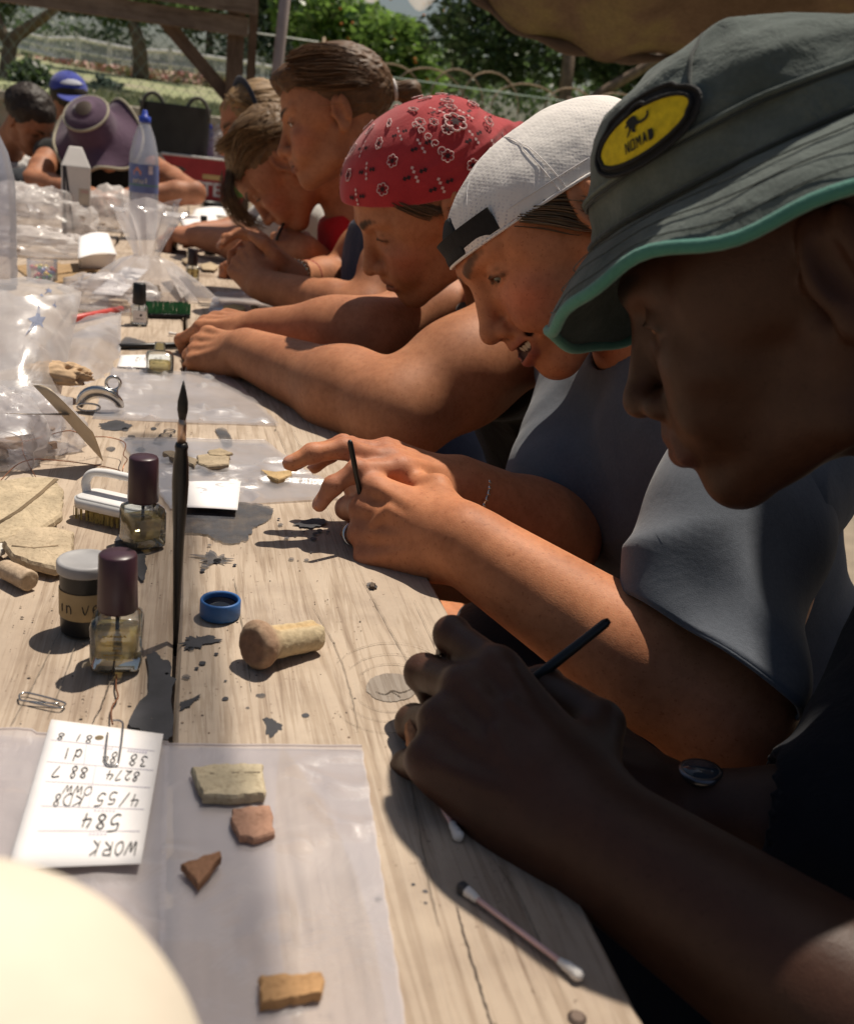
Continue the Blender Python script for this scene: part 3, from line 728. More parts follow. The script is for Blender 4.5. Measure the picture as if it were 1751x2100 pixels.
def tree(name, label, base, trunk, clumps, n, size, lm, seed, group=None, tr=.14):
    t = empty(name, base); tag(t, label, 'tree' if 'tree' in name else 'shrub', group)
    base = np.array(base)
    if trunk:
        m = MB()
        for br in trunk: m.tube(smooth_path([np.array(p) - base for p in br[0]], 4), list(np.linspace(br[1], br[2], (len(br[0]) - 1) * 4 + 1)), 9)
        m.build('trunk', MAT['bark'], t, True)
    V, F = leaves(clumps, n, size, seed)
    mesh_obj('crown', V - base, F, MAT[lm], t, False)
    return t
def cl_at(lst):                                # clumps given as (x, y, depth, radius, squash)
    out = []
    for x, y, d, r, sq in lst:
        p = at(x, y, d); out.append((*p, r, r, r * sq))
    return out
def gp(x, y, d): p = at(x, y, d); return (float(p[0]), float(p[1]), gz(p[0], p[1]))
# left-hand trees over the white fence
tree('shade_tree', 'dark overhanging tree with a bare forked trunk at the far left', gp(5, 150, 10.5),
     [([gp(5, 150, 10.5), at(10, 190, 10.5), at(22, 90, 10.5), at(60, 55, 10.4), at(110, 20, 10.2), at(200, -60, 10)], .10, .03), ([at(20, 95, 10.5), at(-5, 40, 10.4), at(-40, -80, 10.4)], .07, .03)],
     cl_at([(30, -45, 11, .50, .5), (110, -30, 11, .42, .5), (185, 4, 11.3, .34, .45), (150, 22, 11.3, .22, .4), (-60, -60, 11, .7, .8), (100, -140, 11, 1.0, .6), (250, -120, 11.5, .9, .6)]), 6500, .075, 'leaf_dark', 1)
tree('olive_tree', 'grey green tree hanging over the middle of the white fence', gp(290, 110, 17),
     [([gp(290, 110, 17), at(285, 90, 17), at(270, 40, 17)], .16, .08)],
     cl_at([(228, 22, 17, .42, .6), (272, 62, 17, .30, .8), (335, 10, 17, .55, .7), (250, -20, 18, .8, .5), (300, -80, 18, 1.5, .6), (395, 40, 18, .5, .6)]), 5200, .10, 'leaf_mid', 2)
tree('evergreen_tree', 'dense dark tree behind the timber post and brace', gp(430, 130, 31),
     [([gp(430, 130, 31), at(430, 60, 31)], .2, .1)],
     cl_at([(345, 20, 31, 1.15, .7), (410, 20, 31, 1.35, .7), (450, -10, 31, 1.62, .7), (540, 50, 31, 1.48, .7), (600, 75, 31, 1.21, .7), (560, -40, 31, 2.16, .9), (560, 95, 31, 0.81, .4), (640, 55, 31, 1.35, .9), (420, -130, 31, 2.97, .8)]), 13000, .13, 'leaf_dark', 3)
tree('poinciana_tree', 'sunlit bright green tree with orange blossoms left of the dark tree', gp(790, 150, 17),
     [([gp(790, 150, 17), at(790, 110, 17), at(770, 60, 17)], .15, .08)],
     cl_at([(690, 30, 17, .65, .6), (745, 62, 17, .7, .7), (800, 95, 16.5, .75, .7), (850, 125, 16.5, .5, .7), (700, 95, 17.5, .8, .7), (860, 160, 16.5, .45, .6), (640, 20, 18, .8, .8), (780, 150, 17, .7, .6), (630, -60, 18, 1.0, .6)]), 10000, .10, 'leaf_bright', 4)
tree('carob_tree', 'broad dark tree with a straight trunk behind the fence at the right', gp(1160, 190, 12),
     [([gp(1160, 190, 12), at(1160, 180, 12), at(1165, 100, 12), at(1150, 40, 12)], .085, .07), ([at(1150, 250, 12), at(1240, 185, 12), at(1340, 125, 12), at(1420, 60, 12)], .07, .05)],
     cl_at([(930, 60, 13.5, .55, .7), (990, 90, 13, .7, .7), (1050, 130, 13, .6, .6), (1120, 60, 13, .9, .8), (1220, 110, 13, .7, .6), (1300, 150, 13, .6, .6), (1010, 20, 13, .8, .6), (1250, 20, 13, 1.2, .8), (1400, 80, 13, 1.0, .8), (1080, 165, 13.5, .35, .6), (980, 150, 13.5, .45, .5), (1000, -120, 13.5, 1.5, .6), (1300, -120, 13.5, 1.7, .6)]), 15000, .075, 'leaf_dark', 5)
tree('backdrop_tree', 'pale hazy tree in the gap right of the bright tree', gp(930, 200, 26), [([gp(930, 200, 26), at(930, 120, 26)], .2, .1)],
     cl_at([(930, 150, 26, .9, .9), (900, 100, 27, .9, .8), (960, 185, 26, .7, .6), (1050, 150, 27, 1.5, .9), (1200, 150, 27, 1.9, .9), (1350, 150, 27, 1.9, .9)]), 4200, .14, 'leaf_mid', 6)
for i, (x, y, d, r, lm, lab) in enumerate([(62, 138, 9.7, .20, 'leaf_dark', 'dark round shrub behind the chain link at the far left'), (160, 166, 12, .17, 'leaf_grey', 'blue green shrub behind the purple hat'), (218, 170, 12.5, .19, 'leaf_grey', 'grey blue shrub in the middle of the bank'), (270, 172, 13, .17, 'leaf_grey', 'small bluish shrub right of the others on the bank')]):
    p = at(x, y, d); tree('bank_shrub', lab, (p[0], p[1], gz(p[0], p[1])), None, [(p[0], p[1], p[2] - .1, r, r, r), (p[0] + r * .7, p[1], p[2] - .2, r * .8, r * .8, r * .7), (p[0] - r * .6, p[1] + .2, p[2] - .22, r * .8, r * .8, r * .7)], 1800, .05, lm, 20 + i, 'shrubs on the bank')
rb = random.Random(9)
mb = MB()
for i in range(46):
    c = cl_at([(rb.choice([690, 745, 800, 850, 860]), rb.choice([40, 70, 100, 130, 165]), 16.3, .5, .6)])[0]
    p = np.array(c[:3]) + np.array([rb.gauss(0, .35), rb.gauss(0, .2), rb.gauss(0, .25)]); s = .026
    mb.add([p + s * np.array(q) for q in ((1, 0, 0), (0, 1, 0), (-1, 0, 0), (0, -1, 0), (0, 0, 1), (0, 0, -1))], [(0, 1, 4), (1, 2, 4), (2, 3, 4), (3, 0, 4), (1, 0, 5), (2, 1, 5), (3, 2, 5), (0, 3, 5)])
pt = bpy.data.objects['poinciana_tree']; o = mb.build('blossom', simple('orange_blossom', (.55, .16, .03), .7), pt); o.location = tuple(-np.array(pt.location)); o['kind'] = 'stuff'

# ------------------------------------------------------------------ white railing on the bank
MAT['whitepaint'] = simple('white_paint', (.88, .86, .83), .5, 0, .08, 4, .1)
fr = empty('white_railing', (0, 22, 0)); tag(fr, 'white painted railing with panels of thin bars running along the bank', 'fence')
def rl(o): o.location = (0, -22, 0); return o
top = [(-60, 58), (36, 64), (95, 78), (160, 78), (225, 92), (288, 102), (350, 105), (402, 112), (470, 122), (540, 134), (640, 150)]
bot = [(-60, 92), (36, 97), (95, 112), (160, 132), (225, 142), (288, 152), (350, 160), (402, 168), (470, 176), (540, 184), (640, 196)]
for i in range(len(top)):
    a, c = at(*top[i], 22), at(*bot[i], 22); m = MB(); m.box((a[0], a[1], (a[2] + c[2]) / 2 - .1), (.09, .09, a[2] - c[2] + .32)); rl(m.build('fence_post', MAT['whitepaint'], fr))
    if i < len(top) - 1:
        a2, c2 = at(*top[i + 1], 22), at(*bot[i + 1], 22)
        for q, (u, v) in enumerate(((a, a2), (c, c2), ((a + c) / 2, (a2 + c2) / 2))):
            m = MB(); m.tube([u, v], .05 if q < 2 else .03, 6); rl(m.build('rail', MAT['whitepaint'], fr))
        n = 11
        for k in range(1, n):
            t = k / n; u = a + (a2 - a) * t; v = c + (c2 - c) * t; m = MB(); m.tube([u, v], .016, 5); o = m.build('baluster', MAT['whitepaint'], fr); rl(o)
# pink flowering plants at the foot of the railing
r = np.random.RandomState(4); n = 2600; px = r.uniform(-60, 640, n); t = (px + 60) / 700; py = 118 + 75 * t + r.uniform(-16, 8, n)
P = np.array([at(x, y, 20.6 + .6 * q) for x, y, q in zip(px, py, r.rand(n))]); a = r.normal(size=(n, 3)); a /= np.linalg.norm(a, axis=1)[:, None]; bb = np.cross(a, r.normal(size=(n, 3))); bb /= np.linalg.norm(bb, axis=1)[:, None]
V = np.stack([P - a * .06, P + bb * .06, P + a * .06, P - bb * .06], 1).reshape(-1, 3)
bq = NB('pale_blossom'); g = bq.n('ShaderNodeNewGeometry'); bq.set(Base_Color=bq.ramp(g.outputs['Random Per Island'], [(0, (.30, .32, .16)), (.45, (.50, .42, .30)), (.7, (.55, .22, .22)), (1, (.62, .50, .42))]), Roughness=.8)
o = mesh_obj('flower_bed', V, np.arange(4 * n).reshape(-1, 4), bq.m, None, False); tag(o, kind='stuff')
# dark hedge of shrubs behind the railing
cl = []
for k in range(22):
    p = at(-120 + 40 * k, 70 + 4 * k, 30); cl.append((p[0], p[1] + rb.uniform(-.5, .5), gz(p[0], p[1]) + rb.uniform(.2, .8), 1.1, .8, rb.uniform(.9, 1.7)))
p = at(250, 100, 30); tree('hedge_shrub', 'long dark hedge growing close behind the white railing', (p[0], p[1], gz(p[0], p[1])), None, cl, 15000, .10, 'leaf_dark', 40)

# ------------------------------------------------------------------ chain link fence with wire hoops
MAT['wire'] = simple('galvanised_wire', (.42, .44, .40), .45, .7, .1, 10, 0)
MAT['greenwire'] = simple('green_coated_wire', (.22, .30, .24), .5, .2, .1, 10, 0)
MAT['rustwire'] = simple('rusty_wire', (.36, .27, .18), .7, .3, .2, 10, 0)
FY = 8.5
cf = empty('chain_link_fence', (0, FY, 0)); tag(cf, 'chain link fence with wire hoops along its top behind the workers', 'fence')
V = []; F = []
def ftop(x): return 1.62 + (.04 if x > 1 else .22)
x0, x1, st = -3.4, 7.2, .085
def strand(p, q, rr=.0022):
    n = len(V); p = np.array(p); q = np.array(q); d = _n(q - p); a = np.cross(d, (0, 1, 0)); a = _n(a)
    for c in (p, q):
        V.extend([c + a * rr, c + np.array([0, rr, 0]) - a * rr * .5, c - np.array([0, rr, 0]) - a * rr * .5])
    F.extend([(n, n + 1, n + 4, n + 3), (n + 1, n + 2, n + 5, n + 4), (n + 2, n, n + 3, n + 5)])
x = x0 - 1.4
while x < x1:
    for sgn in (1, -1):
        zb, zt = .95, 1.84; a = (x, 0, zb); xe = x + sgn * (zt - zb) * .8
        zt2 = ftop(xe); c = (x + sgn * (zt2 - zb) * .8, 0, zt2)
        if x0 - .4 < a[0] < x1 and x0 - .4 < c[0] < x1: strand((a[0], .006 * sgn, a[2]), (c[0], .006 * sgn, c[2]))
    x += st
o = mesh_obj('wire_mesh', V, F, MAT['greenwire'], cf, False); o['kind'] = 'stuff'
for x in (-1.66, .98, 3.05, 5.2, 7.1):
    m = MB(); m.tube([(x, 0, 0), (x, 0, ftop(x) + .04)], .024 if x > 3 else .013, 8); m.build('fence_post', MAT['oldwood'] if x > 3 else MAT['rustwire'], cf, True)
m = MB(); m.tube([(-3.4, 0, 1.84), (.94, 0, 1.84)], .006, 5); m.build('top_wire', MAT['wire'], cf); m = MB(); m.tube([(.96, 0, 1.66), (7.2, 0, 1.66)], .006, 5); m.build('top_wire', MAT['greenwire'], cf)
rh = random.Random(3)
x = 1.55
while x < 5.6:
    w_ = rh.uniform(.22, .34); hgt = rh.uniform(.16, .26); m = MB()
    m.tube([(x + w_ * math.cos(t), .02 + .05 * math.sin(t), 1.55 + hgt * math.sin(t)) for t in np.linspace(-.15, math.pi + .15, 15)], .0075, 5)
    m.build('wire_hoop', MAT['rustwire'], cf, True); x += rh.uniform(.22, .46)

# ------------------------------------------------------------------ shade frame: post, beam, brace, steel pole
sf = empty('shade_shelter', (0, 6, 0)); tag(sf, 'rough timber post, beam and brace of the shade shelter', 'shelter')
def box_between(name, a, c, w_, d_, mat, parent, off):
    a = np.array(a) - off; c = np.array(c) - off; z = _n(c - a); x = _n(np.cross((0, 1, 0), z)); y = np.cross(z, x); L = np.linalg.norm(c - a)
    m = MB(); m.box((0, 0, 0), (w_, d_, L), bev=.006); o = m.build(name, mat, parent); mm = Matrix.Identity(4)
    for i in range(3): mm[i][0], mm[i][1], mm[i][2], mm[i][3] = x[i], y[i], z[i], ((a + c) / 2)[i]
    o.matrix_local = mm; return o
off = np.array([0, 6, 0]); pt_ = ony(484, 60, 6.0)
box_between('post', (pt_[0], 6, 0), (pt_[0], 6, 2.5), .088, .09, MAT['oldwood'], sf, off)
box_between('post', (pt_[0] + .095, 6.12, 0), (pt_[0] + .095, 6.12, 2.5), .045, .05, MAT['oldwood'], sf, off)
pb = ony(250, 18, 5.93)
box_between('beam', (pb[0] - 2.2, 5.93, pb[2]), (pt_[0] + .06, 5.93, pb[2]), .09, .045, MAT['oldwood_x'], sf, off)
box_between('beam', (pb[0] - 2.2, 5.88, pb[2] + .13), (pt_[0] + .10, 5.88, pb[2] + .13), .14, .03, MAT['oldwood_x'], sf, off)
b0, b1 = ony(332, 35, 6.02), ony(470, 200, 6.02)
box_between('brace', b0 + (b0 - b1) * .05, b1 + (b1 - b0) * .3, .07, .05, MAT['oldwood'], sf, off)
sp = ony(588, 70, 5.6); m = MB(); m.tube([(0, 0, 0), (-.05, 0, 1.2), (-.11 + .15, 0, 2.8)], .028, 12)
o = m.build('steel_pole', simple('pinkish_steel', (.36, .29, .26), .5, .4, .15, 8, .1), None, True); o.location = (sp[0] - .0, 5.6, 0); tag(o, 'thin pinkish steel pole rising right of the timber post', 'pole')

# ------------------------------------------------------------------ canopies
b = NB('brown_canvas'); co = b.coord('Object'); f = b.noise(co, 3.2, 5, .6); g = b.noise(co, 90, 3)
t = b.t; t.nodes.remove(b.p); col = b.mix(.5, b.ramp(f, [(.30, (.15, .11, .08)), (.52, (.24, .18, .13)), (.66, (.30, .25, .14))]), b.ramp(g, [(.3, (.6, .6, .6)), (.7, (1, 1, 1))]), 'MULTIPLY')
d = b.n('ShaderNodeBsdfDiffuse'); tl = b.n('ShaderNodeBsdfTranslucent'); b.l(col, d.inputs[0]); b.l(col, tl.inputs[0]); mx = b.n('ShaderNodeMixShader'); mx.inputs[0].default_value = .5
b.l(d.outputs[0], mx.inputs[1]); b.l(tl.outputs[0], mx.inputs[2]); b.l(mx.outputs[0], b.out.inputs[0]); MAT['canvas'] = b.m
def sheet(name, P, mat, thick, label, cat, sub=1):
    n, m_, _ = P.shape; V = P.reshape(-1, 3); F = [(i * m_ + j, i * m_ + j + 1, (i + 1) * m_ + j + 1, (i + 1) * m_ + j) for i in range(n - 1) for j in range(m_ - 1)]
    o = mesh_obj(name, V, F, mat)
    if thick: md = o.modifiers.new('s', 'SOLIDIFY'); md.thickness = thick
    if label: tag(o, label, cat)
    return o
# far lip traced at its real distance, then swept up and back over the workers on the right
lip = [(965, -22), (1010, 20), (1075, 62), (1150, 92), (1240, 112), (1330, 118), (1430, 118), (1540, 110), (1700, 95), (1900, 70)]
LP = np.array(smooth_path([at(x, y, 3.0) for x, y in lip], 5)); nu = len(LP); nv = 26
P = np.zeros((nu, nv, 3))
for i in range(nu):
    for j in range(nv):
        s = j / (nv - 1); q = LP[i].copy()
        q[1] -= s * 3.1; q[0] += -.06 * math.sin(s * 2.2) * 0 - .02 * s; q[2] += .62 * (1 - (1 - s) ** 2.4) + .018 * math.sin(i * .55 + s * 4) * (1 - .3 * s) + .01 * math.sin(i * 1.7) * s
        P[i, j] = q
cv = sheet('canvas_canopy', P, MAT['canvas'], .004, 'sagging brown patched canvas canopy over the workers at the right', 'canopy')
# rolled hem
m = MB(); m.tube(list(LP), [.016 + .006 * math.sin(i * .9) for i in range(nu)], 8); hm = m.build('hem', simple('dark_hem', (.10, .07, .05), .9), cv, True)
m = MB(); m.tube(smooth_path([at(1660, -30, 2.85), at(1610, 60, 2.95), at(1570, 110, 3.0)], 4), .003, 6); m.build('tie_cord', simple('orange_cord', (.50, .22, .10), .7), cv)
# pale net awning
MAT['netting'] = plastic_film('pale_netting', (.72, .68, .62), .45, .05, .3, 8)
P = np.zeros((24, 10, 3))
for i in range(24):
    for j in range(10):
        x = 690 + 220 * i / 23; q = ony(x, -14 + 22 * (i / 23) ** 1.5 + 6 * math.sin(i * .5), 6.5); s = j / 9
        P[i, j] = q + np.array([.0, -s * 1.6, .55 * s + .05 * math.sin(i * .6) * (1 - s)])
sheet('net_awning', P, MAT['netting'], 0, 'pale net awning showing along the top edge between the trees', 'awning')

MAT['added_net_strip'] = clearmat('added_net_weave', (.9, .9, .9), .38, 0.0, (.10, .09, .08))  # unseen netting added overhead, only to cast the soft band along the table
P = np.zeros((30, 5, 3))
for i in range(30):
    for j in range(5):
        Yt = -.2 + 1.25 * i / 29; xc = .034 - .060 * Yt; z = 2.25 + .01 * math.sin(i * .6); k_ = (z - TZ) / SUN.z
        P[i, j] = (xc - .026 + .052 * j / 4 + .003 * math.sin(i * 1.3 + j) + SUN.x * k_, Yt + SUN.y * k_, z)
sheet('added_net_strip', P, MAT['added_net_strip'], 0, 'unseen strip of dark netting added overhead to cast a soft shade band', 'added net strip')
# ------------------------------------------------------------------ people
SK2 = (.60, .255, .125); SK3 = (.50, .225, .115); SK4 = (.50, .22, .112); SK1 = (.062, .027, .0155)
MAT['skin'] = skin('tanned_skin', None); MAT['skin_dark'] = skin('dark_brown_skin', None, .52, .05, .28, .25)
MAT['tooth'] = simple('tooth_enamel', (.62, .55, .44), .25, 0, .06, 200, 0)
def PP(l): return [np.array(p, float) for p in l]
def torso_frame(neck, hip, lateral):
    z = _n(np.array(neck) - np.array(hip)); y = _n(np.array(lateral) - np.dot(lateral, z) * z); x = np.cross(y, z)
    return np.array([x, y, z]).T
def torso(neck, hip, lateral, shL, shR, grow=0.0, k=.05, wid=1.0):
    """lateral points to the person's left"""
    R = torso_frame(neck, hip, lateral); n, h = np.array(neck, float), np.array(hip, float); L = np.linalg.norm(n - h); ax = R[:, 2]
    P = lambda f: h + (n - h) * f
    S = [ell(P(.72), (.098 + grow, .150 * wid + grow, .155), R, k=k), ell(P(.36), (.094 + grow, .130 * wid + grow, .16), R, k=k), ell(P(.02), (.112 + grow, .155 * wid + grow, .11), R, k=k)]
    S += [cap(P(.92), shL, .055 + grow, .050 + grow, k=.04), cap(P(.92), shR, .055 + grow, .050 + grow, k=.04)]
    return S
def limb_up(sh, el, wr, r=(.052, .046, .040, .043, .030, .0265), k=.02):
    sh, el, wr = PP((sh, el, wr)); a = sh + (el - sh) * .5; bq = el + (wr - el) * .30
    return [cap(sh, a, r[0], r[1], k=.03), cap(a, el, r[1], r[2], k=k), cap(el, bq, r[2] * 1.02, r[3], k=k), cap(bq, wr, r[3], r[4] * .95, k=k)]
def legs(hip, lateral, knees, feet, r=(.082, .062, .05, .036)):
    L = []
    for s, kn, ft in ((1, knees[0], feet[0]), (-1, knees[1], feet[1])):
        a = np.array(hip) + _n(lateral) * .085 * s + np.array([0, 0, -.02]); kn = np.array(kn); ft = np.array(ft)
        L += [cap(a, kn, r[0], r[1], k=.03), cap(kn, ft + np.array([0, 0, .08]), r[2], r[3], k=.02), cap(ft + np.array([.02, 0, .05]), ft + np.array([-.14, 0, .03]), .036, .03, k=.02)]
    return L
def fold_disp(scale, amp, seed, stretch=(1, 1, 1)):
    st = np.array(stretch, f32)
    def f(V):
        P = V * scale * st; w1 = fbm(P + 1.3 * fbm(P * .7, 2, seed + 5)[:, None], 3, seed)
        return amp * (1.0 - 2.4 * np.abs(w1)) * .8 + amp * .6 * fbm(P * .6, 2, seed + 2)
    return f
def hair_strands(name, guides, n, parent, mat, r=.0009, jit=.012, seed=0, curl=.0):
    """guides: list of polylines (world); strands follow a blend of two neighbouring guides"""
    rr = np.random.RandomState(seed); m = MB(); G = [np.array(smooth_path(g, 3)) for g in guides]; V = []; F = []
    for i in range(n):
        k = rr.randint(0, len(G) - 1) if len(G) > 1 else 0; t = rr.rand(); a = G[k]; bq = G[min(k + 1, len(G) - 1)]; q = min(len(a), len(bq))
        pts = a[:q] * (1 - t) + bq[:q] * t; o = rr.normal(size=3) * jit * .35; ln = rr.uniform(.7, 1.0); st_ = rr.uniform(0, .15)
        i0, i1 = int(st_ * q), max(int(st_ * q) + 3, int(ln * q)); pts = pts[i0:i1] + o + np.cumsum(rr.normal(size=(len(pts[i0:i1]), 3)), 0) * curl
        nn = len(V)
        for j, p in enumerate(pts):
            tg = pts[min(j + 1, len(pts) - 1)] - pts[max(j - 1, 0)]; tg /= np.linalg.norm(tg) + 1e-9
            s1 = np.cross(tg, (.3, .2, .9)); s1 /= np.linalg.norm(s1) + 1e-9; s2 = np.cross(tg, s1); w_ = r * (1 - .75 * (j / len(pts)) ** 2)
            V += [p + s1 * w_, p - s1 * w_ * .5 + s2 * w_ * .87, p - s1 * w_ * .5 - s2 * w_ * .87]
        for j in range(len(pts) - 1):
            for c in range(3): F.append((nn + j * 3 + c, nn + j * 3 + (c + 1) % 3, nn + j * 3 + 3 + (c + 1) % 3, nn + j * 3 + 3 + c))
    return mesh_obj(name, V, np.array(F), mat, parent, True)
def person(label, loc, group='people bent over the work table'):
    p = empty('person', (0, 0, 0)); tag(p, label, 'person', group); return p

# ---- the woman in the white cap worn backwards -----------------------------------------------------------
def make_white_cap():
    root = person('smiling woman in a white cap worn backwards and a grey t-shirt', None)
    H = Head((.3310, .9240, 1.0050), [[.0785, -.7438, -.6637], [.9524, -.1407, .2703], [-.2945, -.6534, .6974]])
    neck = np.array((.455, .895, .905)); hip = np.array((.63, .85, .50)); lat = np.array((.12, -1, 0))
    shL = at(1580, 955, .83); shR = np.array((.46, 1.05, .86)); elL = at(1478, 1462, .715); wrL = at(948, 1112, .765)
    elR = np.array((.36, .86, .715)); wrR = at(938, 998, .885)
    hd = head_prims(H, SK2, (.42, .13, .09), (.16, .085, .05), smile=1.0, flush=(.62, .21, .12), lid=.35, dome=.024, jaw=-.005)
    hd += [cap(H.P(0, -.035, -.045), neck, .051, .056, k=.03)]
    body = [cap(H.P(0, -.035, -.055), neck, .052, .058, k=.03)]
    lo = torso(neck, hip, lat, shL, shR, -.012)
    body += [cap(neck, shL, .05, .048, k=.03), cap(neck, shR, .05, .048, k=.03)]
    body += limb_up(shL, elL, wrL, (.050, .045, .043, .045, .033, .028)) + [ell(elL + np.array((.012, -.012, -.008)), .036, k=.02)]
    body += limb_up(shR, elR, wrR)
    kL = at(722, 1062, .800)
    HL = Hand(wrL, kL - wrL, (-.60, -.68, .42), 1, .98)
    pr, tL, _ = hand_prims(HL, [(.72, 1.25, .55), (.85, 1.3, .6), (.95, 1.3, .6), (1.05, 1.2, .6)], thumb=((.040, .040, -.022), (.040, .074, -.034), (.026, .096, -.040)), base=SK2, nail=(.55, .30, .22), knuck=(.50, .22, .13), tendon=1)
    body += pr + [cap(HL.P(.004, .03, .0145), HL.P(.012, .062, .0135), .002, .0024, k=.005), cap(HL.P(.012, .062, .0135), HL.P(-.002, .074, .0125), .0022, .002, k=.005)]
    mR = at(830, 950, .850)
    HR = Hand(wrR, mR - wrR, (-.10, -.12, .97), -1, .90)
    pr, tR, TR = hand_prims(HR, [(.38, .62, .45), (.15, .40, .30), (.2, .5, .3), (.3, .6, .3)], spread=(.02, -.03, -.08, -.16), thumb=((.042, .045, -.028), (.050, .080, -.052), (.046, .104, -.070)), base=SK2, nail=(.58, .32, .25), knuck=(.50, .22, .13))
    body += pr
    lo += legs(hip, lat, ((.20, .70, .56), (.18, .93, .56)), ((.22, .70, 0), (.2, .94, 0)))
    sdf_obj('body', body, .0024, MAT['skin'], root, SK2, 1, lo=lo, head=hd, hh=.0015)
    eye_obj(H, root, (.10, .12, .10), (-.25, -.50))
    # teeth
    T = []
    for i, x in enumerate((-.0215, -.0160, -.0110, -.0040, .0040, .0110, .0160, .0215)):
        T.append(H.e((x, .0895 - 11 * x * x, -.0705 + 3.5 * x * x), (.0031 if abs(x) > .005 else .0040, .0028, .0052 - 3 * x * x), k=.0004))
    sdf_obj('teeth', T, .0008, MAT['tooth'], root, None, 1)
    # short hair showing under the cap and at the temple
    hm = hairmat('light_brown_hair', (.10, .065, .04), (.26, .17, .10))
    Hh = [H.e((0, -.022, .030), (.0775, .088, .060), k=.0), half(H.P(0, .052, .01), H.R @ np.array((0, .9, -.25)), k=.004), half(H.P(0, 0, -.035), H.R @ np.array((0, .45, -1)), k=.004)]
    sdf_obj('hair', Hh, .0022, hm, root, None, 1, disp=lambda V: .0012 * vnoise((V - H.p) @ H.R * np.array((300, 60, 300)), 3))
    G = [[H.P(s * .0755, .048 - q * .012, .022), H.P(s * .079, .030 - q * .014, .004), H.P(s * .079, .012 - q * .012, -.016), H.P(s * .079, -.004 - q * .006, -.026)] for s in (-1,) for q in range(4)]
    hs = hair_strands('hair_wisps', G, 130, root, hm, .0006, .006, 3)
    # cap
    cp = empty('baseball_cap'); cp.parent = root
    off = .0052
    band = (0, .10, .036); nrm = (0, .12, -1.0)     # brim line of the cap round the head (local)
    wh = cap_white(); 
    CRN = ((0, -.012, .022), (.0830, .1085, .0700)); BACK = ((0, -.06, .022), (.074, .066, .060))
    K = [H.e(*CRN, k=0), H.e(*BACK, k=.02), half(H.P(0, .02, .020), H.R @ np.array(nrm), k=.002)]
    inner = [H.e((0, -.012, .021), (.0795, .1045, .0665), k=.002, op='-')]
    sdf_obj('crown', K + inner, .0016, wh, cp, None, 2, disp=lambda V: cap_relief(V, H))
    # band, seams, strap: every line follows the crown's own surface
    def onc(t, z, off=.0008):
        f = math.sqrt(max(0, 1 - ((z - CRN[0][2]) / CRN[1][2]) ** 2)); p = np.array((CRN[1][0] * f * math.sin(t), CRN[0][1] + CRN[1][1] * f * math.cos(t), z)); nn = _n((p - np.array(CRN[0])) / np.array(CRN[1]) ** 2); return p + nn * off
    def edge_z(t, dz=0.0):
        z = .02
        for _ in range(4): z = .0205 + dz + .12 * (onc(t, z)[1] - .02)
        return z
    m = MB(); m.tube([H.P(*onc(t, edge_z(t))) for t in np.linspace(0, 2 * math.pi, 110)], .0015, 6, False); m.build('edge_piping', wh, cp, True)
    m = MB(); m.tube([H.P(*onc(t, edge_z(t, .012))) for t in np.linspace(0, 2 * math.pi, 110)], .0005, 4, False)
    for t0 in (-1.45, -.55, 1.2, 2.4, -2.5):
        zs = np.linspace(edge_z(t0), CRN[0][2] + CRN[1][2] * .99, 26)
        for dt in (-.028, .028): m.tube([H.P(*onc(t0 + dt * (1 if z < .07 else .5), z, .0004)) for z in zs], .00034, 4)
    m.build('seam_stitching', simple('white_thread', (.70, .67, .66), .8), cp, True)
    blk = simple('black_webbing_and_shade', (.010, .010, .011), .85, 0, .3, 200, .4)
    def strip(pts, w_, th, upv, name, mat):
        m = MB(); V = []; F = []
        for i, p in enumerate(pts):
            t = _n(pts[min(i + 1, len(pts) - 1)] - pts[max(i - 1, 0)]); u = _n(upv - np.dot(upv, t) * t); nn = np.cross(t, u)
            V += [p + u * w_ / 2 + nn * th / 2, p - u * w_ / 2 + nn * th / 2, p - u * w_ / 2 - nn * th / 2, p + u * w_ / 2 - nn * th / 2]
        for i in range(len(pts) - 1):
            for k in range(4): F.append((i * 4 + k, i * 4 + (k + 1) % 4, i * 4 + 4 + (k + 1) % 4, i * 4 + 4 + k))
        F += [(0, 1, 2, 3)[::-1], tuple((len(pts) - 1) * 4 + k for k in range(4))]
        m.add(V, F); return m.build(name, mat, cp, False)
    up = H.R[:, 2]
    st = [H.P(*onc(t, edge_z(t, .0125), .0022)) for t in np.linspace(-.86, .62, 26)]
    strip(st, .021, .0022, up, 'strap', blk)
    # the opening over the forehead, its shade put in as a black patch
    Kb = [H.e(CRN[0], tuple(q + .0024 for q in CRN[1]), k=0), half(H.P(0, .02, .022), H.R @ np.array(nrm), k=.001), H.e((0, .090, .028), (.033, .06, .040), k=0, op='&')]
    sdf_obj('opening_shade', Kb, .0016, blk, cp, None, 1)
    # grey t-shirt
    sm = cloth('grey_blue_jersey', (.122, .135, .160), (.085, .095, .116), 1500, .92, .3, 18, .22, 9)
    g = .016
    S = torso(neck - np.array((-.005, 0, .028)), hip, lat, shL, shR, g)
    S += [cap(neck + (hip - neck) * .1, neck + np.array((0, 0, .012)), .075, .068, k=.02)]
    hn = _n(RW @ np.array((-.62, .78, -.10))); S += [cap(shL, at(1560, 1040, .785), .058, .056, k=.03)]
    Cs = [np.array(q) for q in smooth_path([at(1600, 905, .83), at(1530, 1010, .785), at(1480, 1190, .742), at(1456, 1346, .708)], 12)]; nk = 72; V = []; F = []
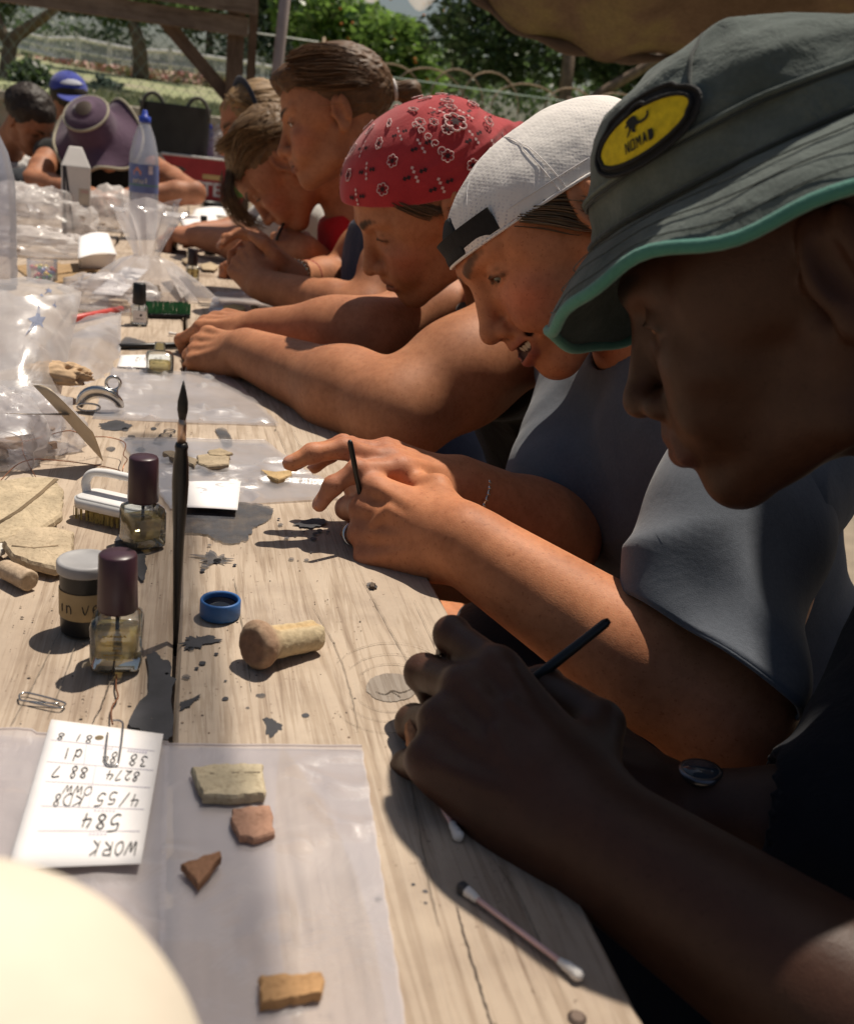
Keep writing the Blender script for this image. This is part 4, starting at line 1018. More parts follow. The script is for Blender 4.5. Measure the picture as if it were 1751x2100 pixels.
    for i, q in enumerate(Cs):
        f = i / (len(Cs) - 1); t_ = _n(Cs[min(i + 1, len(Cs) - 1)] - Cs[max(i - 1, 0)]); nrm_ = _n(t_ * (1 - f ** 2) + hn * f ** 2); u = _n(np.cross(nrm_, RW[:, 2])); v = np.cross(u, nrm_); R1 = .060 + .010 * math.sin(min(1, f * 2.2) * 1.57)
        for k in range(nk):
            a = 6.283185 * k / nk; V.append(q + R1 * (math.cos(a) * u * .98 + math.sin(a) * v * .86))
    V = np.array(V); fr_ = np.repeat(np.arange(len(Cs)) / (len(Cs) - 1), nk); ax0 = _n(Cs[-1] - Cs[0]); rad = V - np.repeat(np.array(Cs), nk, 0); rad /= np.linalg.norm(rad, axis=1)[:, None]
    w1 = fbm(V * 9 + 3, 2, 6); dsp = .016 * (.45 - np.abs(w1) * 2.0) * (.35 + .9 * fr_) + .007 * np.sin(np.arange(len(V)) % nk * 6.283 / nk * 3 + 5 * fr_) * fr_ + .0006 * fbm(V * 60, 2, 3)
    V = V + rad * dsp[:, None]
    for i in range(len(Cs) - 1):
        for k in range(nk): F.append((i * nk + k, i * nk + (k + 1) % nk, (i + 1) * nk + (k + 1) % nk, (i + 1) * nk + k))
    sl_ = mesh_obj('sleeve', V, np.array(F), sm, root); md = sl_.modifiers.new('s', 'SOLIDIFY'); md.thickness = .0022; md.offset = -1
    m = MB(); m.tube([V[(len(Cs) - 1) * nk + k % nk] for k in range(nk + 1)], .0019, 7, False); m.tube([V[(len(Cs) - 5) * nk + k % nk] + rad[(len(Cs) - 5) * nk + k % nk] * .0005 for k in range(nk + 1)], .0006, 5, False); m.build('hem', sm, sl_, True)
    hemR = shR + (elR - shR) * .7; S += [cap(shR, hemR, .064, .064, k=.03)]
    S += [cap(neck + (hip - neck) * .06, H.P(0, -.03, -.05), .060, .06, k=.006, op='-')]
    S += [cap(hip + np.array((0, -.06, .06)), hip + np.array((-.14, -.10, .02)), .11, .085, k=.05), cap(hip + np.array((0, .06, .06)), hip + np.array((-.14, .10, .02)), .11, .085, k=.05)]
    sh = sdf_obj('t_shirt', S, .0028, sm, root, None, 2, disp=fold_disp(10, .0085, 4, (1, 1, .35)))
    # seam where the sleeve is set in
    seam = [at(1310, 965, .74), at(1300, 1010, .735), at(1296, 1080, .73)]
    # silver bracelet, ring
    sil = simple('silver_metal', (.75, .73, .70), .18, 1, .05, 50, 0)
    fw = _n(HR.B[:, 1]); c0 = HR.P(0, -.014, 0); m = MB()
    for i in range(30):
        t = 2 * math.pi * i / 30; p = c0 + HR.B[:, 0] * .0295 * math.cos(t) + HR.B[:, 2] * .0255 * math.sin(t); m.lathe([(.0004, -.0022), (.0023, 0), (.0004, .0022)], 6, p)
    m.tube([c0 + HR.B[:, 0] * .0290 * math.cos(t) + HR.B[:, 2] * .0250 * math.sin(t) for t in np.linspace(0, 6.2832, 37)], .0011, 6, False)
    m.build('bracelet', sil, root, True)
    a, c = tL[2][0], tL[2][1]; d = _n(c - a); m = MB(); u = _n(np.cross(d, (0, 0, 1))); v = np.cross(d, u); q0 = a + (c - a) * .55
    m.tube([q0 + .0101 * (math.cos(t) * u + math.sin(t) * v) for t in np.linspace(0, 2 * math.pi, 29)], .0016, 6, False); m.build('ring', sil, root, True)
    # shorts
    sdf_obj('shorts', [ell(hip, (.13, .185, .10), torso_frame(neck, hip, lat), k=.03)] + [cap(hip + _n(lat) * .085 * s, np.array(kk) + (hip - np.array(kk)) * .35, .098, .085, k=.03) for s, kk in ((1, (.20, .70, .56)), (-1, (.18, .93, .56)))], .006, cloth('navy_shorts', (.03, .033, .045)), root, None, 2)
    return root, H, HL, HR, tL, tR
def cap_white():
    b = NB('white_cap_mesh_fabric'); co = b.coord('Object')
    v = b.n('ShaderNodeTexVoronoi'); b.l(co, v.inputs['Vector']); v.inputs['Scale'].default_value = 330; v.inputs['Randomness'].default_value = .15
    f = b.noise(co, 14, 3); dots = b.ramp(v.outputs['Distance'], [(.20, (.62, .61, .70)), (.42, (1, 1, 1))])
    c = b.mix(b.ramp(f, [(.42, (.0,) * 3), (.6, (.85,) * 3)]), (.78, .73, .68), dots, 'MULTIPLY')
    g = b.noise(co, 45, 4); c = b.mix(.35, c, b.ramp(g, [(.3, (.82, .80, .80)), (.6, (1, 1, 1))]), 'MULTIPLY')
    b.set(Base_Color=c, Roughness=.9); b.p.inputs['Specular IOR Level'].default_value = .1
    n1 = b.bump(v.outputs['Distance'], .25, .0008); b.bump(b.noise(co, 60, 4), .3, .004, n1); return b.m
def cap_relief(V, H):
    q = (V - H.p) @ H.R
    r = .0022 * fbm(q * 26, 3, 8) + .0015 * (1 - np.abs(np.sin(q[:, 0] * 60 + q[:, 2] * 18))) * (q[:, 1] > -.2) * .3
    return r
WC = make_white_cap()
# ---- the man in the green bucket hat, nearest the camera ------------------------------------------------
def make_hat_man():
    root = person('man in a dark green bucket hat with a yellow oval badge, nearest the camera', None)
    H = Head((.3175, .4868, 1.0261), [[.5259, -.7296, -.4373], [.8503, .4377, .2923], [-.0218, -.5255, .8505]])
    neck = np.array((.465, .415, .895)); hip = np.array((.70, .30, .48)); lat = np.array((.75, -1, 0)) * 1.0
    lat = np.array((.15, -1, 0)); shL = np.array((.52, .215, .84)); shR = np.array((.55, .53, .83))
    wrL = at(1215, 1712, .462); kL = at(945, 1455, .505); elL = wrL + _n(at(1760, 2085, .405) - wrL) * .25
    wrR = at(1385, 1668, .60); elR = at(1760, 1760, .56)
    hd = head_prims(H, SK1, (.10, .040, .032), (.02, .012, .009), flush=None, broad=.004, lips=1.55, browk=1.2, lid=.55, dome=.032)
    hd += [cap(H.P(0, -.04, -.05), neck, .055, .060, k=.03)]
    body = [cap(H.P(0, -.04, -.06), neck, .056, .062, k=.03)]
    lo = torso(neck, hip, lat, shL, shR, -.01)
    body += [cap(neck, shL, .055, .05, k=.03), cap(neck, shR, .055, .05, k=.03)]
    body += limb_up(shL, elL, wrL, (.052, .046, .042, .044, .032, .0275)) + limb_up(shR, elR, wrR, (.05, .045, .040, .040, .030, .027))
    HL = Hand(wrL, kL - wrL, (-.42, -.30, .85), 1, 1.06)
    pr, tL, TL = hand_prims(HL, [(.45, 1.05, .55), (.75, 1.15, .6), (1.0, 1.2, .6), (1.1, 1.2, .6)], thumb=((.052, .040, -.030), (.056, .082, -.052), (.040, .108, -.064)), base=SK1, nail=(.16, .085, .06), knuck=(.075, .034, .020), tendon=1)
    body += pr + [cap(HL.P(-.012, .02, .0145), HL.P(.000, .060, .0138), .0022, .0024, k=.005), cap(HL.P(.014, .022, .0142), HL.P(.016, .066, .0132), .002, .0022, k=.005)]
    kR = at(1150, 1480, .585)
    HR = Hand(wrR, kR - wrR, (-.35, .10, .93), -1, 1.04)
    pr, tR, TR = hand_prims(HR, [(.45, .9, .5), (.6, 1.0, .5), (.7, 1.1, .5), (.8, 1.1, .5)], thumb=((.046, .045, -.025), (.050, .082, -.030), (.040, .108, -.030)), base=SK1, nail=(.16, .085, .06), knuck=(.075, .034, .020))
    body += pr
    lo += legs(hip, lat, ((.27, .20, .54), (.26, .46, .54)), ((.28, .2, 0), (.27, .46, 0)))
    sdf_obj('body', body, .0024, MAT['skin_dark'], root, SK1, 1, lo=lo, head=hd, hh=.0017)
    eye_obj(H, root, (.02, .012, .008), (.0, -.45))
    # hat -------------------------------------------------------------------------------------------------
    hat = empty('bucket_hat'); hat.parent = root
    gm = cloth('faded_green_canvas', (.125, .148, .136), (.055, .070, .063), 1100, .92, .3, 42, .5, 16, .1)
    nt_, prof = 144, []
    # (radius factor, height factor) stations from the crown's centre to the rim
    CR = [(0, .121), (.25, .1200), (.5, .1150), (.72, .1050), (.86, .0915), (.93, .077), (.97, .061), (1.0, .048)]
    BR = 9
    def pt(th, u):
        """u 0..1 crown, 1..2 brim; th from the front towards the wearer's left"""
        sx, sy = math.sin(th), math.cos(th)
        if u <= 1:
            f = u * (len(CR) - 1); i = min(int(f), len(CR) - 2); t = f - i; a, c = CR[i], CR[i + 1]
            r, z = a[0] + (c[0] - a[0]) * t, a[1] + (c[1] - a[1]) * t
            x, y = -.0845 * r * sx, -.008 + .107 * r * sy
            z -= .042 * max(0, -.05 - y / .1) * (1 - r ** 4) + .012 * sx * r * .0
            z = z + (.004 * sx * r)
        else:
            t = u - 1; x0, y0, z0 = -.0845 * sx, -.008 + .107 * sy, .048 + .004 * sx
            zr = .008 + .0145 * sx + .008 * math.sin(2 * th)
            x1, y1 = -.1275 * sx, -.008 + .147 * sy
            x, y = x0 + (x1 - x0) * t, y0 + (y1 - y0) * t; z = z0 + (zr - z0) * (t * .55 + .45 * t * t)
            z += .0030 * math.sin(th * 7 + 1) * t * t + .002 * math.sin(th * 13) * t * t
        return np.array((x, y, z))
    us = list(np.linspace(0.02, 1, 30)) + list(np.linspace(1.04, 2, 20)); V = []; F = []
    for u in us:
        for k in range(nt_): V.append(pt(2 * math.pi * k / nt_, u))
    V = np.array(V); n = nt_
    for i in range(len(us) - 1):
        for k in range(n): F.append((i * n + k, i * n + (k + 1) % n, (i + 1) * n + (k + 1) % n, (i + 1) * n + k))
    d = V - np.array((0, -.008, .03)); d /= np.linalg.norm(d, axis=1)[:, None]
    wq = fbm(V * np.array((26, 26, 60)), 3, 3) * .0046 + (1 - np.abs(fbm(V * 20, 2, 7)) * 3) * .0016
    V = V + d * wq[:, None]
    W = H.p + (V @ H.R.T)
    W = np.concatenate([W, [H.P(*pt(0, 0.0))]]); 
    F = np.array(F); Ft = [tuple(f) for f in F] + [(k, len(W) - 1, (k + 1) % n) for k in range(n)]
    cr = mesh_obj('canvas', W, Ft, gm, hat); md = cr.modifiers.new('s', 'SOLIDIFY'); md.thickness = .0022; md.offset = 1
    teal = cloth('teal_binding', (.075, .235, .185), (.05, .165, .13), 1500, .9, .2, 90, .2)
    def ringt(name, u, r, mat, off=.0, flat=1.0):
        P = [H.P(*(pt(t, u) * 1)) + H.R @ (_n(pt(t, u) - np.array((0, -.008, .02))) * off) for t in np.linspace(0, 2 * math.pi, 121)]
        m = MB(); m.tube(P, r, 8, False); return m.build(name, mat, hat, True)
    ringt('brim_binding', 2.0, .0032, teal); 
    seam = cloth('dark_seam', (.035, .043, .040), (.025, .032, .030))
    ringt('brim_seam', 1.012, .0016, seam, .0022); ringt('band_seam', .78, .0014, gm, .0026); ringt('band_seam', .80, .0009, seam, .0022)
    for u in (1.3, 1.55, 1.8): ringt('brim_stitching', u, .00035, seam, .0030)
    P = [H.P(*(pt(1.25, u))) + H.R @ np.array((0, 0, .0012)) for u in np.linspace(.05, .74, 24)]
    m = MB(); m.tube(P, .0010, 6); m.build('crown_seam', seam, hat, True)
    P = [H.P(*(pt(-.3, u))) + H.R @ np.array((0, 0, .0012)) for u in np.linspace(.05, .74, 24)]
    m = MB(); m.tube(P, .0010, 6); m.build('crown_seam', seam, hat, True)
    # oval badge laid on the crown
    def crown(a, hgt):                        # a: metres round the crown from the badge's centre; hgt: metres up
        th = BC[0] + a / .098; u = BC[1] - hgt / .085
        p = pt(th, min(max(u, .05), 1.0)); e_ = 1e-3; t1 = pt(th + e_, u) - p; t2 = pt(th, u - e_) - p; nn = np.cross(t2, t1); nn /= np.linalg.norm(nn)
        if np.dot(nn, p - np.array((0, -.008, 0))) < 0: nn = -nn
        return p, nn
    BC = (.97, .67)
    def decal(name, poly, off, mat, par):
        """fill a closed 2-D outline with a fan of rings that follow the crown"""
        P2 = np.array(poly); c0 = P2.mean(0); V = []; F = []; K = 7; nn_ = len(P2)
        for q in range(K + 1):
            for p2 in P2:
                z = c0 + (p2 - c0) * q / K; p, no = crown(*z); V.append(H.P(*(p + no * (off))))
        for q in range(K):
            for k in range(nn_): F.append((q * nn_ + k, q * nn_ + (k + 1) % nn_, (q + 1) * nn_ + (k + 1) % nn_, (q + 1) * nn_ + k))
        return mesh_obj(name, V, F, mat, par, True)
    bd = decal('badge', [(.0340 * math.cos(t), .0118 * math.sin(t)) for t in np.linspace(0, 2 * math.pi, 49)[:-1]], .0058, simple('black_embroidery', (.008, .008, .009), .8, 0, .3, 300, .6), hat)
    decal('badge_field', [(.0285 * math.cos(t), .0078 * math.sin(t)) for t in np.linspace(0, 2 * math.pi, 49)[:-1]], .0066, simple('yellow_felt', (.62, .47, .012), .85, 0, .18, 250, .5), bd)
    m = MB(); blk0 = bpy.data.materials['black_embroidery']
    for A_, B_, o_ in ((.0335, .0113, .0062), (.0292, .0084, .0068)): m.tube([(lambda pn: H.P(*(pn[0] + pn[1] * o_)))(crown(A_ * math.cos(t), B_ * math.sin(t))) for t in np.linspace(0, 6.2832, 65)], .0011, 6, False)
    m.build('embroidered_rim', blk0, bd, True)
    ani = [(-.010, .0125), (-.0065, .0145), (-.002, .0150), (.0015, .0125), (.0025, .009), (.0055, .0065), (.0105, .0068), (.0125, .0085), (.0125, .0115), (.0142, .0118), (.0145, .0070), (.0115, .0042), (.006, .0040), (.001, .0050), (.000, .0020), (.0012, -.0005), (-.0005, -.0012), (-.0030, .0010), (-.0035, .0040), (-.0055, .0015), (-.0080, -.0020), (-.0090, -.0010), (-.0062, .0045), (-.0072, .0080), (-.0100, .0072), (-.0112, .0090), (-.0088, .0105)]
    blk = simple('black_print', (.010, .012, .010), .8, 0, .2, 300, 0)
    def decal_fan(name, poly, off):
        V = [H.P(*(lambda pn: pn[0] + pn[1] * off)(crown(*q))) for q in poly]; return mesh_obj(name, V, [tuple(range(len(V)))], blk, bd, False)
    import mathutils
    def decal_tri(name, polys, off):
        V = []; F = []
        for poly in polys:
            tris = mathutils.geometry.tessellate_polygon([[Vector((x, y, 0)) for x, y in poly]]); n0 = len(V)
            V += [H.P(*(lambda pn: pn[0] + pn[1] * off)(crown(*q))) for q in poly]; F += [(n0 + a, n0 + b_, n0 + c) for a, b_, c in tris]
        return mesh_obj(name, V, F, blk, bd, False)
    decal_tri('animal_emblem', [[(x * .60 - .001, y * .42 + .0002) for x, y in ani]], .0074)
    # block letters
    LT = dict(N=[[(0, 0), (.25, 0), (.25, .6), (.75, 0), (1, 0), (1, 1), (.75, 1), (.75, .4), (.25, 1), (0, 1)]],
              O=[[(0, 0), (1, 0), (1, .2), (.25, .2), (.25, .8), (.75, .8), (.75, .2), (1, .2), (1, 1), (0, 1)]],
              M=[[(0, 0), (.2, 0), (.2, .6), (.5, .2), (.8, .6), (.8, 0), (1, 0), (1, 1), (.8, 1), (.5, .55), (.2, 1), (0, 1)]],
              A=[[(0, 0), (.22, 0), (.32, .3), (.68, .3), (.78, 0), (1, 0), (.62, 1), (.38, 1)]],
              D=[[(0, 0), (.7, 0), (1, .3), (1, .7), (.7, 1), (0, 1)]])
    pol = []
    for i, ch in enumerate('NOMAD'):
        for g in LT[ch]: pol.append([(-.0080 + i * .0036 + x * .0029, -.0052 + y * .0030) for x, y in g])
    decal_tri('badge_lettering', pol, .0074)
    # dark t-shirt
    g = .017; S = torso(neck - np.array((-.005, 0, .02)), hip, lat, shL, shR, g)
    s1 = shL + (elL - shL) * .6; s2 = shR + (elR - shR) * 1.05 + (wrR - elR) * .30
    S += [cap(shL, s1, .066, .066, k=.03), cap(shR, elR, .064, .058, k=.03), cap(elR, elR + (wrR - elR) * .34, .056, .050, k=.02)]
    S += [cap(elR + (wrR - elR) * .25, wrR, .045, .05, k=.003, op='-')]
    S += [half(elR + (wrR - elR) * .33, wrR - elR, k=.003)] if False else []
    S += [cap(neck + (hip - neck) * .06, H.P(0, -.03, -.06), .060, .062, k=.006, op='-')]
    S += [cap(hip + np.array((0, -.06, .05)), hip + np.array((-.14, -.08, .02)), .11, .09, k=.05), cap(hip + np.array((0, .06, .05)), hip + np.array((-.14, .08, .02)), .11, .09, k=.05)]
    sdf_obj('t_shirt', S, .0035, cloth('near_black_jersey', (.010, .011, .016), (.006, .007, .010), 1500, .95, .3, 30, .4, 12, .05), root, None, 2, disp=fold_disp(12, .004, 9, (1, 1, .5)))
    sdf_obj('trousers', [ell(hip, (.13, .185, .10), torso_frame(neck, hip, lat), k=.03)] + [cap(hip + _n(lat) * .085 * s, np.array(kk), .10, .082, k=.03) for s, kk in ((1, (.27, .20, .54)), (-1, (.26, .46, .54)))] + [cap((.27, .20, .54), (.28, .2, .12), .075, .06, k=.03), cap((.26, .46, .54), (.27, .46, .12), .075, .06, k=.03)], .007, cloth('dark_trousers', (.012, .013, .020), (.008, .009, .014)), root, None, 2)
    # dark watch on the right wrist
    m = MB(); fw = _n(wrR - elR); u = _n(np.cross(fw, (0, 0, 1))); v = np.cross(u, fw); c0 = wrR - fw * .012; bk = simple('black_rubber', (.008, .008, .009), .5)
    V = []
    for o_ in (-.011, .011):
        for rr in (.0285, .0315): V.append((o_, rr))
    m.lathe([(.0285, -.009), (.0305, -.008), (.0305, .008), (.0285, .009)], 32, c0, np.array([u, v, fw]).T, None, False, False); wa = m.build('watch', bk, root, True)
    dial = c0 + v * .0305; Rd = np.array([u, fw, v]).T
    m = MB(); m.lathe([(.0125, -.003), (.0135, 0), (.0125, .0025), (.0105, .0025)], 24, dial, Rd); m.build('watch_case', simple('dark_steel', (.12, .12, .13), .3, .9), wa, True)
    m = MB(); m.lathe([(.0105, .0024), (.0103, .0028)], 24, dial, Rd); m.build('watch_glass', simple('watch_crystal', (.04, .05, .06), .05), wa, True)
    return root, H, HL, HR, tL, TL, tR, TR
HM = make_hat_man()
def hood(H, grow, zf, zb, mat, parent, name, h=.0025, disp=None, back=None, extra=[]):
    """a shell of hair or cloth over the skull, cut along a line that falls from zf in front to zb behind"""
    n = _n(np.array((0, (zf - zb) / .18, -1.0)))
    K = [H.e((0, -.012, .036), (.0735 + grow, .093 + grow, .076 + grow), k=0), H.e((0, .028, .028), (.064 + grow, .060 + grow, .066 + grow), k=.02)] + extra
    K += [half(H.P(0, .0, (zf + zb) / 2), H.R @ n, k=.003)]
    return sdf_obj(name, K, h, mat, parent, None, 2, disp=disp)
def groove(H, f=(260, 40, 260), a=.0016, seed=2):
    def g(V):
        q = (V - H.p) @ H.R; q = q + .004 * fbm(q * 40, 2, seed)[:, None]
        return a * vnoise(q * np.array(f), seed) + a * 1.5 * vnoise(q * np.array((70, 12, 70)), seed + 1)
    return g
def on_ell(H, c0, r, th, ph):                # point and normal on a head-aligned ellipsoid
    d = np.array((math.sin(th) * math.cos(ph), math.cos(th) * math.cos(ph), math.sin(ph))); p = np.array(c0) + d * np.array(r)
    n = _n(d / np.array(r)); return p, n

# ---- the woman in the red bandana ------------------------------------------------------------------------
def make_bandana_woman():
    root = person('woman in a red flower print bandana and dark tank top, both forearms on the table', None)
    H = Head((.2980, 1.3110, 1.0060), [[-.0861, -.8258, -.5573], [.9883, .0, -.1527], [.1261, -.564, .8161]], .99)
    neck = np.array((.435, 1.33, .915)); hip = np.array((.64, 1.31, .50)); lat = np.array((.05, -1, 0))
    shL = at(1060, 690, 1.19); shR = np.array((.45, 1.50, .87)); elL = at(815, 850, 1.125); wrL = at(505, 722, 1.325)
    elR = at(748, 690, 1.37); wrR = at(535, 678, 1.42)
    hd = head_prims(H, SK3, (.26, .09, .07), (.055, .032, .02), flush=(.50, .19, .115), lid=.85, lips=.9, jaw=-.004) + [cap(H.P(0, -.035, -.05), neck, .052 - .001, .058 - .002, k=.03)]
    body = [cap(H.P(0, -.035, -.06), neck, .052, .058, k=.03)] + torso(neck, hip, lat, shL, shR, -.010)
    body += limb_up(shL, elL, wrL, (.062, .058, .050, .050, .034, .029), .035) + limb_up(shR, elR, wrR, (.058, .054, .046, .047, .033, .028), .03)
    kL = at(425, 712, 1.355); HL = Hand(wrL, kL - wrL, (-.42, -.42, .80), 1, .96)
    pr, tL, TL = hand_prims(HL, [(.55, 1.15, .6), (.7, 1.2, .6), (.85, 1.25, .6), (1.0, 1.2, .6)], thumb=((.044, .042, -.020), (.046, .074, -.034), (.032, .098, -.044)), base=SK3, nail=(.50, .28, .20)); body += pr
    kR = at(455, 662, 1.44); HR = Hand(wrR, kR - wrR, (-.15, -.20, .95), -1, .96)
    pr, tR, TR = hand_prims(HR, [(.6, 1.15, .5), (.7, 1.15, .5), (.8, 1.2, .5), (.9, 1.2, .5)], thumb=((.044, .045, -.020), (.050, .078, -.030), (.038, .102, -.036)), base=SK3, nail=(.50, .28, .20)); body += pr
    lo = legs(hip, lat, ((.22, 1.22, .55), (.22, 1.44, .55)), ((.25, 1.2, 0), (.24, 1.45, 0)))
    sdf_obj('body', body, .0028, MAT['skin'], root, SK3, 1, lo=lo, head=hd, hh=.0018)
    eye_obj(H, root, (.10, .13, .14), (-.1, -.45))
    hm = hairmat('dark_blonde_hair', (.07, .045, .028), (.20, .13, .075))
    hood(H, .001, .088, -.085, hm, root, 'hair', .0026, groove(H))
    hair_strands('hair_wisps', [[H.P(-.071, .052 - q * .008, .040 - q * .004), H.P(-.0765, .035 - q * .009, .018 - q * .004), H.P(-.079, .018 - q * .008, .0)] for q in range(5)], 150, root, hm, .0006, .008, 4)
    bn = empty('bandana'); bn.parent = root
    rm = cloth('red_cotton', (.44, .038, .044), (.34, .026, .032), 1300, .85, .2, 26, .3, 14, .25)
    c0, r0 = (0, -.010, .034), (.0855, .1125, .0850)
    n = _n(np.array((0, .36, -1.0)))
    K = [H.e(c0, r0, k=0), H.e((0, -.115, .022), (.024, .03, .022), k=.03), half(H.P(0, .02, .022), H.R @ n, k=.003), H.e((0, -.008, .030), (.0785, .1005, .0775), k=.002, op='-')]
    K += [cap(H.P(0, -.128, .022), H.P(.01, -.150, .014), .009, .012, k=.010), cap(H.P(.005, -.140, .012), H.P(.03, -.165, -.05), .009, .012, k=.01)]
    sdf_obj('cloth', K, .002, rm, bn, None, 2, disp=lambda V: (lambda q: .0012 * fbm(q * 22, 2, 4) - .0038 * np.clip(-(q[:, 1] - .03) * 11, 0, 1) * np.abs(vnoise(q * np.array((26, 8, 60)), 6)))((V - H.p) @ H.R))
    wp = simple('pale_print', (.62, .42, .40), .85, 0, .15, 300, 0); kp = simple('dark_print', (.035, .012, .014), .85, 0, .2, 300, 0)
    def put(th, ph, u, v, off):
        p, nn = on_ell(H, c0, r0, th + u / .095, ph + v / .085); return H.P(*(p + nn * off))
    def flower(mw, mk, th, ph, s, rot=0):
        for i in range(6):
            a0 = rot + i * math.pi / 3; P = [put(th, ph, s * (math.cos(a0) * .62 + .36 * math.cos(t)), s * (math.sin(a0) * .62 + .36 * math.sin(t)), .0016) for t in np.linspace(a0 - 1.9, a0 + 1.9, 9)]
            mw.tube(P, .00085 * s / .0095, 4)
        k = len(mk.V); mk.add([put(th, ph, 0, 0, .0022)] + [put(th, ph, s * .52 * (1 if i % 2 else .55) * math.cos(rot + i * math.pi / 6), s * .52 * (1 if i % 2 else .55) * math.sin(rot + i * math.pi / 6), .0020) for i in range(12)], [(0, 1 + i, 1 + (i + 1) % 12) for i in range(12)])
    def dots(mw, mk, th, ph, s):
        for u, v in ((0, 1.1), (0, .45), (0, -.45), (0, -1.1)): mw.add([put(th, ph, s * (u + q[0]), s * (v + q[1]), .0018) for q in ((.28, 0), (0, .3), (-.28, 0), (0, -.3))], [(0, 1, 2, 3)])
        for u, v in ((1, 0), (-1, 0), (1.6, .1), (-1.6, -.1)): mk.add([put(th, ph, s * (u + q[0]), s * (v + q[1]), .0018) for q in ((.35, 0), (0, .4), (-.35, 0), (0, -.4))], [(0, 1, 2, 3)])
    mw, mk = MB(), MB()
    k = 0
    for i, ph in enumerate((.0, .30, .60, .92, 1.2)):
        for j in range(14):
            th = -(j * .42 + (.21 if i % 2 else 0)) + .55
            if ph > 1 and j % 2: continue
            pz = on_ell(H, c0, r0, th, ph)[0]
            if pz[2] < .022 + .36 * (pz[1] - .02) + .011: continue
            (flower if (i + j) % 2 == 0 else dots)(mw, mk, th, ph, .0074)
    # scrolls and a large flower over the side
    for th, ph, s in ((-2.15, .62, .014), (-1.92, .80, .006), (-2.40, .82, .007)):
        flower(mw, mk, th, ph, s, .3)
    for q in range(5):
        th0, ph0 = -1.66 - .02 * q, .92 - .13 * q
        P = [put(th0, ph0, .0050 * (1 - .09 * t) * math.cos(t), .0050 * (1 - .09 * t) * math.sin(t), .0016) for t in np.linspace(-.5, 6.5, 22)]; mw.tube(P, .00075, 4)
    mw.build('pale_print', wp, bn, True)['kind'] = 'stuff'; mk.build('dark_print', kp, bn, False)['kind'] = 'stuff'
    tk = cloth('black_olive_jersey', (.020, .019, .016), (.013, .012, .011), 1500, .95, .3, 26, .4)
    S = torso(neck - np.array((0, 0, .03)), hip, lat, shL + np.array((.0, .05, -.05)), shR + np.array((.0, -.05, -.05)), .013)
    S += [half(neck + np.array((-.02, 0, -.035)), (-.25, 0, 1), k=.004), cap(shL + np.array((0, -.02, .05)), shL + np.array((-.05, -.05, -.12)), .062, .066, k=.005, op='-'), cap(shR + np.array((0, .02, .05)), shR + np.array((-.05, .05, -.12)), .062, .066, k=.005, op='-')]
    tp_ = sdf_obj('tank_top', S, .0035, tk, root, None, 2, disp=fold_disp(11, .004, 14, (1, 1, .5)))
    for sy in (-.085, .085):
        m = MB(); p0 = neck + np.array((-.03, sy, -.10)); P = [p0 + np.array((-.035, 0, -.06)), p0 + np.array((-.028, 0, .02)), neck + np.array((.01, sy * 1.05, .012)), neck + np.array((.07, sy * .9, -.02))]
        m.tube(smooth_path(P, 5), .011, 8, True, .3); m.build('strap', cloth('pale_grey_strap', (.42, .40, .39), (.34, .32, .32)), root, True)
    sdf_obj('shorts', [ell(hip, (.13, .185, .10), torso_frame(neck, hip, lat), k=.03)] + [cap(hip + _n(lat) * .085 * s, np.array(kk) + (hip - np.array(kk)) * .3, .10, .088, k=.03) for s, kk in ((1, (.22, 1.22, .55)), (-1, (.22, 1.44, .55)))], .008, cloth('khaki_shorts', (.16, .13, .09)), root, None, 2)
    return H, tL, TL
BW = make_bandana_woman()

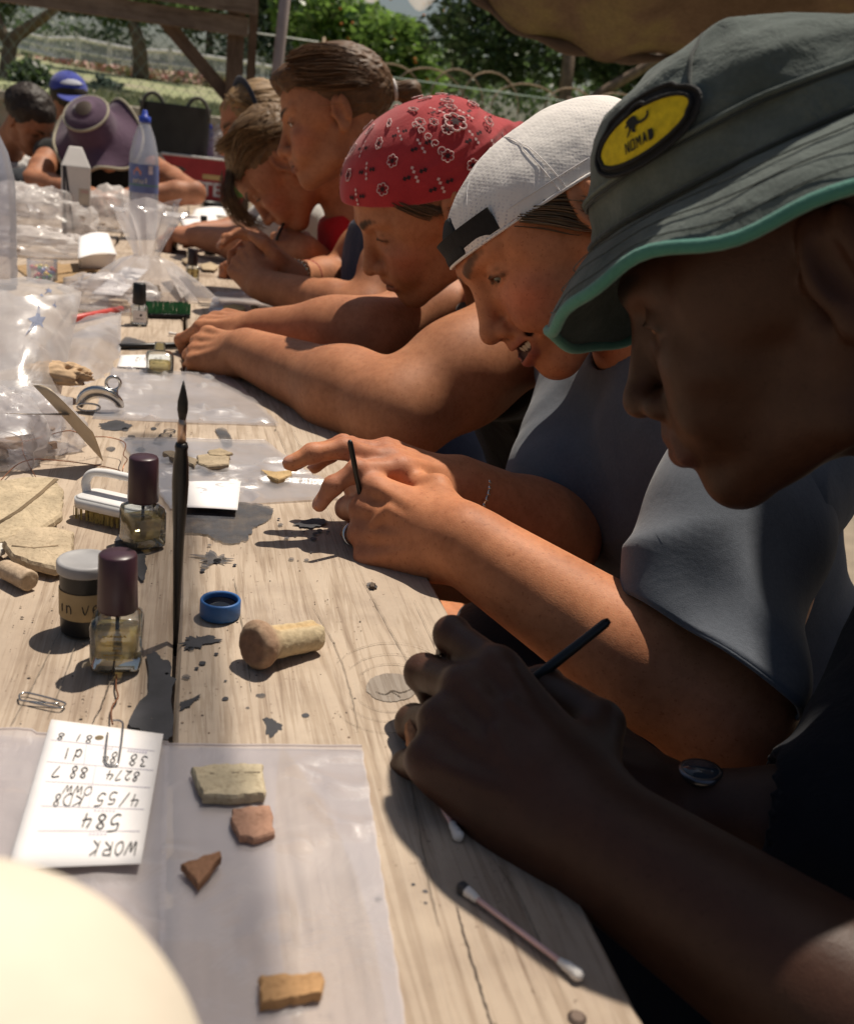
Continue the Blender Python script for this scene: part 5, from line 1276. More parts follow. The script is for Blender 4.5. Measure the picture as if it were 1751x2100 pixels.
# ---- the upright woman looking along the table -----------------------------------------------------------
def make_upright_woman():
    root = person('upright woman with brown ponytail and denim top, looking up behind the red bandana', None)
    H = Head((.2560, 1.9840, 1.113), [[.1373, -.9428, -.3039], [.9777, .0798, .1941], [-.1587, -.3238, .9327]])
    neck = np.array((.375, 1.955, .985)); hip = np.array((.50, 1.95, .50)); lat = np.array((.05, -1, 0))
    shL = at(838, 452, 1.82); shR = np.array((.40, 2.10, .93)); elL = at(748, 645, 1.74); wrL = at(540, 585, 1.86)
    elR = np.array((.30, 2.09, .80)); wrR = at(603, 566, 1.92)
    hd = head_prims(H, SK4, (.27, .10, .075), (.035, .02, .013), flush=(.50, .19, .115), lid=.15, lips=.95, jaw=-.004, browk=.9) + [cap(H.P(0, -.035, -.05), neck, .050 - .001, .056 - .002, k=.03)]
    body = [cap(H.P(0, -.035, -.06), neck, .050, .056, k=.03)] + torso(neck, hip, lat, shL, shR, -.010)
    body += limb_up(shL, elL, wrL, (.052, .047, .041, .043, .031, .027)) + limb_up(shR, elR, wrR, (.052, .047, .041, .042, .030, .026))
    kL = at(487, 520, 1.90); HL = Hand(wrL, kL - wrL, (-.60, -.55, .60), 1, .98)
    pr, tL, TL = hand_prims(HL, [(.5, 1.3, .6), (.65, 1.35, .6), (.8, 1.3, .6), (.95, 1.2, .6)], thumb=((.042, .042, -.016), (.042, .072, -.026), (.026, .094, -.032)), base=SK4, nail=(.5, .28, .2)); body += pr
    kR = at(535, 500, 1.93); HR = Hand(wrR, kR - wrR, (.25, .55, .80), -1, .98)
    pr, tR, TR = hand_prims(HR, [(.55, .75, .45), (.35, .9, .6), (.6, 1.0, .6), (.8, 1.1, .6)], thumb=((.046, .040, -.014), (.060, .066, -.020), (.056, .094, -.024)), base=SK4, nail=(.5, .28, .2)); body += pr
    lo = legs(hip, lat, ((.2, 1.86, .55), (.2, 2.06, .55)), ((.22, 1.85, 0), (.22, 2.06, 0)))
    sdf_obj('body', body, .0034, MAT['skin'], root, SK4, 1, lo=lo, head=hd, hh=.0018)
    eye_obj(H, root, (.06, .035, .02), (.35, -.05))
    hm = hairmat('chestnut_hair', (.035, .019, .011), (.20, .105, .050))
    n = _n(np.array((0, 1.0, -.62)))
    K = [H.e((0, -.018, .042), (.084, .098, .082), k=0), H.e((0, .056, .074), (.054, .042, .030), k=.02), H.e((0, -.075, .03), (.06, .045, .05), k=.02), half(H.P(0, .062, .034), H.R @ _n(np.array((0, .85, -.9))), k=.012), half(H.P(0, -.05, -.050), H.R @ np.array((0, .0, -1.0)), k=.02), H.e((-.076, .012, -.028), (.03, .035, .040), k=.012, op='-'), H.e((.076, .012, -.028), (.03, .035, .040), k=.012, op='-')]
    K += [cap(H.P(0, -.118, .022), H.P(0, -.150, .010), .014, .020, k=.012), cap(H.P(0, -.150, .010), H.P(0, -.165, -.10), .020, .008, k=.01)]
    hr = sdf_obj('hair', K, .0026, hm, root, None, 2, disp=groove(H, (240, 30, 240), .0020, 12))
    for s in (-1, 1):
        G = []
        for q in range(9):
            a = -.25 + q * .26
            G.append([H.P(s * (.050 + .030 * math.sin(a)) if q < 8 else 0, .058 - .012 * abs(q - 4) * .2, .052 + .052 * math.cos(a * .9) - .02 * (q == 0)), H.P(s * (.084 * min(1, .55 + .45 * math.sin(a))), .01, .046 + .066 * math.cos(a)), H.P(s * .080 * min(1, .5 + .5 * math.sin(a)), -.055, .036 + .055 * math.cos(a)), H.P(s * .02, -.112, .024 + .012 * math.cos(a))])
        hair_strands('hair_strands', G, 420, hr, hm, .0008, .010, 5 + s, .0004); hair_strands('flyaway_strands', G[3:], 26, hr, hm, .0004, .030, 15 + s, .0012)
    m = MB(); u, v = H.R[:, 0], H.R[:, 2]; c0 = H.P(0, -.122, .021)
    m.tube([c0 + .016 * (math.cos(t) * u + math.sin(t) * v) for t in np.linspace(0, 6.283, 25)], .005, 7, False); m.build('hair_band', simple('white_elastic', (.62, .58, .56), .8), root, True)
    # denim top over a grey vest
    S = torso(neck - np.array((0, 0, .035)), hip, lat, shL + np.array((.0, .05, -.03)), shR + np.array((.0, -.05, -.03)), .013)
    S += [half(neck + np.array((-.02, 0, -.045)), (-.3, 0, 1), k=.004), cap(shL + np.array((0, -.03, .05)), shL + np.array((-.05, -.06, -.12)), .058, .062, k=.005, op='-'), cap(shR + np.array((0, .03, .05)), shR + np.array((-.05, .06, -.12)), .058, .062, k=.005, op='-')]
    sdf_obj('denim_top', S, .004, cloth('faded_denim', (.055, .065, .105), (.030, .036, .062), 900, .9, .35, 22, .4), root, None, 2, disp=fold_disp(12, .004, 24, (1, 1, .5)))
    S = torso(neck - np.array((.0, 0, .045)), hip, lat, shL + np.array((.0, .08, -.05)), shR + np.array((.0, -.08, -.05)), .010)
    S += [half(neck + np.array((-.03, 0, -.01)), (-.4, 0, 1), k=.004), half(neck + np.array((0, 0, -.2)), (0, 0, -1), k=.004)]
    sdf_obj('grey_vest', S, .005, cloth('grey_vest_cotton', (.24, .25, .29), (.18, .19, .22)), root, None, 2)
    # bracelet watch and red string
    fw = _n(elR - wrR); u = _n(np.cross(fw, (0, 0, 1))); v = np.cross(u, fw); gold = simple('gold_and_steel', (.62, .55, .38), .2, 1, .1, 90, 0)
    m = MB(); c0 = wrR + fw * .004
    for i in range(22):
        t = 6.283 * i / 22; m.lathe([(.001, -.0045), (.0042, -.002), (.0042, .002), (.001, .0045)], 7, c0 + .0285 * (math.cos(t) * u + math.sin(t) * v))
    w_ = m.build('watch', gold, root, True)
    tc = _n(CW - c0); d0 = _n(tc - np.dot(tc, fw) * fw - .5 * v); m = MB(); R_ = np.array([fw, np.cross(d0, fw), d0]).T
    m.lathe([(.011, -.002), (.0115, .001), (.0100, .0035), (.0090, .0035)], 20, c0 + d0 * .030, R_); m.build('watch_case', gold, w_, True)
    m = MB(); m.lathe([(.0090, .0034), (.0088, .0041)], 20, c0 + d0 * .030, R_); m.build('watch_dial', simple('cream_dial', (.60, .56, .45), .2), w_, True)
    m = MB(); c1 = wrR + fw * .048; m.tube([c1 + .034 * (math.cos(t) * u + math.sin(t) * v) for t in np.linspace(0, 6.283, 25)], .0014, 6, False); m.build('wrist_string', simple('red_thread', (.30, .02, .03), .8), root, True)
    sdf_obj('shorts', [ell(hip, (.13, .185, .10), k=.03)] + [cap(hip + _n(lat) * .085 * s, np.array(kk), .098, .08, k=.03) for s, kk in ((1, (.2, 1.86, .55)), (-1, (.2, 2.06, .55)))], .009, cloth('blue_shorts', (.05, .06, .10)), root, None, 2)
    return H, tL, tR
UW = make_upright_woman()

# ---- the girl bent low, in a red vest --------------------------------------------------------------------
def make_bent_girl():
    root = person('girl in a red vest bent low over the table, hair in a bun', None)
    H = Head((.178, 2.2248, 1.0081), [[.1358, -.4679, -.8733], [.9881, .0, .1536], [-.0719, -.8838, .4623]], .97)
    neck = np.array((.34, 2.235, .97)); hip = np.array((.52, 2.27, .50)); lat = np.array((.05, -1, 0))
    shL = np.array((.39, 2.12, .90)); shR = np.array((.39, 2.40, .90)); elL = np.array((.35, 2.20, .77)); wrL = at(628, 508, 2.10)
    elR = np.array((.36, 2.44, .76)); wrR = np.array((.20, 2.42, .80))
    SK = (.50, .225, .12)
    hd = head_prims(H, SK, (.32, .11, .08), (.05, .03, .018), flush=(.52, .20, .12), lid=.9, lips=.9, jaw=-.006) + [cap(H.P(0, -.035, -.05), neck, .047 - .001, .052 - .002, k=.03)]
    body = [cap(H.P(0, -.035, -.06), neck, .047, .052, k=.03)] + torso(neck, hip, lat, shL, shR, -.016, .05, .92)
    body += limb_up(shL, elL, wrL, (.046, .041, .036, .037, .028, .024)) + limb_up(shR, elR, wrR, (.046, .041, .036, .037, .028, .024))
    kL = at(590, 490, 2.13); HL = Hand(wrL, kL - wrL, (-.4, -.4, .85), 1, .92)
    pr, tL, TL = hand_prims(HL, [(.4, 1.0, .5), (.5, 1.1, .5), (.7, 1.1, .5), (.8, 1.1, .5)], base=SK); body += pr
    HR = Hand(wrR, (-.95, -.1, -.05), (0, .1, 1), -1, .92); pr, tR, TR = hand_prims(HR, [(.4, .8, .5), (.5, .9, .5), (.6, 1., .5), (.7, 1., .5)], base=SK); body += pr
    lo = legs(hip, lat, ((.22, 2.19, .55), (.22, 2.38, .55)), ((.24, 2.18, 0), (.24, 2.38, 0)))
    sdf_obj('body', body, .0034, MAT['skin'], root, SK, 1, lo=lo, head=hd, hh=.0018)
    eye_obj(H, root, (.06, .04, .02), (0, -.4))
    hm = hairmat('streaked_blonde_hair', (.055, .032, .018), (.30, .18, .085))
    K = [H.e((0, -.016, .038), (.083, .100, .083), k=0), half(H.P(0, .064, .036), H.R @ _n(np.array((0, .9, -.62))), k=.012), half(H.P(0, -.04, -.052), H.R @ np.array((0, .2, -1.0)), k=.02), H.e((-.078, .006, -.014), (.018, .03, .034), k=.008, op='-'), H.e((.078, .006, -.014), (.018, .03, .034), k=.008, op='-'),
         H.e((0, -.112, -.020), (.034, .030, .032), k=.015), H.e((-.014, -.128, -.030), (.02, .02, .024), k=.01)]
    hr = sdf_obj('hair', K, .0026, hm, root, None, 2, disp=groove(H, (240, 30, 240), .0022, 22))
    G = [[H.P(-.055 - .003 * q, .066 - .008 * q, .050 + .006 * q), H.P(-.078, .012 - .004 * q, .050 + .007 * q), H.P(-.078, -.045, .026 + .006 * q), H.P(-.034, -.105, -.012)] for q in range(7)]
    hair_strands('hair_strands', G, 420, hr, hm, .0008, .011, 8, .0005)
    G = [[H.P(-.02, .020 + .006 * q, .122), H.P(-.055, .0 + .005 * q, .104), H.P(-.060, -.05, .07), H.P(-.03, -.105, 0)] for q in range(5)]
    hair_strands('hair_strands', G, 260, hr, hm, .0008, .011, 9, .0005); hair_strands('flyaway_strands', G, 40, hr, hm, .0004, .035, 19, .0012)
    # loose lock that hangs in front of the face
    a = H.P(-.03, .068, .075)
    G = [[a + np.array((.0, q * .004, .0)), at(460 + q * 5, 400, 2.02), at(474 + q * 6, 436, 2.03), at(496 + q * 9, 460 - q, 2.04), at(528 + q * 7, 474 - q * 2, 2.05)] for q in range(5)]
    hair_strands('loose_lock', G, 210, hr, hm, .0006, .016, 10, .0007)
    m = MB(); c0 = H.P(0, -.098, -.012); u, v = H.R[:, 0], _n(H.R[:, 2] - H.R[:, 1]); m.tube([c0 + .028 * (math.cos(t) * u + math.sin(t) * v) for t in np.linspace(0, 6.283, 25)], .004, 6, False); m.build('hair_band', simple('dark_elastic', (.03, .025, .02), .8), root, True)
    S = torso(neck - np.array((0, 0, .035)), hip, lat, shL + np.array((.0, .05, -.03)), shR + np.array((.0, -.05, -.03)), .004, .05, .92)
    S += [half(neck + np.array((-.03, 0, -.045)), (-.5, 0, 1), k=.004), cap(shL + np.array((0, -.02, .05)), shL + np.array((-.03, -.05, -.10)), .052, .056, k=.005, op='-'), cap(shR + np.array((0, .02, .05)), shR + np.array((-.03, .05, -.10)), .052, .056, k=.005, op='-')]
    sdf_obj('red_vest', S, .004, cloth('red_jersey', (.52, .012, .020), (.42, .010, .016)), root, None, 2, disp=fold_disp(12, .003, 34))
    sdf_obj('shorts', [ell(hip, (.12, .17, .10), k=.03)] + [cap(hip + _n(lat) * .085 * s, np.array(kk), .09, .075, k=.03) for s, kk in ((1, (.22, 2.19, .55)), (-1, (.22, 2.38, .55)))], .009, cloth('denim_shorts', (.06, .08, .13)), root, None, 2)
    return H, tL, TL
BG = make_bent_girl()

# ---- the others further along ----------------------------------------------------------------------------
def simple_person(label, Hd, neck, hip, lat, shL, shR, elL, elR, wrL, wrR, sk, shirt, res=.0045, sleeve=.5, hands=True, grow=.014, dorsal=(0, 0, 1), seat=.45):
    root = person(label, None); H = Hd
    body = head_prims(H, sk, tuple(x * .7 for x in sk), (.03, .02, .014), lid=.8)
    body += [cap(H.P(0, -.035, -.05), neck, .050, .056, k=.03)] + torso(neck, hip, lat, shL, shR, -.010) + limb_up(shL, elL, wrL) + limb_up(shR, elR, wrR)
    for w_, e_, sd in ((wrL, elL, 1), (wrR, elR, -1)):
        pr, _, _ = hand_prims(Hand(w_, np.array(w_) - np.array(e_), dorsal, sd), [(.4, 1.0, .5), (.5, 1.1, .5), (.6, 1.1, .5), (.7, 1.1, .5)], base=sk); body += pr
    f = np.cross((0, 0, 1), _n(lat)) * -1.0; f = _n(np.cross(_n(lat), (0, 0, 1)))
    kn = [np.array(hip) + _n(lat) * .1 * s + f * .40 for s in (1, -1)]
    for q in kn: q[2] = .54
    lo = legs(hip, lat, kn, [np.array((q[0], q[1], 0)) for q in kn])
    sdf_obj('body', body, res, MAT['skin'], root, sk, 1, lo=lo, hlo=.012)
    S = torso(np.array(neck) - np.array((0, 0, .03)), hip, lat, shL, shR, grow)
    if sleeve:
        for a, c in ((shL, elL), (shR, elR)): S += [cap(a, np.array(a) + (np.array(c) - np.array(a)) * sleeve, .062, .058, k=.03)]
    S += [cap(np.array(neck) + np.array((0, 0, -.03)), H.P(0, -.03, -.05), .058, .06, k=.006, op='-')]
    sdf_obj('shirt', S, .006, shirt, root, None, 2, disp=fold_disp(12, .004, 44))
    sdf_obj('trousers', [ell(hip, (.13, .18, .10), k=.03)] + [cap(np.array(hip) + _n(lat) * .085 * s, q, .096, .08, k=.03) for s, q in zip((1, -1), kn)], .01, cloth('dull_trousers_' + label[:6].replace(' ', '_'), (.09, .085, .08)), root, None, 2)
    return root, H
def facing(f, u):
    f = _n(f); u = np.array(u, float); u = _n(u - f * np.dot(u, f)); return np.array([np.cross(f, u), f, u]).T
def make_far():
    # blonde woman with a dark blue headband, mostly behind the bent girl
    c = at(528, 262, 2.62); Hd = Head(c, facing((-.85, -.25, -.25), (-.15, 0, 1)))
    x, y, z = c
    root, H = simple_person('fair haired woman with a navy headband, half hidden behind the bent girl', Hd, (x + .08, y, z - .15), (x + .22, y, .50), (.05, -1, 0), (x + .10, y - .16, z - .21), (x + .10, y + .16, z - .21), (x - .0, y - .2, .80), (x - .0, y + .2, .80), (x - .14, y - .05, .80), (x - .14, y + .08, .80), (.46, .21, .12), cloth('pale_tshirt', (.5, .47, .43), (.42, .4, .37)))
    hm = hairmat('fair_hair', (.10, .06, .03), (.36, .22, .10))
    K = [H.e((0, -.014, .034), (.086, .102, .084), k=0), half(H.P(0, .07, .030), H.R @ _n(np.array((0, .95, -.5))), k=.01), half(H.P(0, 0, -.055), H.R @ np.array((0, .2, -1)), k=.02), cap(H.P(0, -.10, -.01), H.P(0, -.12, -.07), .03, .02, k=.02)]
    hr = sdf_obj('hair', K, .0035, hm, root, None, 2, disp=groove(H, (200, 30, 200), .003, 32))
    G = [[H.P(-.03 - .006 * q, .066 - .02 * q, .092 - .008 * q), H.P(-.080, .03 - .02 * q, .05), H.P(-.086, .0 - .016 * q, .0), H.P(-.07, -.03 - .012 * q, -.05)] for q in range(6)]
    hair_strands('hair_strands', G, 350, hr, hm, .001, .014, 11, .0006)
    P = [H.P(-.089 * math.sin(t), .022, .034 + .088 * math.cos(t)) for t in np.linspace(-1.9, 1.9, 33)]
    m = MB(); m.tube(P, .010, 8, True, .35); m.build('headband', cloth('navy_band', (.012, .016, .032), (.008, .010, .022)), root, True)
    # person in the purple brimmed hat at the end of the table
    c = at(197, 275, 3.75); Hd = Head(c, facing((.30, -.80, -.52), (-.38, -.42, .82)))
    x, y, z = c
    root, H = simple_person('person in a purple sun hat with pale trim leaning at the table end', Hd, (x + .0, y + .17, z - .05), (x + .05, y + .50, .50), (1, 0, 0), (x + .19, y + .22, z - .10), (x - .19, y + .22, z - .10), at(398, 395, 3.72), at(66, 372, 3.75), at(275, 398, 3.62), at(190, 400, 3.55), (.44, .20, .11), cloth('black_vest', (.012, .011, .011), (.008, .008, .008)), .0045, 0)
    hm = hairmat('dark_hair_b', (.02, .014, .01), (.06, .04, .028)); hood(H, .006, .03, -.05, hm, root, 'hair', .004)
    hat = empty('sun_hat'); hat.parent = root; pm = cloth('purple_cotton', (.105, .058, .095), (.070, .038, .066), 900, .9, .3, 30, .4); V = []; F = []; n = 72
    st = [(0, .112), (.3, .112), (.6, .108), (.84, .100), (.94, .09), (1.0, .06), (1.04, .03), (1.06, .018), (1.25, .006), (1.5, -.010), (1.72, -.022), (1.86, -.028)]
    for r, zz in st[1:]:
        for k in range(n):
            t = 6.283185 * k / n; w_ = max(0, r - 1.05); V.append(H.P(r * .088 * math.sin(t), -.008 + r * .104 * math.cos(t), zz + w_ * (.035 * math.sin(3 * t + 1.2) + .02 * math.sin(5 * t) - .02 * math.cos(t))))
    for i in range(len(st) - 2):
        for k in range(n): F.append((i * n + k, i * n + (k + 1) % n, (i + 1) * n + (k + 1) % n, (i + 1) * n + k))
    V.append(H.P(0, -.008, .113)); F += [((k + 1) % n, len(V) - 1, k) for k in range(n)]
    o = mesh_obj('hat_body', V, F, pm, hat); md = o.modifiers.new('s', 'SOLIDIFY'); md.thickness = .003
    tm = cloth('cream_braid', (.42, .37, .27), (.34, .30, .22))
    m = MB(); m.tube([V[(len(st) - 2) * n + k % n] for k in range(n + 1)], .006, 7, False); m.build('brim_braid', tm, hat, True)
    m = MB(); m.tube([np.array(V[3 * n + k % n]) for k in range(n + 1)], .005, 7, False); m.build('crown_braid', tm, hat, True)
    # dark haired person in white at the far left
    c = at(62, 245, 3.95); Hd = Head(c, facing((.62, -.45, -.62), (.30, -.35, .88)))
    x, y, z = c
    root, H = simple_person('dark haired person in a white t-shirt bowing at the far left', Hd, (x - .11, y + .10, z - .12), (x - .25, y + .35, .50), (.75, .65, 0), (x + .03, y + .24, z - .20), (x - .26, y - .02, z - .20), (x + .14, y + .06, .80), (x - .14, y - .20, .80), (x + .12, y - .15, .80), (x + .02, y - .26, .80), (.40, .19, .11), cloth('white_tshirt', (.72, .69, .66), (.62, .60, .58)))
    hm = hairmat('black_brown_hair', (.012, .009, .008), (.045, .030, .022))
    K = [H.e((0, -.020, .040), (.090, .106, .088), k=0), half(H.P(0, .062, .028), H.R @ _n(np.array((0, .9, -.6))), k=.01), half(H.P(0, 0, -.060), H.R @ np.array((0, .25, -1)), k=.02)]
    hr = sdf_obj('hair', K, .004, hm, root, None, 2, disp=lambda V: .006 * vnoise(V * 30, 3) + .002 * vnoise(V * 90, 5))
    # person behind with a blue and white cap
    c = at(142, 205, 4.75); Hd = Head(c, facing((.3, -.9, -.3), (0, -.2, 1)))
    x, y, z = c
    root, H = simple_person('person in a blue and white cap standing behind the purple hat', Hd, (x + .0, y + .05, z - .17), (x + .0, y + .12, .55), (1, .2, 0), (x + .18, y + .06, z - .22), (x - .18, y + .06, z - .22), (x + .22, y + .05, z - .48), (x - .22, y + .05, z - .48), (x + .12, y - .14, z - .52), (x - .12, y - .14, z - .52), (.40, .19, .11), cloth('dark_blue_shirt', (.03, .04, .09), (.02, .03, .07)))
    hood(H, .010, .0, -.06, hairmat('dark_hair_c', (.012, .009, .008), (.04, .03, .02)), root, 'hair', .004)
    cp = empty('cap'); cp.parent = root; bl = cloth('royal_blue_cotton', (.05, .07, .34), (.04, .05, .26)); wt = cloth('white_panel', (.6, .6, .66), (.5, .5, .58))
    sdf_obj('crown', [H.e((0, -.012, .045), (.086, .106, .082), k=0), half(H.P(0, 0, .050), H.R @ np.array((0, .1, -1)), k=.003)], .004, bl, cp, None, 1)
    sdf_obj('front_panel', [H.e((0, -.010, .050), (.088, .108, .080), k=0), half(H.P(0, .05, 0), H.R @ np.array((0, -1, 0)), k=.003), half(H.P(0, 0, .085), H.R @ np.array((0, .1, -1)), k=.003)], .004, wt, cp, None, 1)
    sdf_obj('peak', [H.e((0, .10, .048), (.075, .085, .006), k=0)], .004, bl, cp, None, 1)
    m = MB(); m.lathe([(.0, .128), (.008, .126), (.008, .120)], 10, H.p, H.R); m.build('button', bl, cp, True)
make_far()
# bench the near five sit on
bn = empty('bench', (.66, 1.3, 0)); tag(bn, 'plain timber bench under the row of workers beside the table', 'bench')
for i, dx in enumerate((-.09, .09)):
    m = MB(); m.box((dx, 0, .385), (.165, 3.4, .035), bev=.004); m.build('seat_board', MAT['plank'], bn)
for y in (-1.4, 0, 1.4):
    m = MB(); m.box((0, y, .18), (.28, .06, .36)); m.build('leg', MAT['oldwood'], bn)
# ------------------------------------------------------------------ things on the table
def text_geo(body, off=.02, shear=0.0, seed=0, wob=.05, ax='CENTER'):
    """flat mesh of a line of lettering, a little unsteady like a hand"""
    fc = bpy.data.curves.new('line', 'FONT'); fc.body = body; fc.size = 1.0; fc.offset = off; fc.shear = shear; fc.align_x = ax; fc.align_y = 'CENTER'; fc.resolution_u = 3
    f = bpy.data.objects.new('line', fc); COL.objects.link(f); dg = bpy.context.evaluated_depsgraph_get(); me = bpy.data.meshes.new_from_object(f.evaluated_get(dg))
    V = np.array([v.co[:] for v in me.vertices]); F = [tuple(p.vertices) for p in me.polygons]; bpy.data.objects.remove(f); bpy.data.curves.remove(fc); bpy.data.meshes.remove(me)
    if wob: V[:, 0] += wob * fbm(V * 1.7 + seed * 3, 2, seed); V[:, 1] += wob * 1.6 * fbm(V * 1.3 + seed * 5, 2, seed + 4)
    return V, F
Z0 = TZ + .0014
HG = {'0': [[(.5, 1), (.1, .7), (.15, .2), (.5, 0), (.85, .3), (.8, .8), (.5, 1)]], '1': [[(.5, 1), (.5, 0)]], '2': [[(.1, .8), (.4, 1), (.8, .8), (.6, .45), (.05, .02), (.45, .08), (.95, .05)]], '3': [[(.1, .95), (.75, .95), (.4, .55), (.85, .3), (.5, 0), (.05, .12)]],
      '4': [[(.25, 1), (.1, .45), (.9, .5)], [(.7, .95), (.62, 0)]], '5': [[(.9, 1), (.25, .95), (.2, .55), (.65, .6), (.85, .3), (.5, 0), (.08, .1)]], '6': [[(.8, 1), (.3, .6), (.15, .2), (.5, 0), (.8, .25), (.5, .5), (.2, .3)]], '7': [[(.05, .95), (.9, 1), (.4, 0)]],
      '8': [[(.75, .85), (.45, 1), (.2, .78), (.5, .53), (.82, .25), (.5, 0), (.15, .22), (.5, .53), (.78, .78), (.7, .9)]], 'W': [[(0, 1), (.22, 0), (.5, .75), (.75, 0), (1.05, 1)]], 'O': [[(.5, 1), (.08, .6), (.3, .02), (.85, .2), (.9, .75), (.5, 1)]], 'R': [[(.15, 0), (.12, 1)], [(.12, .95), (.75, .9), (.7, .55), (.15, .5), (.9, 0)]], 'K': [[(.15, 1), (.12, 0)], [(.9, 1), (.15, .45), (.95, 0)]],
      'D': [[(.12, 0), (.15, 1), (.75, .85), (.9, .4), (.55, .03), (.1, 0)]], 'd': [[(.85, 1), (.82, 0)], [(.82, .45), (.4, .6), (.12, .25), (.45, 0), (.82, .2)]], '/': [[(.9, 1.05), (.1, -.05)]], 'L': [[(.2, 1), (.15, .03), (.85, .06)]], 'a': [[(.8, .55), (.3, .6), (.12, .2), (.45, 0), (.8, .3), (.85, 0)]], 'x': [[(.1, .7), (.85, 0)], [(.85, .7), (.1, 0)]], '[': [[(.9, 1.2), (.1, 1.2), (.1, -.2), (.9, -.2)]], ']': [[(.1, 1.2), (.9, 1.2), (.9, -.2), (.1, -.2)]], '(': [[(.9, 1.2), (.1, .9), (.1, .1), (.9, -.2)]], ')': [[(.1, 1.2), (.9, .9), (.9, .1), (.1, -.2)]]}
def scrawl(body, seed=0, w_=.085):
    """hand-drawn strokes, about one unit high and centred"""
    r = random.Random(seed); V = []; F = []; x = 0
    for ch in body:
        if ch == ' ': x += .45; continue
        sx, sy, sl, dy = r.uniform(.52, .68), r.uniform(.8, 1.0), r.uniform(.02, .16), r.uniform(-.08, .08)
        for st in HG.get(ch, HG['0']):
            P = smooth_path([(x + u * sx + v * sl + r.uniform(-.03, .03), v * sy + dy + r.uniform(-.03, .03), 0) for u, v in st], 5); n0 = len(V)
            for i, p in enumerate(P):
                t = P[min(i + 1, len(P) - 1)] - P[max(i - 1, 0)]; t = t / (np.linalg.norm(t) + 1e-9); q = np.array((t[1], -t[0], 0)) * w_ * .5 * r.uniform(.8, 1.15); V += [p + q, p - q]
            F += [(n0 + 2 * i, n0 + 2 * i + 1, n0 + 2 * i + 3, n0 + 2 * i + 2) for i in range(len(P) - 1)]
        x += sx + r.uniform(.12, .24)
    V = np.array(V); V[:, 0] -= x / 2; V[:, 1] -= .5; V[:, 2] = np.arange(len(V)) * .002; return V, F
def thing(name, label, cat, loc, rz=0.0, group=None):
    t = empty(name, tuple(map(float, loc)), rz); tag(t, label, cat, group); return t
def local(o, t): o.parent = t; return o
MAT['glass'] = clearmat('clear_glass', (.93, .95, .93), .90, 1.6); MAT['pale_lacquer'] = clearmat('pale_yellow_lacquer', (.95, .86, .60), .62, .5, (.70, .56, .25))
MAT['purple_cap'] = simple('aubergine_plastic', (.045, .018, .026), .38, 0, .1, 60, .05); MAT['black_cap'] = simple('black_plastic', (.012, .012, .013), .4, 0, .1, 60, .05)
MAT['brown_cap'] = simple('brown_plastic', (.035, .020, .020), .4, 0, .1, 60, .05); MAT['paper'] = simple('white_paper', (.74, .71, .70), .85, 0, .05, 40, .15); MAT['pen'] = simple('black_marker', (.02, .018, .02), .7, 0, .1, 90, 0)
MAT['paper_tan'] = simple('manila_card', (.52, .43, .32), .85, 0, .08, 30, .2); MAT['paper_grey'] = simple('grey_card', (.46, .41, .37), .85, 0, .08, 30, .15)
MAT['faint'] = simple('pale_violet_print', (.48, .45, .52), .8, 0, .1, 90, 0); MAT['gold'] = simple('gold_print', (.62, .38, .06), .35, .4, .15, 300, 0)
MAT['film'] = plastic_film('polythene', (.86, .82, .82), .66, .10, .3, 22); MAT['film_flat'] = plastic_film('flat_polythene', (.78, .73, .74), .46, .05, .3, 22); MAT['film_white'] = plastic_film('milky_polythene', (.88, .83, .80), .58, .09, .3, 18)
MAT['pet'] = plastic_film('clear_bottle_plastic', (.62, .66, .80), .66, .22, .3, 12)
MAT['copper'] = simple('copper_wire', (.30, .13, .07), .4, .8, .15, 90, 0); MAT['steel'] = simple('bright_steel', (.55, .54, .52), .22, 1, .1, 60, 0)
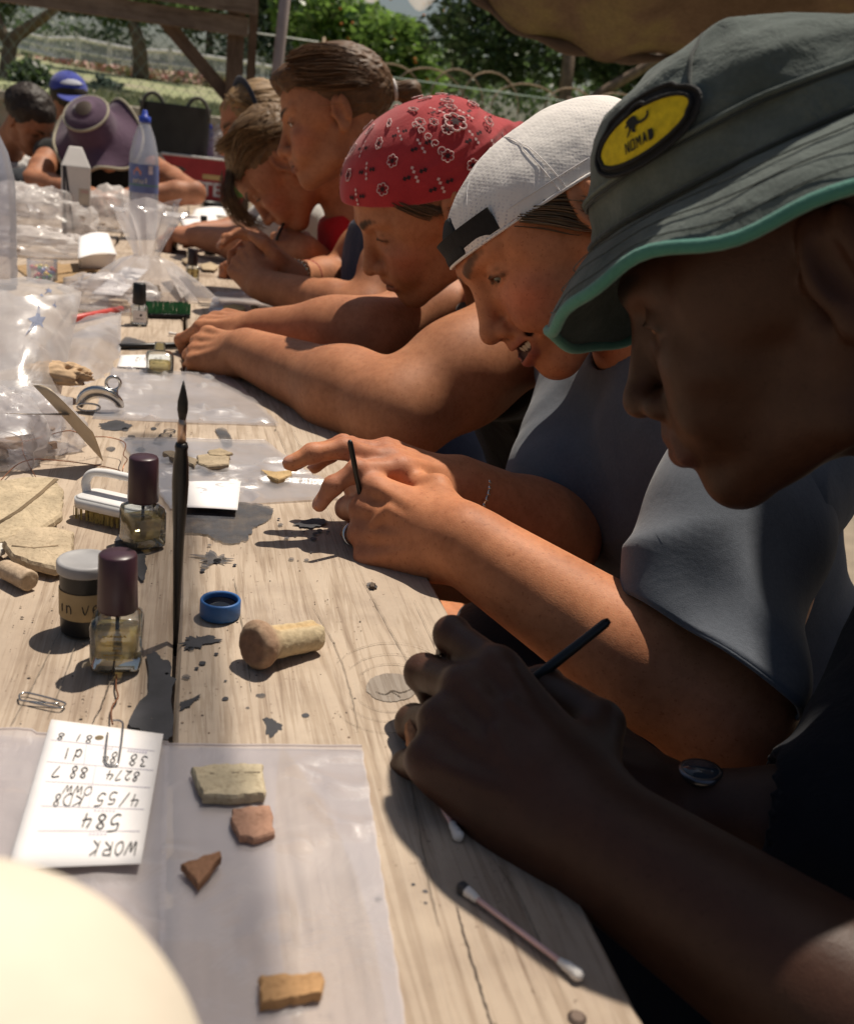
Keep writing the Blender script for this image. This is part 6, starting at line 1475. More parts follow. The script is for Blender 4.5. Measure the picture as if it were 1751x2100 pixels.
def bottle(label, px, rz, cap, fill=.7, hgt=.070, gold=True, capoff=False, plain=None, sc=1.0, group='nail varnish bottles on the table'):
    p = onz(px[0], px[1], Z0); t = thing('varnish_bottle', label, 'bottle', p, rz, group); s = hgt / .070 * sc
    w_ = .0146 * s; gh = .0335 * s
    m = MB(); m.lathe([(w_ * .86, 0), (w_ * .98, .0012 * s), (w_, .004 * s), (w_, gh - .006 * s), (w_ * .93, gh - .003 * s), (w_ * .62, gh), (.0070 * s, gh + .0006), (.0066 * s, gh + .008 * s)], 48, (0, 0, 0), None, 5.5, True, True)
    m.build('glass_body', MAT['glass'], t, True)
    if fill:
        m = MB(); f = .0065 * s; m.lathe([(w_ * .55, f), (w_ * .80, f + .0015), (w_ * .82, f + (gh - .011 * s) * fill), (w_ * .2, f + (gh - .011 * s) * fill + .0003)], 32, (0, 0, 0), None, 5, True, True); m.build('varnish', MAT['pale_lacquer'], t, True)
    if not capoff:
        m = MB(); m.lathe([(.0112 * s, gh + .0016 * s), (.0116 * s, gh + .003 * s), (.0108 * s, .0690 * s), (.0100 * s, .0700 * s), (.002, .0701 * s)], 12, (0, 0, 0), None, None, True, True); m.build('cap', MAT[cap], t, True)
        m = MB(); m.tube([(0, 0, gh), (0, 0, .014 * s)], .0012 * s, 6); m.tube([(0, 0, .018 * s), (.0004, 0, .007 * s)], [.0022 * s, .0028 * s], 8); m.build('brush', MAT['black_cap'], t, True)
    if gold:
        m = MB(); r = random.Random(int(px[0]))
        for k in range(6):
            z = gh * .72 - k * .0030 * s; L = (.0075, .0050, .0062, .004, .007, .0055)[k] * s; x = -L + .001
            while x < L * .7:
                q = r.uniform(.0006, .0016) * s; m.tube([(x, -w_ - .0002, z), (x + q * .5, -w_ - .0002, z + (.0017 if k == 0 else .0009) * s * r.random()), (x + q, -w_ - .0002, z - .0003 * s)], .00022 * s * (1.6 if k == 0 else 1), 4); x += q + .0006 * s
        m.build('gold_lettering', MAT['gold'], t)
    if plain:
        m = MB(); m.box((0, -w_ - .0003, gh * .45), (w_ * 1.5, .0003, gh * .6)); lb = m.build('label', MAT['paper'], t)
        m = MB(); m.lathe([(.0022 * s, 0), (.0022 * s, .0002)], 12, (.002, -w_ - .0006, gh * .52), rotx(math.pi / 2)); m.box((0, -w_ - .0006, gh * .34), (w_ * .9, .0002, .0008)); m.build('printed_mark', MAT['pen'], lb)
    return t
bottle('square glass varnish bottle with aubergine cap and gold lettering, in front of the film canister', (240, 1358), -.05, 'purple_cap')
bottle('square glass varnish bottle with aubergine cap leaning against the white nail brush', (292, 1115), .45, 'purple_cap', gold=False)
bottle('clear bottle with a tall black cap and white label beside the green brush', (285, 664), .1, 'black_cap', .0, .066, False, plain=True)
bottle('yellow varnish bottle with a brown cap beside the grey card', (394, 574), .1, 'brown_cap', .8, .068)
bottle('yellow varnish bottle with a black cap beside the clear bag', (354, 512), -.1, 'black_cap', .8, .068)
bottle('open pale varnish bottle beside the elbow of the purple hat person', (347, 440), .1, 'black_cap', .8, .07, False, True)
t = thing('ink_bottle', 'small dark ink bottle with rounded shoulders on the far papers', 'bottle', onz(417, 474, Z0))
m = MB(); m.lathe([(.020, 0), (.021, .003), (.021, .022), (.010, .032), (.009, .036)], 20); m.build('bottle_body', MAT['brown_cap'], t, True); m = MB(); m.lathe([(.0115, .034), (.0115, .050), (.010, .051)], 16); m.build('cap', MAT['black_cap'], t, True)
t = thing('bottle_cap', 'loose black screw cap on a pale paper near the wrist watch', 'cap', onz(431, 521, Z0 + .001)); m = MB(); m.lathe([(.015, 0), (.0155, .001), (.015, .018), (.0135, .0195)], 20); m.build('cap_shell', MAT['black_cap'], t, True)
for k in range(0, 20, 2): pass
# open glass pot with a stopper neck
t = thing('glass_pot', 'small open glass pot with clear fluid beside the far hands', 'glass pot', onz(327, 764, Z0), .1)
m = MB(); m.lathe([(.016, 0), (.0175, .002), (.0175, .024), (.015, .027), (.007, .029), (.0065, .040)], 40, sq=4.5); m.build('glass_body', MAT['glass'], t, True)
m = MB(); m.lathe([(.0095, .005), (.0135, .006), (.0135, .015), (.003, .0152)], 28, sq=4.5); m.build('fluid', MAT['pale_lacquer'], t, True)
# film canister
p = onz(176, 1288, Z0); t = thing('film_canister', 'black film canister with grey lid and tan handwritten label', 'film canister', p)
m = MB(); m.lathe([(.0148, 0), (.0152, .001), (.0154, .040), (.0154, .0405)], 40); m.build('canister_body', MAT['black_cap'], t, True)
m = MB(); m.lathe([(.0154, .0400), (.0170, .0402), (.0172, .0412), (.0172, .0460), (.0162, .0472), (.0145, .0474), (.0138, .0468), (.003, .0468)], 40); m.build('lid', simple('grey_plastic_lid', (.34, .33, .33), .5), t, True)
m = MB(); m.lathe([(.0158, .0115), (.0159, .0118), (.0159, .0290), (.0158, .0293)], 40, cap0=False, cap1=False); lb = m.build('label', simple('tan_paper_label', (.40, .29, .15), .8, 0, .15, 60, .2), t, True)
GL = {'i': [[(.5, .6), (.5, 0)]], 'n': [[(0, .6), (.05, 0)], [(.05, .45), (.4, .62), (.7, .4), (.75, 0)]], 'v': [[(0, .65), (.4, 0), (.9, .75)]], 'e': [[(.05, .35), (.8, .4), (.6, .68), (.2, .6), (.05, .3), (.3, .02), (.85, .1)]], 'r': [[(.1, .65), (.15, 0)], [(.15, .4), (.5, .65), (.85, .6)]]}
m = MB(); x = -1.05
for ch in 'in ver':
    if ch != ' ':
        for st_ in GL[ch]: m.tube([(.01615 * math.sin(x + u * .26), -.01615 * math.cos(x + u * .26), .0165 + v * .0085) for u, v in smooth_path([np.array((a, c_, 0))[:2].tolist() + [0] for a, c_ in st_], 3) and [(q[0], q[1]) for q in smooth_path([(a, c_, 0) for a, c_ in st_], 3)]], .00032, 4)
    x += .38 if ch != ' ' else .25
m.build('handwriting', MAT['pen'], lb)
# blue cap full of ink
t = thing('ink_pot', 'blue plastic screw cap holding black ink', 'cap', onz(451, 1262, Z0)); m = MB()
m.lathe([(.0128, 0), (.0134, .0012), (.0134, .0112), (.0128, .0122), (.0116, .0120), (.0112, .0108), (.0112, .0052)], 44, cap1=False); m.build('cap_shell', simple('blue_plastic', (.025, .105, .30), .45, 0, .15, 90, .15), t, True)
m = MB(); m.lathe([(.0112, .0050), (.0112, .0084), (.004, .0080), (.0005, .0080)], 32); m.build('ink', simple('wet_black_ink', (.006, .006, .007), .12, 0, .1, 40, .1), t, True)
# brush standing in the crack
b0 = onz(358, 1335, TZ - .012); t = thing('paintbrush', 'black handled paintbrush standing upright in the crack between two planks', 'brush', (0.0002, b0[1] - .006, TZ - .012)); hb = simple('black_lacquered_wood', (.010, .009, .009), .35, 0, .1, 40, .05)
prof = [(.0012, 0), (.0020, .02), (.0027, .05), (.0036, .085), (.0046, .105), (.0050, .116), (.0046, .128), (.0036, .136), (.0040, .1385), (.0034, .141)]
m = MB(); m.lathe([(r, z) for r, z in prof], 20); m.build('handle', hb, t, True)
m = MB(); m.lathe([(.0026, .1405), (.0025, .152), (.0021, .1555)], 16); m.build('ferrule', simple('tarnished_ferrule', (.50, .36, .28), .35, .9, .15, 60, .1), t, True)
m = MB(); m.lathe([(.0020, .155), (.0031, .161), (.0030, .166), (.0016, .173), (.0003, .1785)], 14); m.build('bristles', simple('wet_bristles', (.012, .010, .009), .5, 0, .2, 400, .4), t, True)
# hand-held brushes
def held(name, label, a, c, r0, r1, mat, cat='brush'):
    m = MB(); a, c = np.array(a), np.array(c); L = c - a; m.tube([a, a + L * .02, a + L * .5, a + L * .96, c], [r0 * .5, r0, (r0 + r1) / 2, r1, r1 * .6], 14); o = m.build(name, mat, None, True); tag(o, label, cat); return o
held('paintbrush', 'dark brush held by the man in the green hat', at(1045, 1432, .560), at(1249, 1272, .565), .0034, .0028, hb)
held('paintbrush', 'short dark brush held upright in the fist of the white cap woman', at(742, 1030, .796), at(717, 903, .772), .0022, .0022, hb)
held('pen', 'dark pen held by the girl in the red vest', at(566, 492, 2.10), at(584, 452, 2.10), .0035, .003, hb, 'pen')
held('paintbrush', 'black brush lying across the planks beyond the glass pot', onz(243, 710, Z0 + .004), onz(390, 707, Z0 + .004), .004, .0045, hb)
held('craft_knife', 'red plastic knife handle poking from under the clear bag', onz(150, 654, Z0 + .006), onz(252, 632, Z0 + .006), .006, .005, simple('red_plastic', (.50, .06, .05), .4), 'knife')
# cotton swabs
def swab(label, a, c, dirty=0, hl=.06):
    a, c = np.array(a), np.array(c); d = _n(c - a); t = thing('cotton_swab', label, 'cotton swab', (a + c) / 2, 0, 'cotton swabs on the table'); h = np.linalg.norm(c - a) / 2
    m = MB(); m.tube([-d * (h - .004), d * (h - .004)], .00125, 10); m.build('stick', simple('pink_paper_stick', (.62, .40, .38), .7), t, True)
    for s, dm in ((-1, dirty), (1, 0)):
        V, F, _ = sdf_mesh([cap(d * s * (h - .011), d * s * (h - .0028), .0019, .0027, k=.002)], .0006); V = relax(V, F, 2); V = V + .00025 * vnoise(V * 900, 3)[:, None]
        C = np.tile(np.array((.72, .68, .64)), (len(V), 1)); q = (V @ d) * s
        if dm: C[q > h - .0055] = (.05, .048, .05)
        b_ = MAT.get('cotton')
        if b_ is None:
            nb = NB('cotton_wool'); vc = nb.n('ShaderNodeVertexColor', layer_name='Col'); nb.set(Base_Color=vc.outputs[0], Roughness=.95); nb.bump(nb.noise(nb.coord('Object'), 900, 3), .4, .0006); MAT['cotton'] = nb.m
        mesh_obj('cotton_tip', V, F, MAT['cotton'], t, True, C)
swab('pink cotton swab with one blackened tip, alone on the plank in front', onz(938, 1814, Z0 + .0024), onz(1196, 2008, Z0 + .0024), 1)
swab('cotton swab half hidden under the dark hand', onz(856, 1566, Z0 + .0024), onz(944, 1722, Z0 + .0024), 1)
swab('pink cotton swab lying by the green brush and the far hands', onz(345, 683, Z0 + .0024), onz(425, 691, Z0 + .0024), 0)
# ---- sheets of polythene
def bag_flat(label, C4, seed, amp=.0022, z=Z0 + .0006, mat='film_flat', n=46):
    A = [onz(x, y, z) for x, y in C4]; V = []; F = []
    for j in range(n + 1):
        for i in range(n + 1):
            u, v = i / n, j / n; p = (A[0] * (1 - u) + A[1] * u) * (1 - v) + (A[3] * (1 - u) + A[2] * u) * v; V.append(p)
    V = np.array(V); N = fbm(V * 34 + seed, 3, seed); R_ = 1 - np.abs(vnoise(V * np.array((22, 60, 1)) + seed * 3, seed)) * 1.0
    V[:, 2] += amp * (.7 + .6 * N) * .8 + amp * 1.3 * np.clip(R_ - .82, 0, 1) * 5 * (fbm(V * 9, 2, seed + 3) > 0)
    e = .0009 * np.sin(np.arange(len(V)) * .9); V[:, 0] += e * .4
    for j in range(n):
        for i in range(n): F.append((j * (n + 1) + i, j * (n + 1) + i + 1, (j + 1) * (n + 1) + i + 1, (j + 1) * (n + 1) + i))
    t = thing('polythene_bag', label, 'plastic bag', V.mean(0), 0, 'polythene bags on the table'); c = V.mean(0)
    mesh_obj('top_film', V - c, np.array(F), MAT[mat], t); W = V.copy(); W[:, 2] = z - .0005; mesh_obj('under_film', W - c, np.array(F), MAT[mat], t)
    # welded edge / zip strip
    m = MB(); m.tube([V[i] - c + np.array((0, 0, .0004)) for i in range(n + 1)], .0007, 5); m.build('seal_strip', MAT[mat], t, True); return t, V, n
bag_flat('flat clear bag carrying four sherds, its right edge crossing the front plank', [(338, 1532), (742, 1536), (850, 2215), (318, 2215)], 3)
bag_flat('flat clear bag beneath the written label card at lower left', [(-75, 1502), (346, 1528), (330, 2215), (-130, 2215)], 5)
bag_flat('creased clear bag lying beyond the standing brush under the chrome clip', [(230, 760), (470, 772), (572, 872), (190, 858)], 8, .0045, mat='film')
bag_flat('creased clear bag with small sherds in front of the fingers', [(245, 902), (545, 908), (700, 1020), (350, 1042)], 11, .0040, mat='film')
bag_flat('small clear bag under two sliced sherds by the bandana woman', [(440, 602), (545, 596), (585, 652), (425, 648)], 13, .004, mat='film')
# ---- sherds
SHM = {}
def sherdmat(c):
    if c not in SHM:
        b = NB('fired_clay'); co = b.coord('Object'); f = b.noise(co, 60, 5, .65); g = b.noise(co, 420, 3, .6)
        k = b.mix(.6, b.ramp(f, [(.28, tuple(x * .68 for x in c)), (.7, tuple(min(1, x * 1.15) for x in c))]), b.ramp(g, [(.32, (.62, .58, .55)), (.5, (1, 1, 1))]), 'MULTIPLY')
        b.set(Base_Color=k, Roughness=.92); b.p.inputs['Specular IOR Level'].default_value = .15; n1 = b.bump(f, .4, .003); b.bump(g, .3, .0008, n1); SHM[c] = b.m
    return SHM[c]
def sherd(label, poly, th, c, seed=0, z=Z0 + .0025, curve=0.0, tilt=(0, 0), name='potsherd', group='pottery sherds on the table', grooves=None):
    r = random.Random(seed); P = [onz(x, y, z) for x, y in poly]; cen = sum(P) / len(P); Q = []
    for i in range(len(P)):
        a, b_ = P[i], P[(i + 1) % len(P)]; L = np.linalg.norm(b_ - a); k = max(2, int(L / .0028))
        for q in range(k): Q.append(a + (b_ - a) * q / k + np.array((r.uniform(-1, 1), r.uniform(-1, 1), 0)) * .00055)
    t = thing(name, label, 'sherd', cen, 0, group); n = len(Q); V = []; F = []
    def lift(p): d = p - cen; return curve * (d[0] ** 2) * -12 + d[0] * tilt[0] + d[1] * tilt[1]
    rings = [(1.0, 0), (1.03, th * .25), (1.02, th * .7), (.965, th * .98), (.80, th * 1.02), (.45, th * 1.03)]
    lo_ = min(lift(p) for p in Q)
    for s, zz in rings:
        for i, p in enumerate(Q):
            d = (p - cen) * s; o_ = r.uniform(-1, 1) * th * .05 if 0 < zz < th else 0; V.append((d[0] + o_, d[1] + o_, zz + lift(cen + d) - lo_ * .9 + r.uniform(-1, 1) * th * .02))
    V.append((0, 0, th * 1.03 - lo_ * .9)); m_ = len(rings)
    for i in range(m_ - 1):
        for k in range(n): F.append((i * n + k, i * n + (k + 1) % n, (i + 1) * n + (k + 1) % n, (i + 1) * n + k))
    for k in range(n): F.append(((m_ - 1) * n + k, (m_ - 1) * n + (k + 1) % n, len(V) - 1))
    F.append(tuple(range(n))[::-1]); mesh_obj('clay', V, F, sherdmat(c), t, True).data.shade_smooth() if False else mesh_obj('clay', V, F, sherdmat(c), t, False)
    if grooves:
        for g, rr, cc in grooves:
            m = MB(); m.tube([np.array((*(onz(x, y, z) - cen)[:2], th * 1.0 - lo_ * .9 + lift(onz(x, y, z)))) for x, y in g], rr, 6, True, .35); m.build('groove', sherdmat(cc), t, True)
    return t
sherd('cream rim sherd with a dark incised line, uppermost on the flat bag', [(394, 1592), (450, 1584), (536, 1584), (543, 1630), (540, 1645), (470, 1652), (418, 1648), (405, 1625)], .0055, (.50, .42, .29), 1, grooves=[([(430, 1607), (470, 1605), (532, 1604)], .0006, (.10, .075, .05))])
sherd('pinkish brown square sherd below the cream rim sherd', [(474, 1674), (510, 1668), (552, 1664), (563, 1722), (520, 1732), (490, 1728), (474, 1700)], .0040, (.42, .24, .165), 2)
sherd('small dark brown triangular sherd left on the flat bag', [(372, 1790), (448, 1768), (452, 1778), (405, 1830)], .004, (.30, .16, .095), 3, tilt=(.05, .1))
sherd('long tan wedge sherd nearest the camera on the bag', [(532, 2018), (655, 2014), (664, 2030), (655, 2052), (560, 2072), (534, 2076)], .0045, (.46, .27, .13), 4)
sherd('brown sherd half hidden behind the cream bowl at lower left', [(100, 1862), (160, 1856), (205, 1872), (208, 1905), (175, 1915), (120, 1890)], .006, (.40, .25, .14), 5)
t0 = [('small orange brown sherd pinched by the dark hand', [(828, 1503), (852, 1478), (885, 1490), (880, 1535), (838, 1548)], .006, (.42, .20, .10), 6, TZ + .020)]
for a in t0: sherd(*a[:5], a[5])
sherd('large cream sherd with a dark band, upper one at the left edge', [(-60, 1035), (60, 1022), (108, 1024), (128, 1042), (127, 1082), (80, 1108), (10, 1122), (-60, 1128)], .007, (.50, .40, .27), 7, grooves=[([(116, 1028), (85, 1050), (40, 1078), (-10, 1102)], .0022, (.20, .145, .09))], tilt=(0, .12))
sherd('cream ridged sherd, lower one at the left edge', [(8, 1138), (50, 1116), (110, 1114), (150, 1122), (146, 1172), (112, 1180), (60, 1170), (25, 1158)], .007, (.48, .38, .26), 8, grooves=[([(25, 1146), (70, 1150), (120, 1146)], .0012, (.26, .19, .12))], tilt=(0, .12))
sherd('white chip at the left edge beside the handle stub', [(-25, 1120), (4, 1122), (10, 1136), (-5, 1146), (-25, 1144)], .004, (.62, .58, .52), 9)
for i, (lab, poly, c) in enumerate([('thin grey brown sherd at the left of the row beyond the standing brush', [(333, 934), (350, 932), (405, 950), (398, 962), (345, 944)], (.30, .24, .17)), ('flat sherd beneath the curved chip beyond the white card', [(405, 942), (440, 936), (470, 944), (468, 960), (425, 964), (407, 958)], (.40, .32, .22)), ('curved chip lying on top of the flat sherd', [(425, 930), (450, 924), (476, 934), (455, 940), (430, 938)], (.38, .30, .20)), ('wavy tan sherd near the outstretched fingers', [(534, 972), (565, 976), (596, 972), (598, 982), (570, 992), (548, 984)], (.50, .35, .18)),
        ('round sliced sherd with pale face by the bandana woman', [(457, 632), (478, 627), (500, 630), (503, 638), (480, 643), (460, 640)], (.52, .40, .20)), ('tiny sherd beside the round sliced one', [(514, 631), (522, 629), (529, 632), (527, 638), (516, 638)], (.48, .34, .17)), ('tan sherd beyond the brown capped bottle', [(410, 545), (432, 540), (448, 548), (440, 556), (416, 554)], (.46, .36, .24)), ('small sherd in front of the ink bottle', [(372, 535), (392, 528), (398, 534), (380, 541)], (.36, .28, .19))]):
    sherd(lab, poly, .0045 if i != 2 else .003, c, 20 + i, Z0 + (.006 if i == 2 else .0035))
for i, (x, y, s_, c) in enumerate([(762, 1203, 5, (.12, .09, .07))]):
    sherd('dark crumb of clay near the wrist of the white cap woman', [(x - s_, y), (x, y - s_), (x + s_ * 1.4, y - 2), (x + s_, y + s_), (x - 2, y + s_)], .002, c, 50, Z0)
# knobbed handle piece
a, c = onz(533, 1322, Z0 + .0145), onz(645, 1303, Z0 + .0095); t = thing('handle_sherd', 'knobbed jug handle sherd of cream clay with a broken brown end', 'sherd', (a + c) / 2); o_ = (a + c) / 2; d = _n(c - a); sd = _n(np.cross(d, (0, 0, 1)))
pr = [ell(a - o_ - d * .001, (.0085, .0155, .0150), np.array([d, sd, np.cross(d, sd)]).T, k=.004, c=(.30, .18, .115)), cap(a - o_, c - o_, .0105, .0100, k=.006, c=(.54, .43, .27)), half(c - o_ + d * .002, d, k=.002), half(a - o_ - d * .0075, -d + .12 * sd, k=.001, c=(.24, .135, .085)), half((a + c) / 2 - o_ + np.array((0, 0, -.0142)), (0, 0, -1), k=.002), cap(a - o_ + d * .012 + np.array((0, 0, .0105)), c - o_ + np.array((0, 0, .0100)), .0018, .0022, k=.004, op='-', c=(.50, .33, .15))]
b = NB('clay_by_vertex'); vc = b.n('ShaderNodeVertexColor', layer_name='Col'); co = b.coord('Object'); f = b.noise(co, 240, 5, .65); b.set(Base_Color=b.mix(.7, vc.outputs[0], b.ramp(f, [(.3, (.6, .56, .52)), (.6, (1, 1, 1))]), 'MULTIPLY'), Roughness=.92); b.bump(f, .55, .0012); MAT['clayv'] = b.m
sdf_obj('clay', pr, .0011, MAT['clayv'], t, (.54, .43, .27), 1, disp=lambda V: .0007 * fbm(V * 260, 3, 3) + .0006 * fbm(V * 90, 2, 5))
a, c = onz(12, 1168, Z0 + .007), onz(62, 1192, Z0 + .007); t = thing('handle_stub', 'short round cream handle stub at the left edge', 'sherd', (a + c) / 2); o_ = (a + c) / 2; d = _n(c - a)
sdf_obj('clay', [cap(a - o_, c - o_, .0066, .0072, k=.001, c=(.48, .36, .25)), half(c - o_, d, k=.001, c=(.40, .30, .20))], .0009, MAT['clayv'], t, (.48, .36, .25), 1, disp=lambda V: .0004 * fbm(V * 300, 3, 4))
# paper clip, wires
def wire(name, label, pts, r, mat, cat='wire', n=5, zoff=None):
    m = MB(); m.tube(smooth_path(pts, n), r, 6); o = m.build(name, mat, None, True); tag(o, label, cat); return o
wire('paper_clip', 'plain steel paper clip lying alone at the left', [onz(x, y, Z0 + .0006) for x, y in [(60, 1440), (118, 1452), (131, 1448), (128, 1440), (60, 1422), (42, 1424), (40, 1432), (50, 1438), (122, 1444)]], .00055, MAT['steel'], 'paper clip')
wz = lambda L: [onz(x, y, Z0 + z) for x, y, z in L]
wire('copper_wire', 'thin copper wire looping past the bags to the bottle at the left', wz([(-10, 998, .002), (32, 955, .006), (68, 942, .004), (104, 943, .004), (146, 947, .003), (203, 955, .002), (243, 964, .003), (250, 973, .004), (253, 956, .010), (261, 942, .012), (253, 932, .012), (258, 914, .014), (250, 904, .016), (219, 896, .018), (178, 895, .022), (143, 883, .026), (97, 893, .022), (60, 904, .02), (36, 904, .02)]), .0005, MAT['copper'])
wire('copper_wire', 'dark thin wire hanging down from the bag at the left', wz([(18, 859, .03), (26, 870, .03), (44, 901, .018), (47, 926, .010), (60, 955, .004), (76, 982, .001)]), .0004, MAT['copper'])
wire('copper_wire', 'copper wire running from the bottle to the written card', wz([(239, 1384, .001), (238, 1410, .001), (242, 1430, .001), (230, 1450, .001), (228, 1470, .001), (231, 1486, .003)]), .0005, MAT['copper'])
# ---- written cards
def card(label, C4, z4, mat, name='label_card', cat='card', texts=(), lines=(), hole=None, group='written cards and papers', nseg=10, curl=0.0):
    A = [onz(x, y, z) for (x, y), z in zip(C4, z4)]; cen = sum(A) / 4; t = thing(name, label, cat, cen, 0, group)
    S = lambda u, v: (A[0] * (1 - u) + A[1] * u) * (1 - v) + (A[3] * (1 - u) + A[2] * u) * v + np.array((0, 0, curl * math.sin(u * math.pi) + .3 * curl * math.sin(v * 5)))
    V = []; F = []; n = nseg
    for j in range(n + 1):
        for i in range(n + 1): V.append(S(i / n, j / n) - cen)
    for j in range(n):
        for i in range(n): F.append((j * (n + 1) + i, j * (n + 1) + i + 1, (j + 1) * (n + 1) + i + 1, (j + 1) * (n + 1) + i)[::-1])
    o = mesh_obj('sheet', V, F, mat, t); md = o.modifiers.new('s', 'SOLIDIFY'); md.thickness = .0003; md.offset = 0
    for k, (body, u, v, sx, sy, rot) in enumerate(texts):
        e = .01
        du = (S(u + e, v) - S(u - e, v)) / (2 * e); dv = (S(u, v + e) - S(u, v - e)) / (2 * e); sg = -1 if rot else 1
        X = du * sg * sx * 1.15; Yv = -dv * sg * sy * 1.15; nn = _n(np.cross(X, Yv)); P0 = S(u, v) - cen + nn * .0005
        V2, F2 = scrawl(body, k * 7 + int(C4[0][0])); V2 = V2 @ np.array([X, Yv, nn * 1e-4]) + P0
        mesh_obj('handwriting', V2, F2, MAT['pen'], t, False)
    if lines:
        m = MB()
        for u0, v0, u1, v1, w_ in lines:
            a, c = S(u0, v0) - cen, S(u1, v1) - cen; d = _n(c - a); s_ = np.cross(d, (0, 0, 1)) * w_; up = np.array((0, 0, .0004)); m.add([a - s_ + up, a + s_ + up, c + s_ + up, c - s_ + up], [(0, 1, 2, 3)])
        m.build('printed_lines', MAT['faint'], t, False)
    if hole:
        m = MB(); m.lathe([(.0022, 0), (.0001, .0001)], 14, S(*hole) - cen + np.array((0, 0, .0004))); m.build('punched_hole', simple('hole_shadow', (.16, .12, .07), .8), t, False)
    return t, S
tx = [('WORK', .76, .905, .10, .085, 1), ('584', .62, .735, .13, .105, 1), ('KD8', .32, .60, .095, .075, 1), ('OWW', .38, .525, .085, .060, 1), ('4/55', .72, .575, .10, .085, 1), ('88 7', .28, .40, .095, .085, 1), ('8274', .72, .40, .085, .075, 1), ('d1', .25, .262, .11, .085, 1), ('38  84', .70, .262, .085, .080, 1), ('81', .32, .135, .09, .06, 1), ('8', .12, .135, .09, .06, 1)]
ln = [(.05, .165, .95, .165, .0002), (.07, .33, .97, .33, .0002), (.1, .47, .97, .47, .0002), (.12, .635, .95, .635, .0002), (.15, .79, .95, .79, .0002), (.36, .17, .38, .33, .0002), (.48, .33, .50, .63, .0002)] + [(.55 + .03 * k, .655, .57 + .03 * k, .655, .0007) for k in range(6)] + [(.55 + .03 * k, .81, .57 + .03 * k, .81, .0007) for k in range(5)] + [(.72 + .025 * k, .185, .738 + .025 * k, .185, .0011) for k in range(7)] + [(.5 + .025 * k, .185, .515 + .025 * k, .185, .0008) for k in range(4)]
t, S = card('white handwritten find card with paper clip lying upside down on the bag', [(105, 1476), (335, 1506), (289, 1772), (15, 1783)], [Z0 + .004, Z0 + .004, Z0 + .007, Z0 + .007], MAT['paper'], texts=tx, lines=ln, hole=(.455, .105))
wire('paper_clip', 'steel paper clip holding the top of the handwritten find card', [S(u, v) + np.array((0, 0, .0012)) for u, v in [(.52, .07), (.545, .27), (.575, .325), (.64, .325), (.665, .29), (.64, .0), (.60, -.05), (.54, -.045)]], .00055, MAT['steel'], 'paper clip')
card('blank white card at the edge of the creased bag beyond the brush', [(362, 988), (494, 987), (487, 1046), (372, 1040)], [Z0 + .006] * 4, MAT['paper'], curl=.0005)
sc_ = [('3 1 8 2', .5, .22, .05, .12, 0), ('L 884', .5, .45, .05, .12, 0), ('28 5', .55, .68, .05, .12, 0)]
card('white tag with small handwriting propped on the twisted bag', [(255, 547), (304, 552), (250, 606), (186, 602)], [Z0 + .045, Z0 + .045, Z0 + .02, Z0 + .02], MAT['paper'], texts=sc_)
card('grey tag with a boxed mark and a ringed mark right of the twisted bag', [(340, 548), (360, 545), (402, 588), (372, 612)], [Z0 + .03, Z0 + .03, Z0 + .008, Z0 + .008], MAT['paper_grey'], texts=[('[x]', .5, .22, .4, .22, 0), ('(d)', .6, .74, .36, .2, 0)])
card('small white tag leaning on the bags at the far left', [(46, 364), (88, 382), (72, 408), (34, 392)], [Z0 + .06, Z0 + .06, Z0 + .03, Z0 + .03], MAT['paper'], texts=[('78', .5, .5, .4, .3, 1)])
card('curled white paper between the black capped bottle and the far hands', [(362, 486), (462, 474), (470, 492), (366, 498)], [Z0 + .004] * 4, MAT['paper'], curl=.012)
card('written slip beside the small glass pot', [(248, 728), (350, 726), (345, 756), (240, 752)], [Z0 + .002] * 4, MAT['paper'], texts=[('a 12', .42, .4, .07, .3, 1), ('68', .75, .5, .1, .4, 1)])
card('white paper laid under the far ink bottle', [(368, 448), (440, 436), (452, 462), (380, 470)], [Z0 + .003] * 4, MAT['paper'], curl=.008)
card('white paper in front of the black dish', [(400, 428), (458, 424), (466, 442), (392, 444)], [Z0 + .003] * 4, MAT['paper'], curl=.006)
card('white paper sheet left of the water bottle bag, folded', [(162, 485), (222, 478), (240, 520), (160, 528)], [Z0 + .06, Z0 + .06, Z0 + .035, Z0 + .035], MAT['paper'], curl=.006)
card('white paper block standing under the folded sheet', [(160, 524), (238, 520), (236, 552), (162, 552)], [Z0 + .035, Z0 + .035, Z0 + .002, Z0 + .002], MAT['paper'])
card('long beige card strip standing bent at the left', [(68, 790), (104, 798), (190, 884), (212, 945)], [Z0 + .075, Z0 + .072, Z0 + .042, Z0 + .002], MAT['paper_tan'], curl=.002)
card('beige card edge lying across the left bag mouth', [(-20, 846), (70, 850), (140, 846), (142, 852)], [Z0 + .05] * 4, MAT['paper_tan'], nseg=4)
for i, (C4, lab) in enumerate([([(30, 548), (110, 538), (160, 556), (60, 572)], 'brown cardboard piece under the pin jar'), ([(120, 545), (200, 540), (222, 556), (140, 560)], 'brown cardboard piece under the white paper block'), ([(110, 568), (176, 560), (184, 574), (112, 582)], 'narrow brown cardboard piece right of the pin jar')]):
    sherd(lab, C4, .004, (.36, .24, .13), 70 + i, Z0, name='cardboard_piece', group='cardboard pieces')
    bpy.data.objects[[o.name for o in bpy.data.objects if o.get('label') == lab][0]]['category'] = 'cardboard'
# writing pencilled on the plank
t = bpy.data.objects['plank']
for body, (x, y), s_ in (('ATOO', (338, 895), .030), ('x 4 1', (325, 868), .014)):
    p = onz(x, y, TZ + .0022); V2, F2 = text_geo(body, .0, .0, 3); V2 = (V2 * np.array((s_ * .75, s_ * .62, 0))) @ rotz(1.35).T + p
    mesh_obj('pencil_writing', V2, F2, MAT['pen'], planks[1], False)
